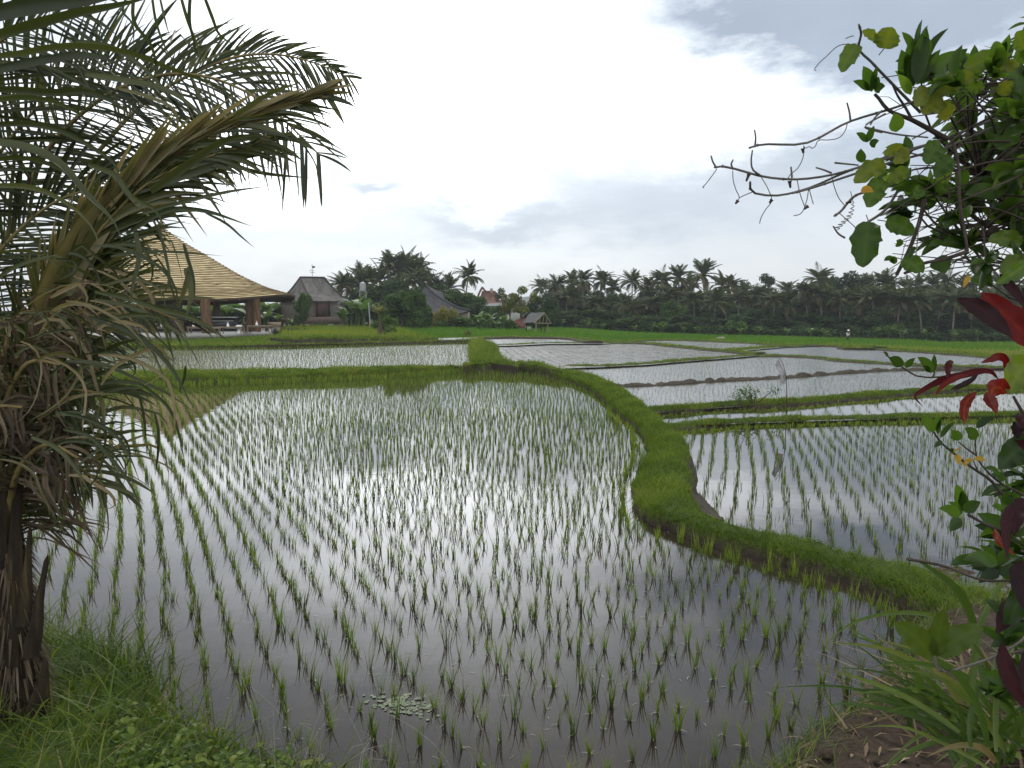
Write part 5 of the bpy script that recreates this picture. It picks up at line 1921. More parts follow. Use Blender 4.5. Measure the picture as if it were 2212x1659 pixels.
def build_person():
    a = PG(1830, 741)
    t = thing("person", tuple(a), "person in a grey shirt and white hat standing in the green rice field", "person", rz=.25)
    # pelvis, spine, neck, head, arms, legs; slightly stooped, arms reaching down
    V = [(0, 0, .86), (0, -.03, 1.05), (0, -.09, 1.28), (0, -.12, 1.42), (0, -.14, 1.50), (0, -.16, 1.60), (0, -.17, 1.68),
         (.17, -.08, 1.36), (.25, -.13, 1.10), (.23, -.28, .92), (.22, -.34, .84),
         (-.17, -.08, 1.36), (-.27, -.10, 1.10), (-.30, -.20, .88), (-.30, -.24, .79),
         (.10, 0, .80), (.11, -.03, .46), (.11, .03, .08), (.11, -.12, .03),
         (-.10, 0, .80), (-.12, -.06, .46), (-.13, .0, .08), (-.13, -.14, .03),
         (.215, -.40, .78), (.245, -.39, .77), (.19, -.37, .78), (-.30, -.29, .72), (-.33, -.28, .72), (-.27, -.29, .73)]
    E = [(0, 1), (1, 2), (2, 3), (3, 4), (4, 5), (5, 6), (2, 7), (7, 8), (8, 9), (9, 10), (2, 11), (11, 12), (12, 13), (13, 14),
         (0, 15), (15, 16), (16, 17), (17, 18), (0, 19), (19, 20), (20, 21), (21, 22), (10, 23), (10, 24), (10, 25), (14, 26), (14, 27), (14, 28)]
    Rr = [(.15, .11), (.14, .10), (.16, .11), (.07, .06), (.055, .055), (.085, .095), (.07, .08), .06, .045, .036, .033, .06, .045, .036, .033, .09, .062, .045, .04, .09, .062, .045, .04] + [.012] * 6
    o = skin_mesh("body", V, E, Rr, M['skin']); o.parent = t
    V2 = [V[0], V[1], V[2], V[7], V[8], V[11], V[12]]
    o = skin_mesh("shirt", V2, [(0, 1), (1, 2), (2, 3), (3, 4), (2, 5), (5, 6)], [(.165, .125), (.16, .12), (.175, .125), .075, .06, .075, .06], M['shirt']); o.parent = t
    V3 = [V[0], V[15], V[16], (.11, 0, .2), V[19], V[20], (-.13, -.02, .2)]
    o = skin_mesh("trousers", V3, [(0, 1), (1, 2), (2, 3), (0, 4), (4, 5), (5, 6)], [(.165, .125), .105, .08, .065, .105, .08, .065], M['trouser']); o.parent = t
    b = Buf(); b.lathe([(.19, 1.655), (.125, 1.68), (.12, 1.74), (.08, 1.79), (0, 1.80)], (0, -.165, 0), 16); b.build("hat", M['white'], t, smooth=True)
    t.scale = (.82, .82, .82)


build_person()
# ================================================================ near bank
def bank_h(x, y):
    """height of the near bank above the main water"""
    e = bank_edge(x)
    t = e - y
    h = .20 * np.clip(t / .35, 0, 1) ** .7 + .26 * np.clip((t - .2) / 3.0, 0, 1.6)
    h = h + .05 * np.sin(x * 2.1 + y * 1.3) * np.clip(t, 0, 1) + .10 * np.clip(t, 0, 1) * (x < -1.2) * np.clip((-1.2 - x), 0, 1)
    return np.where(t < 0, np.maximum(-.30, t * .6), h)


def build_bank():
    xs = np.linspace(-9, 9, 200); ys = np.linspace(-4, 8.5, 170)
    X, Y = np.meshgrid(xs, ys, indexing='ij')
    Z = bank_h(X, Y) + rng.normal(0, .012, X.shape)
    b = Buf()
    G = np.stack([X, Y, Z], -1)
    mt = (X[:-1, :-1] + X[1:, 1:] > 2.4).astype(int)
    b.grid(G, mt)
    tag(b.build("bank", [M['turf'], M['soil']], smooth=True), kind="structure")


build_bank()


def on_bank(px, py):
    z = 0.0
    for _ in range(16):
        p = P(px, py, z)
        z = .5 * z + .5 * float(bank_h(np.array([p[0]]), np.array([p[1]]))[0])
    return P(px, py, z)


M['palm_near'] = leafmat("coconut leaflet", [(0, (.015, .022, .009)), (.3, (.036, .048, .016)), (.55, (.070, .078, .027)), (.78, (.135, .12, .050)), (1, (.22, .17, .095))], .36, .45, .4, noise=.25, nscale=9)
M['palm_dry'] = leafmat("withered leaflet", [(0, (.035, .025, .015)), (.5, (.085, .062, .040)), (1, (.17, .130, .088))], .25, .65, .2, noise=.5, nscale=14)
M['rachis'] = surf("frond stalk", [(.3, (.09, .07, .028)), (.55, (.17, .13, .05)), (.8, (.27, .21, .095))], 10, .6, .3, stretch=(.5, .5, .5))
M['petiole'] = surf("old leaf base", [(.3, (.010, .007, .005)), (.55, (.028, .019, .011)), (.85, (.095, .07, .025))], 9, .8, .6, stretch=(2.2, 2.2, .35))
M['fibre'] = surf("fibrous palm trunk", [(.3, (.010, .007, .005)), (.55, (.030, .019, .012)), (.8, (.075, .05, .032))], 22, .95, .9, bdist=.03, stretch=(1.4, 1.4, .3))
M['shrubleaf'] = leafmat("glossy shrub leaf", [(0, (.012, .026, .007)), (.4, (.028, .060, .011)), (.75, (.062, .115, .016)), (1, (.13, .17, .02))], .55, .4, .4, noise=.2, nscale=30, tb=2.3)
M['vineleaf'] = leafmat("vine leaf", [(0, (.03, .065, .012)), (.5, (.065, .12, .016)), (1, (.15, .16, .02))], .5, .45, .3, noise=.3, nscale=25, tb=1.6)
M['twig'] = surf("twig bark", [(.3, (.03, .022, .018)), (.7, (.085, .065, .055))], 20, .8, .4)
M['vine'] = surf("vine stem", [(.3, (.075, .066, .06)), (.7, (.15, .135, .12))], 20, .7, .3)
M['redleaf'] = leafmat("red foliage", [(0, (.012, .007, .008)), (.3, (.035, .010, .014)), (.6, (.080, .006, .008)), (.85, (.150, .012, .008)), (1, (.24, .06, .012))], .45, .5, .22, noise=.18, nscale=18, tb=1.5, tw=(1.1, .6, .5))
M['strap'] = leafmat("strap leaf", [(0, (.03, .06, .014)), (.5, (.06, .11, .02)), (.8, (.12, .16, .035)), (1, (.19, .15, .07))], .3, .45, .35, noise=.4, nscale=16)
M['deadstrap'] = leafmat("dead strap leaf", [(0, (.05, .03, .018)), (.5, (.11, .078, .045)), (1, (.24, .19, .12))], .25, .7, .15, noise=.4, nscale=14)
M['yellowleaf'] = leafmat("yellow leaf", [(0, (.36, .20, .02)), (1, (.46, .30, .04))], .4, .5, .3)

VIEW = np.array([0, 0, CAM_H])
ORIGIN = [np.zeros(3)]


def leafstrip(b, pts, width, tint, fold=.25, twist=0.0, prof='blade', facing=None, mat=0, k=None):
    """one leaf as a folded strip along 3D points; width in metres"""
    pts = np.asarray(pts, float)
    k = k or max(7, len(pts))
    p = resample(pts, k)
    tg = np.gradient(p, axis=0); tg /= np.maximum(np.linalg.norm(tg, axis=1, keepdims=True), 1e-9)
    v = VIEW - ORIGIN[0] - p if facing is None else np.tile(np.asarray(facing, float), (k, 1))
    v = v / np.linalg.norm(v, axis=1, keepdims=True)
    sd = np.cross(tg, v); sd /= np.maximum(np.linalg.norm(sd, axis=1, keepdims=True), 1e-6)
    nr = np.cross(sd, tg)
    tw = np.asarray(twist) if not np.isscalar(twist) else np.full(k, twist)
    s2 = sd * np.cos(tw)[:, None] + nr * np.sin(tw)[:, None]
    n2 = np.cross(s2, tg)
    t = np.linspace(0, 1, k)
    if prof == 'blade':
        w_ = np.interp(t, [0, .08, .35, .7, 1], [.55, .85, 1, .7, .02])
    elif prof == 'leaf':
        w_ = np.sin(np.clip(t, 0, 1) ** .8 * math.pi) ** .75 * 1.0; w_[0] = .06; w_[-1] = .02
    elif prof == 'round':
        w_ = np.sin(np.clip(t * .97 + .02, 0, 1) ** .85 * math.pi) ** .5; w_[-1] = .08
    else:
        w_ = np.interp(t, [0, .15, .6, 1], [.8, 1, 1, .45])
    hw = (w_ * width / 2)[:, None]
    L = p - s2 * hw + n2 * hw * fold * 2
    Rr = p + s2 * hw + n2 * hw * fold * 2
    b.ribbons3(np.stack([L, p, Rr], 1)[None], mat, np.array([tint]))


def bigleaf(b, pts, width, tint, fold=.2, twist=0.0, prof='leaf', wave=.25, vein=.10, k=22, facing=None):
    p = resample(pts, k)
    tg = np.gradient(p, axis=0); tg /= np.maximum(np.linalg.norm(tg, axis=1, keepdims=True), 1e-9)
    v = (VIEW - ORIGIN[0] - p if facing is None else np.tile(np.asarray(facing, float), (k, 1)))
    v = v / np.linalg.norm(v, axis=1, keepdims=True)
    sd = np.cross(tg, v); sd /= np.maximum(np.linalg.norm(sd, axis=1, keepdims=True), 1e-6)
    nr = np.cross(sd, tg)
    tw = np.full(k, twist) if np.isscalar(twist) else np.interp(np.linspace(0, 1, k), np.linspace(0, 1, len(twist)), twist)
    s2 = sd * np.cos(tw)[:, None] + nr * np.sin(tw)[:, None]
    n2 = np.cross(s2, tg)
    t = np.linspace(0, 1, k)
    if prof == 'round':
        w_ = np.sin(np.clip(t * .97 + .02, 0, 1) ** .8 * math.pi) ** .55; w_[-1] = .04
    elif prof == 'blade':
        w_ = np.interp(t, [0, .12, .4, .75, 1], [.25, .8, 1, .7, .02])
    else:
        w_ = np.sin(np.clip(t, 0, 1) ** .85 * math.pi) ** .8; w_[0] = .06; w_[-1] = .02
    b.sheet_leaf(p, s2, n2, width, w_, tint, fold, wave, vein, 0, rng)


def leafstrips(b, cs, width, tint, sidev, fold=.3, mat=0, prof=(.6, .95, 1, .75, .03)):
    """vectorised: cs (n,k,3) centre lines, sidev (n,3)"""
    n, k = cs.shape[:2]
    tg = np.gradient(cs, axis=1); tg /= np.maximum(np.linalg.norm(tg, axis=2, keepdims=True), 1e-9)
    sd = sidev[:, None] - tg * (tg * sidev[:, None]).sum(-1, keepdims=True)
    sd /= np.maximum(np.linalg.norm(sd, axis=2, keepdims=True), 1e-6)
    nr = np.cross(sd, tg)
    pf = np.interp(np.linspace(0, 1, k), np.linspace(0, 1, len(prof)), prof)
    hw = (np.broadcast_to(width, n)[:, None] * pf[None] / 2)[..., None]
    L = cs - sd * hw + nr * hw * fold * 2
    R = cs + sd * hw + nr * hw * fold * 2
    b.ribbons3(np.stack([L, cs, R], 2), mat, tint)


def PX(lst, D):
    """list of picture points (x, y[, D]) -> 3D"""
    return np.array([T(q[0], q[1], q[2] if len(q) > 2 else D) for q in lst])


# ================================================================ the near coconut palm
def build_near_palm():
    base = on_bank(38, 1530)
    root = thing("coconut_palm", tuple(base), "young coconut palm with a shaggy brown trunk and partly withered fronds on the near bank", "palm tree")
    O = base
    b = Buf()
    D0 = base[1]
    axis = resample(PX([(42, 1590, D0), (40, 1530, D0), (36, 1430, D0), (30, 1330, D0 - .02), (24, 1230, D0 - .05), (22, 1150, D0 - .05)], D0), 26)
    s = np.linspace(0, 1, 26)
    rad = np.interp(s, [0, .15, .3, .5, .75, 1], [.15, .17, .14, .10, .09, .06])
    th = np.linspace(0, 2 * math.pi, 19)
    rr = rad[:, None] * (1 + .07 * np.sin(th * 3 + s[:, None] * 17) + rng.normal(0, .035, (26, 19)))
    rr[:, -1] = rr[:, 0]
    G = axis[:, None] + np.stack([rr * np.cos(th), rr * np.sin(th), .02 * np.sin(th * 4 + 3 * s[:, None])], -1)
    b.grid(G - O, 0)
    b.build("trunk", M['fibre'], root, smooth=True)
    # fibres and rags hanging on the trunk
    n = 900
    q = rng.integers(0, 25, n); a = rng.random(n) * 6.28
    p = axis[q] + np.stack([np.cos(a), np.sin(a), 0 * a], 1) * rad[q][:, None] * 1.02 - O
    f = Buf()
    f.ribbons(blades(p, -rng.uniform(.05, .26, n), rng.uniform(.003, .016, n), -rng.uniform(.05, .6, n), a, -.1, 2), 0, rng.random(n))
    f.build("fibres", M['palm_dry'], root)
    # cut and broken leaf bases
    for pts, r0, r1 in (([(62, 1420), (74, 1370), (86, 1290), (104, 1196)], .062, .020), ([(14, 1440), (30, 1330), (52, 1225)], .075, .028), ([(-6, 1330), (2, 1180), (12, 1010)], .06, .026), ([(28, 1330), (33, 1160), (44, 1000)], .06, .028), ([(50, 1350), (58, 1250), (66, 1130)], .055, .018), ([(66, 1560), (92, 1480), (98, 1420)], .085, .03), ([(10, 1570), (-8, 1480), (-14, 1380)], .09, .04)):
        c = resample(PX(pts, D0 - .13), 12)
        u = np.linspace(0, 1, 12)
        thp = np.linspace(0, 2 * math.pi, 15)
        r0 *= .72; r1 *= .7
        rw = np.interp(u, [0, .7, .93, 1], [r0, r1 * 1.1, r1 * .8, r1 * .1])[:, None] * (1 + .12 * np.sin(thp * 5 + u[:, None] * 4) + rng.normal(0, .04, (12, 15)))
        rw[:, -1] = rw[:, 0]
        G = (c - O)[:, None] + np.stack([rw * np.cos(thp) * 1.15, rw * np.sin(thp) * .6, rng.normal(0, .006, (12, 15))], -1)
        st = Buf(); st.grid(G, 0)
        st.build("leaf_base", M['petiole'], root, smooth=True)

    def frond(rach, nl, L, ang, droop, tint, sd_t=.13, wid=.034, sides=(1.0, 1.0), t0=.18, rr=(.03, .005), mat='palm_near', nvec=None, seed=0, name="frond", k=9, fwd=0.0, curl=.0):
        r = np.random.default_rng(seed)
        pts = resample(PX(rach, 5), 30)
        ss = np.linspace(0, 1, 30)
        fb = Buf()
        t = np.linspace(t0, 1, nl) + r.normal(0, .004, nl)
        t = np.clip(t, 0, 1)
        P0 = np.stack([np.interp(t, ss, pts[:, i]) for i in range(3)], 1)
        g = np.gradient(pts, axis=0); g /= np.linalg.norm(g, axis=1, keepdims=True)
        tg = np.stack([np.interp(t, ss, g[:, i]) for i in range(3)], 1)
        view = VIEW - P0; view /= np.linalg.norm(view, axis=1, keepdims=True)
        nv = view * .8 + np.array([.1, 0, .5]) if nvec is None else np.tile(np.asarray(nvec, float), (nl, 1))
        side = np.cross(tg, nv); side /= np.linalg.norm(side, axis=1, keepdims=True)
        for sg, amt in zip((1, -1), sides):
            if amt <= 0:
                continue
            a = np.radians(ang) * r.uniform(.82, 1.15, nl) * (1 - .35 * t)
            d0 = tg * np.cos(a)[:, None] + sg * side * np.sin(a)[:, None] + nv * r.normal(.0, .10, (nl, 1))
            d0 /= np.linalg.norm(d0, axis=1, keepdims=True)
            ln = L * amt * np.sin(np.clip(.22 + t * .72, 0, 1) * math.pi) ** .7 * r.uniform(.75, 1.1, nl)
            ln = np.maximum(ln, .12)
            cur = P0; cs = [cur]
            kink = np.where(r.random(nl) < .18, r.integers(3, k, nl), 99)
            dr = droop * r.uniform(.5, 1.5, (nl, 1))
            for j in range(k - 1):
                d = d0 + np.array([0, 0, -1.0]) * dr * ((j + .3) / (k - 1)) ** 1.3 + np.array([.0, 0, -1.5]) * (j >= kink)[:, None] * .8
                if curl:
                    d = d + curl * np.stack([np.cos(j * .9 + t * 40), np.sin(j * 1.1 + t * 31), -.3 + .5 * np.sin(j * .8 + t * 50)], 1)
                d /= np.linalg.norm(d, axis=1, keepdims=True)
                cur = cur + d * (ln / (k - 1))[:, None]
                cs.append(cur)
            cs = np.stack(cs, 1) - O
            sv = np.cross(d0, nv) + r.normal(0, .35, (nl, 3))
            leafstrips(fb, cs, wid * r.uniform(.7, 1.15, nl), np.clip(r.normal(tint, sd_t, nl), 0, 1), sv, .3)
        fo = fb.build(name, M[mat], root)
        rb = Buf(); rb.tube(pts - O, np.linspace(rr[0], rr[1], 30), 7, 0, .5)
        rb.build("rachis", M['rachis'], fo, smooth=True)
        return fo

    # the big pale frond whose leaflets are still folded against the stalk
    A = [(20, 1215, 4.62), (45, 950, 4.5), (105, 665, 4.4), (195, 505, 4.3), (285, 402, 4.2), (400, 315, 4.1), (520, 262, 4.0), (668, 206, 3.9)]
    frond(A, 58, .85, 27, .5, .50, .2, .028, (1.0, .5), .30, (.055, .006), seed=1)
    frond(A, 60, .80, 7, .12, .84, .08, .034, (1.0, 1.0), .33, (.05, .006), seed=2)
    frond([(20, 1215, 4.6), (60, 900, 4.45), (112, 690, 4.35), (215, 500, 4.25), (330, 390, 4.15), (480, 330, 4.0), (600, 300, 3.95)], 46, .75, 22, .6, .42, .15, .028, (1.0, .3), .38, (.02, .005), seed=3)
    for off, tn, wp in ((0, .84, 66), (-16, .74, 40), (16, .66, 44)):
        sh = Buf()
        c = PX([(48 + off * .3, 860 + off), (82 + off * .6, 740 + off), (122 + off, 630 + off * .5), (195 + off, 508 + off * .8), (288 + off, 402 + off), (390 + off, 325 + off), (470 + off, 285 + off)], 4.26) - O
        bigleaf(sh, c, wp * 4.26 / F_PX, tn, .30, np.linspace(-.2, .4, 10), 'blade', .10, .05, 40, facing=VIEW - O - c.mean(0))
        sh.build("sheath", M['palm_near'], root)
    # frond behind it, spread wide against the sky
    Bf = [(-40, 640, 5.6), (55, 420, 5.5), (103, 325, 5.4), (188, 236, 5.3), (260, 190, 5.2), (370, 160, 5.1), (470, 172, 5.0), (560, 215, 4.95), (630, 275, 4.9), (690, 335, 4.9)]
    frond(Bf, 72, 1.18, 60, .36, .32, .18, .022, (1.0, .62), .06, (.022, .005), seed=4)
    # frond at the upper right with a clean silhouette
    Cf = [(210, 330, 6.3), (300, 232, 6.25), (410, 162, 6.15), (520, 121, 6.05), (600, 118, 5.95), (685, 138, 5.85), (755, 168, 5.8)]
    frond(Cf, 78, .80, 52, .45, .34, .12, .020, (1.0, .5), .12, (.018, .004), seed=5)
    # dark fronds filling the left
    frond([(-190, 700, 5.7), (-90, 470, 5.6), (0, 330, 5.6), (90, 225, 5.5), (200, 150, 5.5), (310, 118, 5.4)], 70, 1.1, 55, .45, .20, .14, .023, (1.0, .8), .08, (.02, .005), seed=6)
    frond([(-160, 860, 5.3), (-70, 660, 5.2), (10, 530, 5.1), (90, 455, 5.1), (190, 410, 5.0), (300, 395, 5.0)], 68, 1.05, 50, .5, .18, .14, .024, (1.0, .85), .06, (.02, .005), seed=7)
    frond([(-240, 520, 4.9), (-150, 300, 4.8), (-60, 150, 4.8), (50, 60, 4.7), (170, 30, 4.7)], 50, 1.15, 55, .5, .2, .14, .024, (1.0, .8), .08, (.022, .005), seed=8)
    frond([(-60, 900, 5.4), (30, 760, 5.35), (110, 690, 5.3), (190, 655, 5.3), (260, 650, 5.3)], 52, .9, 52, .5, .2, .14, .022, (1.0, .8), .05, (.02, .005), seed=21)
    # lower fronds reaching out over the water, arching down
    frond([(16, 1225, 4.55), (36, 1030, 4.3), (75, 900, 4.1), (140, 845, 3.95), (225, 850, 3.8)], 34, .95, 42, .7, .36, .2, .022, (.7, .9), .35, (.03, .006), seed=9)
    frond([(12, 1240, 4.5), (40, 1110, 4.3), (95, 1030, 4.1), (165, 1010, 3.95), (225, 1050, 3.85)], 26, .85, 40, .85, .42, .22, .022, (.6, .9), .32, (.03, .006), seed=10)
    frond([(16, 1230, 4.6), (50, 960, 4.5), (110, 770, 4.4), (190, 690, 4.3), (290, 660, 4.2), (380, 690, 4.1)], 26, .95, 36, .7, .40, .2, .022, (.6, .9), .42, (.03, .006), seed=11)
    frond([(14, 1235, 4.6), (-5, 1060, 4.4), (-20, 900, 4.2), (0, 800, 4.05), (60, 760, 3.95)], 30, .85, 45, .9, .6, .25, .022, (.8, .9), .3, (.03, .006), seed=12)
    # dead fronds, curled and brown
    frond([(16, 1225, 4.4), (30, 980, 4.15), (60, 800, 4.0), (110, 690, 3.9), (180, 640, 3.85)], 46, .66, 62, 1.3, .5, .25, .017, (1.0, .9), .25, (.03, .008), 'palm_dry', seed=13, name="dead_frond", curl=.55)
    frond([(10, 1230, 4.35), (0, 1000, 4.1), (20, 850, 3.95), (70, 780, 3.85), (140, 790, 3.8)], 46, .66, 60, 1.6, .45, .25, .017, (1.0, .9), .2, (.03, .008), 'palm_dry', seed=14, name="dead_frond", curl=.6)
    frond([(12, 1235, 4.3), (20, 1100, 4.05), (50, 1000, 3.9), (110, 960, 3.8), (170, 990, 3.75)], 38, .62, 60, 1.6, .4, .25, .017, (1.0, .9), .2, (.03, .008), 'palm_dry', seed=15, name="dead_frond", curl=.55)
    frond([(8, 1240, 4.3), (-30, 1090, 4.1), (-40, 950, 3.95), (-10, 880, 3.85), (50, 880, 3.8)], 36, .62, 60, 1.5, .35, .25, .017, (1.0, .9), .15, (.03, .008), 'palm_dry', seed=16, name="dead_frond", curl=.5)

    # single leaflets that stand out: (points, distance, width px, tint, dry)
    S1 = .3418

    def r1(*q): return [(x * S1, y * S1) for x, y in q]
    def r2(*q): return [(x * S1, 486 + y * S1) for x, y in q]
    LF = [([(-60, 48), (60, 22), (190, 6), (320, -14)], 2.3, 42, .06), ([(-60, 92), (60, 62), (180, 36), (280, 22), (362, 8)], 2.4, 24, .28),
          (r1((-150, 360), (0, 335), (400, 255), (700, 272), (1000, 372), (1400, 530), (1540, 612)), 2.6, 17, .38), (r1((-150, 470), (0, 445), (300, 385), (600, 360), (850, 455)), 2.6, 24, .12),
          (r1((-100, 560), (100, 570), (350, 600), (600, 605), (800, 690), (960, 810)), 2.8, 19, .16), (r1((-100, 790), (150, 785), (330, 810), (600, 930), (800, 1100), (790, 1250)), 3.0, 15, .2),
          (r1((-100, 890), (200, 945), (400, 1040), (600, 1250), (780, 1420), (860, 1560)), 3.0, 24, .42), (r1((-100, 1170), (250, 1195), (450, 1290), (600, 1420), (690, 1620)), 3.2, 14, .55),
          (r1((-100, 1010), (200, 1000), (420, 1090), (560, 1240), (640, 1400)), 3.2, 13, .25), (r1((-80, 640), (150, 610), (350, 640), (520, 740), (600, 860)), 3.1, 14, .3),
          (r1((480, 260), (700, 300), (900, 420), (1040, 560), (1150, 720)), 4.5, 12, .35), (r1((540, 470), (800, 520), (1100, 600), (1300, 740), (1460, 900)), 4.4, 16, .45), (r1((750, 560), (950, 620), (1100, 700), (1130, 840), (1170, 960)), 4.3, 11, .7),
          (r1((850, -60), (830, 130), (905, 240), (915, 350), (860, 520)), 2.6, 10, .3), (r1((955, -60), (945, 120), (970, 260), (1010, 350)), 2.6, 7, .4), (r1((1130, -60), (1155, 110), (1180, 230), (1205, 350)), 2.4, 9, .45), (r1((1205, -60), (1180, 130), (1190, 250), (1185, 300)), 2.4, 9, .2),
          (r1((1110, 190), (1150, 290), (1200, 380)), 2.4, 5, .5), (r1((1285, -40), (1320, 90), (1335, 165), (1430, 230)), 2.4, 9, .3), (r1((1010, -20), (1030, 90), (1060, 225)), 2.6, 6, .5), (r1((800, -30), (780, 80), (840, 150), (860, 330)), 2.7, 7, .3), (r1((590, -30), (760, 40), (830, 120), (770, 210)), 2.5, 10, .18),
          (r1((560, 1040), (740, 1110), (860, 1250), (1010, 1330), (1100, 1480)), 3.7, 15, .4), (r1((800, 1480), (1100, 1330), (1300, 1340), (1640, 1445)), 3.9, 13, .3), (r1((1300, 1345), (1450, 1420), (1550, 1500), (1650, 1580)), 3.9, 7, .3), (r1((900, 1350), (1200, 1270), (1480, 1210), (1700, 1180)), 3.9, 11, .42),
          (r1((960, 1180), (1300, 1080), (1600, 1000), (1960, 985)), 4.0, 20, .38), (r1((950, 1210), (1200, 1030), (1450, 880), (1700, 850)), 3.9, 22, .48), (r1((1100, 1000), (1350, 1010), (1600, 1070), (1940, 1100)), 4.0, 12, .3), (r1((1250, 900), (1500, 880), (1750, 860), (1970, 880)), 4.0, 12, .34), (r1((1480, 730), (1650, 650), (1800, 600), (1960, 575)), 3.9, 12, .45),
          (r1((1500, 760), (1700, 730), (1850, 715), (1970, 718)), 3.9, 8, .4), (r1((1700, 690), (1850, 760), (2000, 880), (2180, 1030)), 4.0, 7, .3), (r1((1800, 800), (1950, 950), (2030, 1080), (2045, 1190)), 4.0, 5, .3),
          (r2((600, 420), (850, 470), (1000, 520), (1300, 610), (1530, 768)), 3.7, 13, .42), (r2((600, 470), (850, 520), (1040, 600), (1200, 700), (1345, 905)), 3.7, 10, .42), (r2((420, 860), (620, 880), (850, 980), (1050, 1080), (1255, 1225)), 3.6, 12, .38), (r2((380, 1180), (620, 1235), (790, 1330), (890, 1460), (965, 1600)), 3.5, 11, .22),
          (r2((560, 580), (760, 640), (950, 740), (1100, 880), (1260, 1150)), 3.6, 14, .2), (r2((600, 590), (850, 620), (1020, 710), (1120, 800), (1165, 870)), 3.7, 9, .25), (r2((640, 640), (860, 720), (1010, 820), (1090, 900)), 3.6, 9, .6), (r2((880, 1000), (960, 1060), (1060, 1170), (1110, 1330), (1140, 1530)), 3.5, 9, .3), (r2((880, 1080), (900, 1200), (905, 1330), (885, 1420)), 3.5, 7, .1),
          (r2((975, 1190), (995, 1300), (990, 1450), (970, 1590)), 3.5, 8, .15), (r2((1170, 890), (1140, 960), (1080, 1080)), 3.6, 8, .25), (r2((400, 1290), (560, 1330), (680, 1450), (800, 1600), (900, 1800)), 3.4, 11, .3), (r2((200, 1340), (380, 1400), (520, 1520), (640, 1690)), 3.4, 12, .5), (r2((640, 1260), (780, 1350), (810, 1450), (740, 1600)), 3.5, 7, .2),
          (r2((700, 200), (900, 170), (1150, 175), (1380, 190)), 4.0, 10, .35), (r2((650, 380), (880, 350), (1040, 440), (1060, 600)), 3.9, 10, .6), (r2((1000, 0), (1060, 200), (1090, 350), (1030, 500)), 3.9, 8, .3), (r2((1180, 270), (1230, 400), (1190, 620)), 4.0, 22, .55), (r2((1200, 290), (1170, 400), (1130, 520)), 4.0, 14, .62), (r2((1160, 120), (1210, 220), (1270, 350), (1300, 540)), 4.0, 10, .3), (r2((850, 20), (900, 200), (880, 380), (870, 560)), 3.9, 13, .4)]
    for pts, D, wpx, tn in LF:
        lf = Buf()
        c = PX(pts, D) - O
        c[:, 1] += np.linspace(0, rng.uniform(-.15, .15), len(c))
        kk = 16
        leafstrip(lf, c, wpx * D / F_PX * .85, tn, .28, rng.uniform(-.5, .5) + np.linspace(0, rng.uniform(-1, 1), kk), 'blade', facing=VIEW - O - c.mean(0), k=kk)
        lf.build("leaflet", M['palm_near'], root)
    lf = Buf()
    # a tangle of thinner strands
    n = 85
    for i in range(n):
        x0, y0 = rng.uniform(-40, 230), rng.uniform(520, 1040)
        D = rng.uniform(3.5, 4.3)
        L = rng.uniform(120, 330)
        a = rng.uniform(-.9, .5)
        pts = [(x0, y0)]
        cx, cy = x0, y0
        for j in range(6):
            cx += L / 6 * math.cos(a); cy += L / 6 * math.sin(a)
            a += rng.uniform(.12, .42) if rng.random() < .86 else rng.uniform(.8, 1.4)
            if cx > 330: a = max(a, 1.2)
            pts.append((cx, cy))
        c = PX(pts, D) - O
        c[:, 1] += np.cumsum(rng.normal(0, .02, len(c)))
        leafstrip(lf, c, rng.uniform(4, 10) * D / F_PX, float(np.clip(rng.choice([.25, .45, .8, .95]) + rng.normal(0, .1), 0, 1)), .35, np.linspace(rng.uniform(-1, 1), rng.uniform(-2, 2), 11), 'blade', facing=VIEW - O - c.mean(0), k=11)
    lf.build("leaflet_tangle", M['palm_near'], root)["kind"] = "stuff"


build_near_palm()

# ================================================================ the shrub, vine and red plant on the right


def R5(*q): return [(1458 + x * .3417, 27 + y * .3417) for x, y in q]
def R8(*q): return [(1836 + x * .2278, 756 + y * .2278) for x, y in q]
def R7(*q): return [(1564 + x * .349, 1080 + y * .349) for x, y in q]


def leaf_between(b, p0, p1, width, tint, prof='leaf', fold=.22, tilt=0.0, sag=.12, k=8):
    p0, p1 = np.asarray(p0, float), np.asarray(p1, float)
    L = np.linalg.norm(p1 - p0)
    m_ = (p0 + p1) / 2 + np.array([0, 0, sag * L])
    leafstrip(b, [p0, m_, p1], width, tint, fold, tilt, prof, k=k)


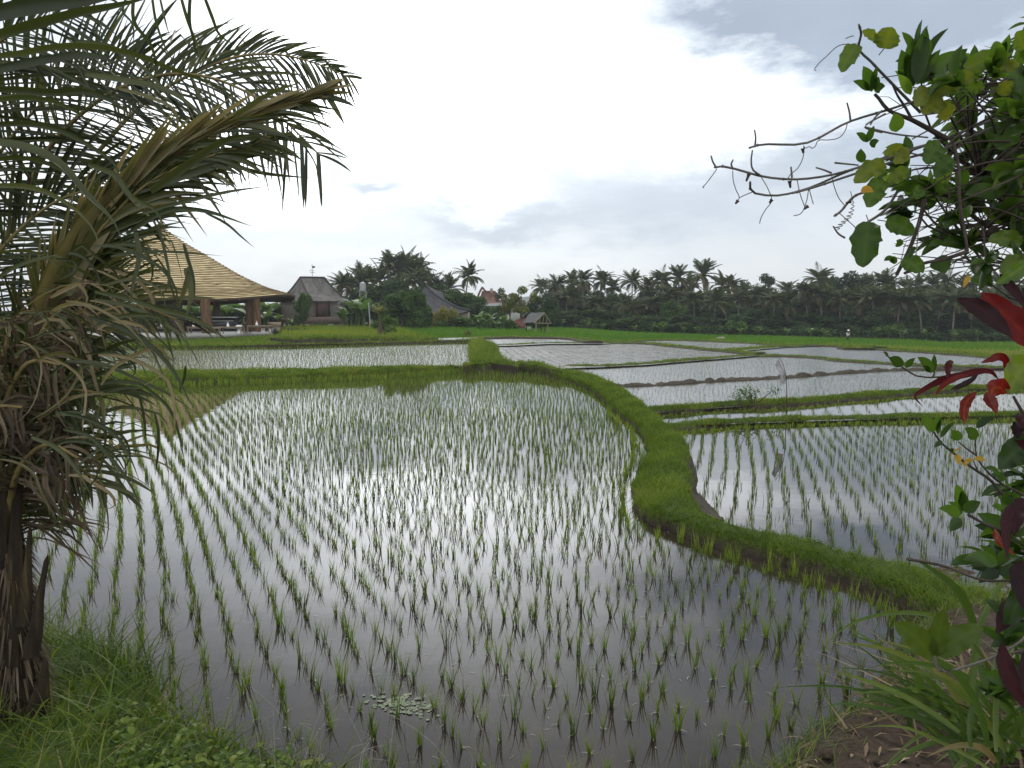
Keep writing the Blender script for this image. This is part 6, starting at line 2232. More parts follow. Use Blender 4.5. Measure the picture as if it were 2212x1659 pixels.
def build_shrub():
    foot = on_bank(2330, 1500)
    foot = np.array([foot[0] + .2, 2.6, float(bank_h(np.array([foot[0] + .2]), np.array([2.6]))[0])])
    root = thing("shrub", tuple(foot), "tall green shrub with glossy whorled leaves leaning in beside the red-leaved plant", "shrub")
    O = foot
    ORIGIN[0] = O
    br = Buf(); lv = Buf()
    hub = T(2235, 640, 2.75)
    br.tube(resample([foot, T(2300, 1100, 2.65), T(2262, 850, 2.7), hub], 14) - O, np.linspace(.030, .022, 14), 8)
    hubs = [hub, T(2235, 470, 2.6), T(2200, 300, 2.45), T(2120, 380, 2.4), T(2090, 520, 2.35), T(2210, 180, 2.5)]
    for a, c, r0, r1 in ((0, 1, .02, .014), (1, 2, .014, .01), (1, 3, .012, .008), (1, 4, .012, .008), (2, 5, .009, .006)):
        br.tube(resample([hubs[a], (hubs[a] + hubs[c]) / 2 + rng.normal(0, .03, 3), hubs[c]], 8) - O, np.linspace(r0, r1, 8), 7)
    # stems drawn from the photograph's main twigs
    for pts, D, r0, r1 in ((R5((1720, 800), (1500, 680), (1330, 600), (1290, 545), (1262, 515)), 2.15, .0075, .004), (R5((1500, 680), (1450, 590), (1410, 530), (1375, 455)), 2.15, .004, .0025), (R5((1760, 820), (1790, 960), (1800, 1200), (1830, 1380), (1850, 1510)), 2.0, .0040, .0036),
                            (R5((1850, 1510), (1700, 1560), (1560, 1590), (1450, 1650)), 2.1, .006, .004), (R5((1580, 1180), (1540, 1340), (1480, 1500), (1400, 1660)), 2.2, .006, .005), (R5((2206, 1250), (2000, 1150), (1850, 1080), (1700, 1030)), 2.4, .008, .004), (R5((2100, 1420), (1900, 1300), (1750, 1180), (1560, 1080)), 2.4, .008, .004)):
        br.tube(resample(PX(pts, D), 14) - O, np.linspace(r0, r1, 14), 6)
    poly = [(1965, 110), (2000, 85), (2030, 130), (2100, 150), (2225, 50), (2300, 50), (2300, 660), (2190, 650), (2120, 600), (2075, 592), (2010, 570), (1960, 545), (1962, 470), (1935, 420), (1905, 350), (1885, 300), (1905, 250), (1935, 190)]
    N = 0
    tries = 0
    while N < 190 and tries < 9000:
        tries += 1
        x, y = (rng.uniform(1880, 2300), rng.uniform(50, 660)) if N < 100 else (rng.uniform(2290, 2800), rng.uniform(-40, 640))
        if N < 100 and not inpoly(np.array([x]), np.array([y]), poly)[0]:
            continue
        if rng.random() > .10 + .90 * np.clip((x - 1900) / 230, 0, 1):
            continue
        if y > 470 and rng.random() < .62:
            continue
        N += 1
        D = rng.uniform(2.0, 2.95)
        e = T(x, y, D)
        hb = hubs[int(np.argmin([np.linalg.norm(h - e) for h in hubs]))]
        m_ = (hb + e) / 2 + rng.normal(0, .04, 3)
        tw = resample([hb, m_, e], 7)
        br.tube(tw - O, np.linspace(.0045, .0022, 7), 5)
        d = tw[-1] - tw[-3]; d /= np.linalg.norm(d)
        d = d * .5 + np.array([0, 0, .35]) + np.array([-.25, 0, 0]); d /= np.linalg.norm(d)
        nlf = rng.integers(6, 10)
        tn = rng.normal(.42, .14)
        for j in range(nlf):
            q = rng.normal(0, 1, 3); q -= d * q.dot(d); q /= np.linalg.norm(q)
            spread = rng.uniform(.35, 1.25)
            v = d * math.cos(spread) + q * math.sin(spread)
            L = rng.uniform(.055, .105)
            b0 = e - d * rng.uniform(0, .05)
            p1 = b0 + v * L
            side_face = np.cross(v, rng.normal(0, 1, 3))
            mid = b0 + v * L * .5 + np.array([0, 0, .10 * L])
            leafstrip(lv, np.array([b0, mid, p1 + np.array([0, 0, -.06 * L])]) - O, L * rng.uniform(.36, .48), float(np.clip(tn + rng.normal(0, .14), 0, 1)), .22, rng.uniform(-.4, .4), 'leaf', facing=side_face, k=7)
    for i in range(58):
        x1, y1 = rng.uniform(1900, 2120), rng.uniform(150, 600)
        x0, y0 = rng.uniform(2180, 2320), y1 + rng.uniform(-150, 60)
        dd = rng.uniform(2.1, 2.8)
        pts = [(x0, y0), ((x0 + x1) / 2, (y0 + y1) / 2 + rng.uniform(-45, 15)), (x1, y1)]
        br.tube(resample(PX(pts, dd), 9) - O, np.linspace(.0035, .0014, 9), 5)
        for t_ in rng.random(3):
            e = resample(PX(pts, dd), 9)[int(t_ * 8)]
            v = rng.normal(0, 1, 3) * [1, .5, 1]; v /= np.linalg.norm(v)
            br.tube(np.array([e, e + v * .06, e + v * .1 + [0, 0, -.02]]) - O, [.0014, .0011, .0007], 4)
    # leaf groups that stand clear of the mass: base, tip, width px, tint
    LV = [((1245, 500), (1190, 338), 78, .45), ((1240, 495), (1278, 335), 40, .35), ((1230, 495), (1125, 432), 46, .3), ((1262, 500), (1330, 465), 60, .4), ((1268, 490), (1290, 405), 50, .35),
          ((1490, 470), (1430, 235), 105, .42), ((1510, 460), (1480, 180), 100, .48), ((1530, 450), (1592, 88), 95, .42), ((1540, 440), (1680, 232), 70, .5), ((1560, 450), (1785, 240), 90, .48), ((1500, 470), (1520, 200), 80, .38), ((1530, 455), (1640, 300), 80, .36),
          ((1500, 470), (1390, 370), 50, .7), ((1490, 520), (1410, 390), 60, .75), ((1400, 755), (1385, 635), 90, .7), ((1215, 820), (1145, 760), 40, .35), ((1215, 820), (1260, 715), 45, .3), ((1240, 850), (1290, 810), 50, .3),
          ((1180, 950), (1175, 860), 60, .3), ((1420, 1480), (1400, 1440), 50, .3), ((1380, 1570), (1320, 1570), 40, .4), ((1390, 1590), (1370, 1540), 40, .4), ((1640, 1560), (1710, 1650), 120, .45), ((1490, 1560), (1570, 1650), 70, .5), ((1520, 1480), (1480, 1560), 30, .3), ((1680, 1460), (1600, 1480), 50, .25)]
    for a, c, wpx, tn in LV:
        (p0, p1) = R5(a, c)
        D = 2.1 + rng.uniform(-.05, .05)
        leaf_between(lv, T(*p0, D) - O, T(*p1, D - .03) - O + 0, wpx * .3417 * D / F_PX, tn, 'leaf', .2, rng.uniform(-.35, .35))
    # lower twigs over the water with sparse leaves
    for pts, D, r0 in ((R8((1570, 175), (1250, 190), (980, 235), (780, 262), (600, 235), (500, 165), (340, 45)), 1.95, .0034), (R8((780, 262), (800, 210), (770, 190)), 1.95, .0025), (R8((1450, 1370), (1340, 1240), (1150, 1110), (960, 960), (850, 860), (790, 770)), 1.9, .0042), (R8((1200, 1000), (1100, 930), (1030, 870)), 1.9, .0026), (R8((1215, 1150), (1170, 1050)), 1.9, .0022),
                        (R8((1470, 1290), (1320, 1170), (1200, 1000), (1190, 850)), 1.92, .003), (R8((1650, 1380), (1560, 1330), (1470, 1290)), 1.92, .004), (R8((1450, 1370), (1560, 1480), (1700, 1560)), 1.9, .0045), (R8((1120, 1560), (1260, 1640), (1500, 1730)), 1.85, .004), (R8((540, 1980), (900, 2050), (1250, 2180), (1650, 2180)), 1.8, .004), (R8((960, 235), (880, 150)), 1.95, .002)):
        br.tube(resample(PX(pts, D), 12) - O, np.linspace(r0, r0 * .55, 12), 5)
    LW = [((490, 160), (365, 75), 95, .15), ((530, 170), (620, 75), 55, .3), ((775, 215), (640, 70), 90, .45), ((790, 215), (800, 40), 50, .2), ((760, 215), (690, 150), 40, .25), ((360, 65), (310, 20), 26, .1), ((790, 780), (670, 620), 90, .5), ((785, 770), (860, 630), 80, .55), ((830, 800), (870, 640), 40, .25), ((860, 830), (1000, 680), 46, .25), ((1030, 860), (960, 760), 95, .4), ((1190, 850), (1090, 740), 100, .35), ((1200, 740), (1370, 640), 70, .05), ((880, 880), (800, 925), 50, .25), ((960, 975), (990, 940), 40, .1), ((1460, 1240), (1330, 1190), 80, .25), ((1420, 1180), (1260, 1120), 50, .4),
          ((1070, 1520), (1010, 1270), 110, .55), ((1080, 1530), (1060, 1330), 90, .35), ((1040, 1580), (840, 1500), 100, .5), ((1090, 1540), (1240, 1440), 110, .22), ((1050, 1600), (950, 1720), 110, .3), ((1060, 1560), (930, 1440), 60, .5), ((1480, 1470), (1520, 1340), 90, .4), ((1500, 1480), (1400, 1390), 70, .42), ((1440, 1520), (1340, 1480), 60, .5), ((1520, 1540), (1420, 1600), 60, .45), ((1620, 1430), (1500, 1400), 70, .3),
          ((1380, 2010), (1230, 1850), 70, .3), ((1400, 2030), (1560, 1870), 90, .4), ((1390, 2020), (1140, 2050), 120, .22), ((1400, 2040), (1070, 1990), 130, .55), ((1440, 2120), (1150, 2070), 130, .08), ((1420, 2110), (1220, 2210), 110, .12), ((1410, 2130), (1650, 2080), 100, .18), ((1180, 2000), (950, 2040), 100, .3)]
    for a, c, wpx, tn in LW:
        (p0, p1) = R8(a, c)
        D = 1.92 + rng.uniform(-.06, .06)
        leaf_between(lv, T(*p0, D) - O, T(*p1, D - .02) - O, wpx * .2278 * D / F_PX * 1.05, tn, 'leaf', .18, rng.uniform(-.3, .3))
    # extra leafy twigs down the right edge
    for i in range(42):
        x, y = rng.uniform(2120, 2300), rng.uniform(1000, 1560)
        if x < 2165 and rng.random() < .6:
            continue
        D = rng.uniform(2.0, 2.5)
        e = T(x, y, D)
        st = T(2330, y + 60, D + .1)
        br.tube(resample([st, (st + e) / 2 + rng.normal(0, .03, 3), e], 6) - O, np.linspace(.005, .002, 6), 5)
        for j in range(6):
            v = rng.normal(0, 1, 3) + np.array([-.4, -.1, .4]); v /= np.linalg.norm(v)
            L = rng.uniform(.06, .11)
            leafstrip(lv, np.array([e, e + v * L * .5 + [0, 0, .01], e + v * L]) - O, L * .42, float(np.clip(rng.normal(.35, .15), 0, 1)), .2, 0, 'leaf', facing=np.cross(v, rng.normal(0, 1, 3)), k=6)
    lv.build("leaves", M['shrubleaf'], root)
    br.build("branches", M['twig'], root, smooth=True)
    yl = Buf()
    for a, c, wpx in (((1010, 990), (1030, 1090), 60), ((1075, 1060), (1090, 1110), 60), ((1080, 1080), (1180, 1040), 40), ((1180, 1035), (1290, 1055), 50), ((950, 1000), (1080, 920), 16)):
        (p0, p1) = R8(a, c)
        leaf_between(yl, T(*p0, 1.9) - O, T(*p1, 1.88) - O, wpx * .2278 * 1.9 / F_PX, rng.random(), 'leaf', .3, .3)
    for a, c, wpx in (((1370, 960), (1310, 1070), 50), ((340, 150), (460, 160), 70)):
        p0, p1 = [(1782 + q[0] * .2278, 378 + q[1] * .2278) for q in (a, c)]
        leaf_between(yl, T(*p0, 2.0) - O, T(*p1, 1.98) - O, wpx * .2278 * 2.0 / F_PX, rng.random(), 'leaf', .3, .3)
    yl.build("yellowed_leaves", M['yellowleaf'], root)


build_shrub()


def build_vine():
    foot = T(2260, 560, 2.3)
    root = thing("climbing_vine", tuple(foot), "climbing vine with bare reaching stems, curled tendrils and big rounded leaves hung over the shrub", "vine")
    O = foot
    ORIGIN[0] = O
    st = Buf(); td = Buf(); lv = Buf()
    D = 2.15
    ST = [((2420, 210), (2206, 300), (1850, 450), (1550, 535), (1400, 590), (1110, 685), (820, 830), (505, 852), (435, 880)), ((1110, 685), (1102, 625), (1087, 570)), ((505, 852), (510, 790), (503, 740)), ((1310, 620), (1260, 670), (1235, 710)),
          ((2300, 560), (1900, 720), (1600, 830), (1300, 930), (1000, 1015), (770, 1045), (540, 1030), (370, 993), (265, 985), (220, 1000)), ((265, 985), (240, 945), (228, 905)), ((370, 993), (356, 960), (368, 930)), ((740, 1045), (737, 1010), (733, 975)), ((990, 1015), (940, 995), (890, 980)), ((540, 1030), (490, 990), (482, 940), (490, 870)),
          ((2300, 640), (1500, 850), (1150, 980), (850, 1105), (640, 1150), (490, 1135), (455, 1115), (440, 1090)), ((1900, 790), (1400, 930), (1100, 1030), (840, 1118), (700, 1160)), ((1700, 560), (1500, 420), (1300, 275), (1180, 205), (1160, 150), (1110, 120)), ((1550, 1080), (1420, 1220), (1250, 1320), (1140, 1370), (1075, 1425)), ((1075, 1425), (1035, 1400), (1000, 1350)), ((1560, 1000), (1350, 1090), (1170, 1150), (1040, 1260), (960, 1300)),
          ((1330, 640), (1200, 725), (1310, 760)), ((1010, 950), (1090, 958), (1160, 965)), ((2206, 420), (1900, 560), (1700, 690), (1500, 800)), ((2206, 620), (1950, 750), (1700, 860)), ((1200, 725), (1400, 770), (1600, 790))]
    for i, q in enumerate(ST):
        pts = PX(R5(*q), D)
        pts[:, 1] += np.linspace(.12, -.05, len(pts)) if len(q) > 4 else 0
        n = 26 if len(q) > 4 else 8
        big = len(q) > 4
        st.tube(resample(pts, n) - O, np.linspace(.0044 if big else .0029, .0030 if big else .0021, n), 6)
        if big:
            for c in resample(pts, n)[4::5]:
                st.lathe([(0, -.005), (.0042, -.002), (.0042, .002), (0, .005)], c - O, 6)
    TD = [((1090, 700), (1080, 740), (1040, 790), (980, 805), (900, 815), (885, 850), (862, 858), (850, 845), (830, 858), (815, 850)), ((265, 990), (225, 1045), (185, 1095), (175, 1105), (185, 1108)), ((365, 1000), (368, 1060), (385, 1120), (405, 1175), (390, 1200)), ((545, 1040), (590, 1120), (612, 1190), (570, 1250), (540, 1310), (535, 1335)), ((770, 1050), (795, 1160), (825, 1240)), ((845, 1120), (830, 1200), (790, 1275), (750, 1285)),
          ((990, 1030), (1010, 1110), (1040, 1180), (1075, 1222)), ((815, 840), (808, 920), (775, 985), (725, 1030), (710, 1060)), ((1100, 197), (1040, 208), (960, 275), (895, 340), (882, 362), (892, 368)), ((850, 1120), (860, 1160), (875, 1212)), ((1035, 1265), (1120, 1340), (1195, 1410)), ((490, 1135), (440, 1155), (405, 1172)), ((1545, 1290), (1535, 1420), (1520, 1560)), ((1520, 1490), (1570, 1460), (1560, 1420)), ((1080, 165), (1110, 152), (1130, 148))]
    for q in TD:
        td = Buf(); td.tube(resample(PX(R5(*q), D), 24) - O, .0013, 5)
        td.build("tendril", M['vine'], root, smooth=True)
    # the coiled tendril
    ax = resample(PX(R5((1110, 1130), (1125, 1210), (1100, 1290), (1060, 1330), (1020, 1370)), D), 120)
    u = np.linspace(0, 1, 120)
    ax = ax + np.stack([.0075 * np.cos(u * 70), .0075 * np.sin(u * 70), 0 * u], 1) * np.clip(u * 2 - .2, 0, 1)[:, None]
    td = Buf(); td.tube(ax - O, .0011, 4)
    td.build("tendril", M['vine'], root, smooth=True)
    # withered flowers hanging from the tendrils
    for q in (((468, 1022), (450, 1068)), ((725, 1065), (730, 1110)), ((808, 860), (812, 890)), ((840, 1225), (815, 1245)), ((1110, 1195), (1080, 1205)), ((398, 1190), (382, 1210)), ((612, 1185), (597, 1205))):
        c = PX(R5(*q), D)
        td = Buf(); td.tube(resample(c, 5) - O, [.006, .0045, .0035, .0035, .002], 6)
        td.build("withered_flower", M['twig'], root, smooth=True)
    VL = [((1155, 205), (1050, 378), 105, .55, 'round'), ((1272, 168), (1182, 122), 58, .7, 'round'), ((1322, 228), (1372, 92), 150, .75, 'round'), ((1830, 360), (2112, 275), 120, .6, 'round'), ((1225, 1325), (1190, 1612), 175, .12, 'round'), ((1335, 1320), (1510, 1400), 115, .2, 'round'), ((1330, 960), (1135, 1080), 120, .75, 'round'), ((1480, 1000), (1340, 1090), 90, .6, 'round'), ((1320, 1060), (1210, 1230), 130, .35, 'round'), ((1480, 880), (1390, 960), 90, .9, 'round'), ((2100, 690), (2080, 870), 190, .3, 'round'), ((1680, 830), (1590, 960), 130, .25, 'round'),
          ((1760, 930), (1640, 1040), 110, .2, 'round'), ((2190, 1460), (1980, 1440), 110, .55, 'round'), ((2206, 1560), (2060, 1650), 110, .6, 'round'), ((1640, 500), (1900, 400), 130, .75, 'round'), ((2206, 240), (2160, 120), 100, .6, 'round'), ((2206, 320), (2150, 250), 80, .4, 'round'), ((1990, 380), (2180, 330), 90, .75, 'round'), ((1700, 560), (1560, 640), 120, .85, 'round'), ((1600, 480), (1530, 600), 110, .8, 'round'), ((1830, 500), (1960, 470), 90, .5, 'round'), ((2050, 520), (2140, 440), 90, .8, 'round'),
          ((1740, 660), (1640, 590), 110, .9, 'round'), ((1440, 870), (1320, 900), 70, .8, 'round'), ((1560, 1120), (1520, 1180), 70, .3, 'round'), ((1440, 1560), (1560, 1640), 110, .4, 'round')]
    for a, c, wpx, tn, pf in VL:
        (p0, p1) = R5(a, c)
        dd = D - .06 + rng.uniform(-.05, .05)
        q0, q1 = T(*p0, dd) - O, T(*p1, dd - .03) - O
        bigleaf(lv, [q0, (q0 + q1) / 2 + [0, 0, .08 * np.linalg.norm(q1 - q0)], q1], wpx * .3417 * dd / F_PX, tn, .1, rng.uniform(-.25, .25), pf, .35, .10, 22, facing=VIEW - O - q0)
        st.tube(np.array([q0, q0 + (q0 - q1) * .18 + [0, .02, 0]]), .0014, 5)
    lb = Buf()
    # the three-lobed leaf low down by the strap leaves, on its own stalk
    for a, c, wpx in (((790, 1250), (425, 925), 235), ((800, 1240), (895, 800), 175), ((830, 1225), (1265, 975), 240)):
        p0, p1 = [(1836 + q[0] * .2278, 1134 + q[1] * .2278) for q in (a, c)]
        q0, q1 = T(*p0, 1.75) - O, T(*p1, 1.72) - O
        bigleaf(lb, [q0, (q0 + q1) / 2 + [0, 0, .01], q1], wpx * .2278 * 1.75 / F_PX, .45, .08, 0, 'round', .2, .10, 22, facing=VIEW - O - q0)
    st.tube(resample(PX([(2017, 1418), (2030, 1450), (2085, 1440), (2212, 1380), (2290, 1250), (2300, 900), (2260, 560)], 1.9), 30) - O, .003, 6)
    st.tube(resample(PX([(2017, 1416), (2022, 1440), (2030, 1450)], 1.75), 6) - O, .002, 5)
    st.tube(resample(PX([(2015, 1416), (2026, 1440), (2040, 1450)], 1.76), 8) - O, .002, 5)
    lb.build("lobed_leaf", leafmat("dull lobed leaf", [(0, (.025, .045, .008)), (.5, (.055, .085, .012)), (1, (.09, .12, .02))], .35, .5, .25), root)
    lv.build("leaves", M['vineleaf'], root)
    st.build("stems", M['vine'], root, smooth=True)


build_vine()


def build_red():
    foot = T(2320, 1500, 1.95)
    foot[2] = float(bank_h(foot[:1], foot[1:2])[0])
    root = thing("red_leaved_plant", tuple(foot), "ornamental plant with large scarlet and maroon leaves at the bottom of the shrub", "plant")
    O = foot
    ORIGIN[0] = O
    st = Buf(); lv = Buf(); gl = Buf()
    top = T(2215, 620, 1.8)
    st.tube(resample([foot, T(2290, 1200, 1.9), T(2262, 950, 1.85), T(2240, 780, 1.82), top], 20) - O, np.linspace(.018, .008, 20), 8)
    for q in (((2262, 950), (2215, 900), (2189, 856)), ((2240, 800), (2200, 800), (2172, 822)), ((2240, 780), (2205, 795), (2187, 797)), ((2240, 700), (2215, 690), (2200, 700)), ((2290, 1100), (2230, 1080), (2205, 1095)), ((2290, 1000), (2240, 985), (2225, 975)), ((2280, 1350), (2240, 1310), (2208, 1303)), ((2300, 1400), (2230, 1400), (2185, 1412)), ((2300, 1300), (2240, 1200), (2206, 1190))):
        st.tube(resample(PX(q, 1.82), 8) - O, np.linspace(.006, .003, 8), 6)
    # (points, width px, tint)
    LV = [([(2138, 632), (2160, 668), (2186, 712), (2224, 772)], 58, .74), ([(2084, 645), (2112, 664), (2134, 695), (2150, 728)], 44, .14), ([(2240, 640), (2222, 690), (2226, 760)], 40, .6), ([(2178, 590), (2182, 630), (2178, 665)], 24, .22),
          ([(2174, 822), (2150, 805), (2075, 811), (2018, 824), (1982, 838), (1955, 853), (1966, 873)], 17, .5), ([(2110, 812), (2064, 817), (2018, 833), (1989, 850)], 13, .78), ([(2130, 812), (2090, 826), (2050, 834), (2020, 836)], 14, .08), ([(2187, 797), (2178, 781), (2150, 769), (2118, 774), (2084, 780)], 18, .66), ([(2076, 784), (2050, 786), (2032, 799), (2014, 812)], 15, .4),
          ([(2190, 854), (2160, 838), (2128, 836), (2105, 850)], 42, .86), ([(2125, 850), (2087, 870), (2066, 893), (2053, 907)], 22, .84), ([(2150, 850), (2132, 866), (2119, 886)], 26, .78), ([(2225, 898), (2195, 902), (2172, 916)], 24, .32), ([(2225, 920), (2190, 924), (2160, 940)], 32, .06), ([(2228, 938), (2196, 946), (2178, 966)], 30, .35),
          ([(2228, 1082), (2190, 1100), (2156, 1140)], 40, .22), ([(2206, 1092), (2165, 1120), (2140, 1190)], 26, .3), ([(2228, 1220), (2196, 1240), (2178, 1300)], 50, .1), ([(2228, 1298), (2170, 1318), (2118, 1348)], 46, .16), ([(2180, 1400), (2170, 1450), (2196, 1520)], 44, .3), ([(2230, 1420), (2215, 1470), (2214, 1540)], 40, .18), ([(2165, 1150), (2150, 1165), (2158, 1182)], 16, .9)]
    for pts, wpx, tn in LV:
        D = 1.78 + rng.uniform(-.04, .04)
        c = PX(pts, D); c[:, 1] += np.linspace(.03, -.06, len(c))
        bigleaf(lv, c - O, wpx * D / F_PX * (.86 if tn < .4 else .95), tn, rng.uniform(.06, .14), np.linspace(rng.uniform(-.25, .1), rng.uniform(.0, .35), 12), 'leaf', .16, .10, 30, facing=VIEW - O - (c - O).mean(0))
    lv.build("leaves", M['redleaf'], root)
    for pts, wpx, tn in (([(2240, 770), (2205, 800), (2176, 852)], 62, .9), ([(2240, 950), (2195, 975), (2156, 1014)], 62, .12), ([(2230, 560), (2190, 590), (2150, 615)], 34, .7), ([(2226, 1240), (2190, 1320), (2170, 1380)], 44, .1)):
        c = PX(pts, 1.75)
        bigleaf(gl, c - O, wpx * 1.75 / F_PX, tn, .15, .2, 'leaf', .3, .1, 24, facing=VIEW - O - (c - O).mean(0))
    gl.build("green_leaves", M['shrubleaf'], root)
    st.build("stem", M['twig'], root, smooth=True)


build_red()


def build_strap():
    foot = on_bank(2120, 1600)
    root = thing("strap_leaf_clump", tuple(foot), "clump of long arching strap leaves with brown tips on the right of the near bank", "plant")
    O = foot
    ORIGIN[0] = O
    lv = Buf(); dl = Buf()
    D = 2.6
    LV = [(R7((1700, 900), (1580, 740), (1400, 540), (1250, 420), (1100, 320), (980, 240), (860, 175)), 24, .3), (R7((1560, 900), (1420, 800), (1250, 750), (1060, 730), (900, 735), (740, 775), (640, 830), (570, 890)), 13, .6), (R7((1650, 1620), (1500, 1480), (1300, 1370), (1100, 1290), (900, 1230), (700, 1185), (600, 1180), (490, 1215)), 17, .35), (R7((1560, 1500), (1420, 1380), (1250, 1270), (1080, 1160), (940, 1105), (850, 1098)), 18, .3),
          (R7((1850, 1660), (1700, 1590), (1500, 1510), (1300, 1495), (1130, 1510), (950, 1570), (820, 1655)), 18, .55), (R7((1420, 1340), (1250, 1200), (1130, 1030), (1020, 885)), 22, .5), (R7((1300, 1280), (1180, 1160), (1060, 1060), (950, 1015)), 14, .7), (R7((1480, 1420), (1380, 1280), (1290, 1150), (1250, 1090)), 26, .45), (R7((1420, 1360), (1370, 1310), (1330, 1270)), 22, .6),
          (R7((1800, 1650), (1760, 1500), (1690, 1300), (1580, 1150)), 20, .45), (R7((1840, 1640), (1840, 1450), (1790, 1250), (1760, 1120)), 22, .4), (R7((1650, 1640), (1560, 1450), (1450, 1300), (1400, 1200)), 20, .3), (R7((1720, 1650), (1640, 1400), (1600, 1200), (1610, 1020)), 20, .5), (R7((1560, 1660), (1440, 1560), (1300, 1430), (1180, 1330)), 16, .75), (R7((1150, 1310), (900, 1290), (590, 1272)), 4, 1.0)]
    for pts, wpx, tn in LV:
        c = resample(PX(pts, D), 16)
        c[:, 1] += np.linspace(rng.uniform(.0, .2), rng.uniform(-.35, .0), 16)
        # keep the root end on the bank
        leafstrip(lv, c - O, wpx * D / F_PX * .78, tn, .3, np.linspace(rng.uniform(-.3, .3), rng.uniform(-.5, .5), 16), 'blade', k=16)
    for i in range(46):
        a0 = rng.uniform(-.9, 2.7)
        x, y = rng.uniform(2060, 2230), rng.uniform(1560, 1680)
        L = rng.uniform(170, 400); a_ = rng.uniform(1.2, 2.6); pts = [(x, y)]
        for j in range(6):
            x += L / 6 * math.cos(a_); y -= L / 6 * math.sin(a_)
            a_ += rng.uniform(.05, .32) * (1 if a_ > 1.57 else -1)
            pts.append((x, y))
        dd = rng.uniform(2.35, 2.9)
        c = resample(PX(pts, dd), 16); c[:, 1] += np.linspace(0, rng.uniform(-.3, .3), 16)
        leafstrip(lv, c - O, rng.uniform(8, 17) * dd / F_PX, float(np.clip(rng.normal(.5, .25), 0, 1)), .3, np.linspace(rng.uniform(-.4, .4), rng.uniform(-.7, .7), 16), 'blade', k=16)
    n = 60
    p = np.c_[rng.normal(.12, .22, n), rng.normal(0, .2, n), np.zeros(n)]
    az = rng.random(n) * 6.28
    lv.ribbons(blades(p, rng.uniform(.3, .75, n), rng.uniform(.01, .026, n), rng.uniform(.1, .8, n), az, .5, 6), 0, np.clip(rng.normal(.45, .25, n), 0, 1))
    lv.build("leaves", M['strap'], root)
    n = 260
    p = np.c_[rng.normal(.14, .30, n), rng.normal(.05, .28, n), rng.uniform(0, .15, n)]
    az = rng.random(n) * 6.28
    dl.ribbons(blades(p, rng.uniform(.10, .34, n), rng.uniform(.006, .024, n), rng.uniform(.4, 1.8, n), az, .7, 5), 0, rng.random(n))
    dl.build("dead_leaves", M['deadstrap'], root)
    cn = Buf()
    for a, c in (((1690, 1500), (1600, 980)), ((1570, 1560), (1380, 1140))):
        pass


build_strap()


ORIGIN[0] = np.zeros(3)
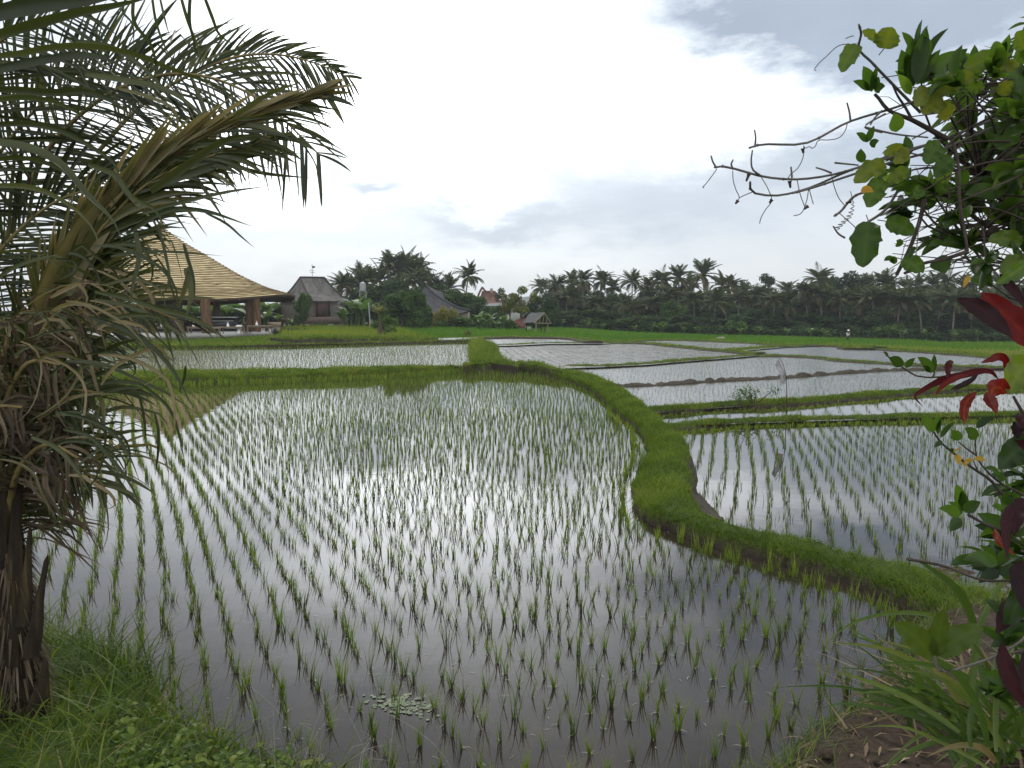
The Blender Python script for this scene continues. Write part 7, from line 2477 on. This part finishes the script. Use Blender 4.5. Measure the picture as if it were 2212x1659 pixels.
# ================================================================ bank vegetation and litter
def build_bank_plants():
    # long grass on the left
    b = Buf()
    n = 15000
    X = rng.uniform(-5.2, -.3, n); Y = rng.uniform(2.2, 6.2, n)
    e = bank_edge(X)
    t = e - Y
    k = (t > -.12) & (rng.random(n) < np.clip(1.15 - .0 * t, .25, 1)) & ~((X > -1.3) & (rng.random(n) < .45))
    X, Y, t = X[k], Y[k], t[k]
    n = len(X)
    p = np.stack([X, Y, np.maximum(bank_h(X, Y), -.02)], 1)
    tall = np.where(X < -1.5, 1.0, .6)
    h = tall * rng.lognormal(math.log(.145), .42, n) * np.where(t < .35, 1.25, 1)
    patch = .5 + .5 * np.sin(X * 2.7 + 1.3 * np.sin(Y * 2.1))
    R = blades(p, h, rng.uniform(.005, .015, n), rng.uniform(.1, .9, n), rng.random(n) * 6.28, .55, 4, face=rng.random(n) * 6.28)
    b.ribbons(R, 0, np.clip(rng.normal(.45, .24, n) + .35 * (patch - .5), 0, 1))
    # taller arching blades by the water
    n = 190
    X = rng.uniform(-3.9, -1.9, n); Y = bank_edge(X) - rng.uniform(-.1, .7, n)
    p = np.stack([X, Y, np.maximum(bank_h(X, Y), -.02)], 1)
    R = blades(p, rng.uniform(.22, .48, n), rng.uniform(.007, .014, n), rng.uniform(.1, .8, n), rng.random(n) * 6.28, .6, 6)
    b.ribbons(R, 0, np.clip(rng.normal(.4, .2, n), 0, 1))
    # short sparse grass along the rest of the edge
    n = 3500
    X = rng.uniform(-1.2, 4.6, n); Y = bank_edge(X) - np.abs(rng.normal(0, .28, n)) + .04
    p = np.stack([X, Y, np.maximum(bank_h(X, Y), -.02)], 1)
    R = blades(p, rng.lognormal(math.log(.09), .5, n), rng.uniform(.003, .008, n), rng.uniform(.1, .9, n), rng.random(n) * 6.28, .5, 3)
    b.ribbons(R, 0, np.clip(rng.normal(.5, .25, n), 0, 1))
    tag(b.build("bank_grass", M['wildgrass']), "long tangled green grass on the near bank", "grass", kind="stuff")
    # broad-leaved weeds
    wd = Buf()
    for i in range(330):
        px, py = rng.uniform(250, 1150), rng.uniform(1560, 1760)
        if py < 1600 and px > 560:
            continue
        p = on_bank(px, py)
        if p[2] < .02:
            continue
        h = rng.uniform(.04, .16)
        for j in range(rng.integers(5, 10)):
            a = rng.random() * 6.28
            L = rng.uniform(.025, .06)
            b0 = p + np.array([rng.normal(0, .02), rng.normal(0, .02), h * rng.uniform(.4, 1)])
            v = np.array([math.cos(a), math.sin(a), rng.uniform(-.2, .6)])
            leafstrip(wd, np.array([b0, b0 + v * L * .5 + [0, 0, .008], b0 + v * L]), L * rng.uniform(.45, .7), float(np.clip(rng.normal(.55, .2), 0, 1)), .15, 0, 'leaf', facing=(0, -.3, 1), k=6)
    tag(wd.build("weeds", M['wildgrass']), "low broad-leaved weeds along the bottom of the near bank", "weeds", kind="stuff")
    # thin seed stalks
    sk = Buf()
    for i in range(46):
        px = rng.uniform(560, 1060)
        p = on_bank(px, rng.uniform(1660, 1800))
        p[2] = max(p[2], 0)
        h = rng.uniform(.25, .62); a = rng.random() * 6.28; ln = rng.uniform(.1, .7)
        u = np.linspace(0, 1, 9)[:, None]
        c = p + np.concatenate([np.cos(a) * ln * h * u ** 1.8, np.sin(a) * ln * h * u ** 1.8, h * (u - .22 * ln * u ** 2)], 1)
        sk.tube(c, np.linspace(.0014, .0006, 9), 4, 0, rng.random())
        for j in range(rng.integers(0, 4)):
            e = c[-1]; aa = a + rng.normal(0, .9); l2 = rng.uniform(.03, .09)
            sk.tube(np.array([e, e + [math.cos(aa) * l2, math.sin(aa) * l2, rng.uniform(-.02, .03)]]), .0006, 3, 0, rng.random())
    tag(sk.build("seed_stalks", M['straw']), "thin pale grass seed stalks leaning over the near water", "grass", kind="stuff")
    # floating leaf patch
    fl = Buf()
    c0 = P(866, 1522, .004)
    for i in range(150):
        x = c0[0] + rng.normal(0, .10); y = c0[1] + rng.normal(0, .055) - (x - c0[0]) * .25
        r = rng.uniform(.008, .018); th = np.linspace(0, 6.28, 8)[:-1] + rng.random()
        fl.add(np.stack([x + r * np.cos(th), y + r * np.sin(th), np.full(7, .003 + i * .00003)], 1), [list(range(7))], 0, rng.random())
    tag(fl.build("floating_leaves", leafmat("duckweed", [(0, (.09, .13, .07)), (1, (.19, .23, .13))], .1)), "patch of small pale green leaves floating on the near water", "water plants", kind="stuff")
    fs = Buf()
    n = 520
    X = rng.uniform(-5, 4, n); Y = 3.6 + rng.random(n) ** 1.6 * 9
    k = (Y > bank_edge(X) + .05) & inpoly(X, Y, WATER['main'])
    X, Y = X[k], Y[k]; n = len(X)
    a = rng.random(n) * 6.28; L = rng.uniform(.01, .07, n)
    p = np.stack([X, Y, np.full(n, .004)], 1); d = np.stack([np.cos(a), np.sin(a), 0 * a], 1)
    sd = np.stack([-np.sin(a), np.cos(a), 0 * a], 1) * rng.uniform(.0008, .003, n)[:, None]
    cs = np.stack([p, p + d * L[:, None] * .5 + sd * 2 + np.array([0, 0, .002]), p + d * L[:, None]], 1)
    wv = np.array([.5, 1, .1])[None, :, None]
    fs.ribbons(np.stack([cs - sd[:, None] * wv, cs + sd[:, None] * wv], 2), 0, rng.random(n))
    tag(fs.build("floating_straw", M['straw']), "bits of pale straw floating on the near water", "debris", kind="stuff")
    # litter on the bare soil at the right
    lt = Buf()
    n = 420
    X = rng.uniform(1.25, 3.6, n); Y = rng.uniform(2.3, 6.2, n)
    k = bank_edge(X) - Y > .03
    X, Y = X[k], Y[k]; n = len(X)
    p = np.stack([X, Y, bank_h(X, Y) + .012], 1)
    a = rng.random(n) * 6.28
    L = rng.uniform(.02, .16, n)
    d = np.stack([np.cos(a), np.sin(a), rng.normal(0, .12, n)], 1)
    cs = np.stack([p, p + d * L[:, None] * .5 + np.array([0, 0, .012]), p + d * L[:, None]], 1)
    leafstrips(lt, cs, rng.uniform(.004, .022, n), rng.random(n), np.stack([-np.sin(a), np.cos(a), 0 * a], 1), .15, 0, (.3, 1, .1))
    tag(lt.build("leaf_litter", M['dryleaf']), "dead leaves and straw scattered on the bare soil", "litter", kind="stuff")
    # clods
    cl = Buf()
    n = 260
    for i in range(n):
        x, y = rng.uniform(1.3, 3.3), rng.uniform(2.3, 5.6)
        if bank_edge(np.array([x]))[0] - y < .05:
            continue
        r = rng.uniform(.008, .035)
        z = float(bank_h(np.array([x]), np.array([y]))[0])
        pr = [(0, -r * .5), (r * .8, -r * .2), (r, .1 * r), (r * .7, r * .5), (0, r * .7)]
        cl.lathe(pr, (x, y, z + r * .1), 6)
    tag(cl.build("soil_clods", M['soil'], smooth=True), "dark crumbly clods on the bare soil", "soil", kind="stuff")
    # mud slope on the far side of the winding bund
    mb = Buf()
    up = np.array([P(x, y, .12) for x, y in [(1479, 1044), (1492, 1066), (1506, 1090), (1520, 1108), (1548, 1121)]])
    lo = np.array([P(x, y, ZR1 - .03) for x, y in [(1484, 1044), (1510, 1066), (1535, 1090), (1552, 1108), (1566, 1124)]])
    u = np.linspace(0, 1, 9)[None, :, None]
    A = resample(up, 24); B_ = resample(lo, 24)
    G = A[:, None] * (1 - u) + B_[:, None] * u
    G[:, 1:-1, 2] += rng.normal(0, .015, (24, 7))
    mb.grid(G)
    tag(mb.build("mud_slope", M['mud'], smooth=True), kind="structure")


build_bank_plants()

# ================================================================ air
def build_haze():
    b = Buf()
    x, y0, y1, z0, z1 = 1400.0, -80.0, 1900.0, -60.0, 60.0
    b.box((0, (y0 + y1) / 2, (z0 + z1) / 2), (2 * x + 600, y1 - y0, z1 - z0))
    m, g = newmat("humid air")
    v = g.n("ShaderNodeVolumePrincipled")
    v.inputs["Color"].default_value = (.86, .92, 1.0, 1)
    v.inputs["Density"].default_value = .00038
    v.inputs["Anisotropy"].default_value = .2
    o = g.n("ShaderNodeOutputMaterial")
    m.node_tree.links.new(v.outputs[0], o.inputs["Volume"])
    h = b.build("haze", m)
    tag(h, kind="stuff")


build_haze()
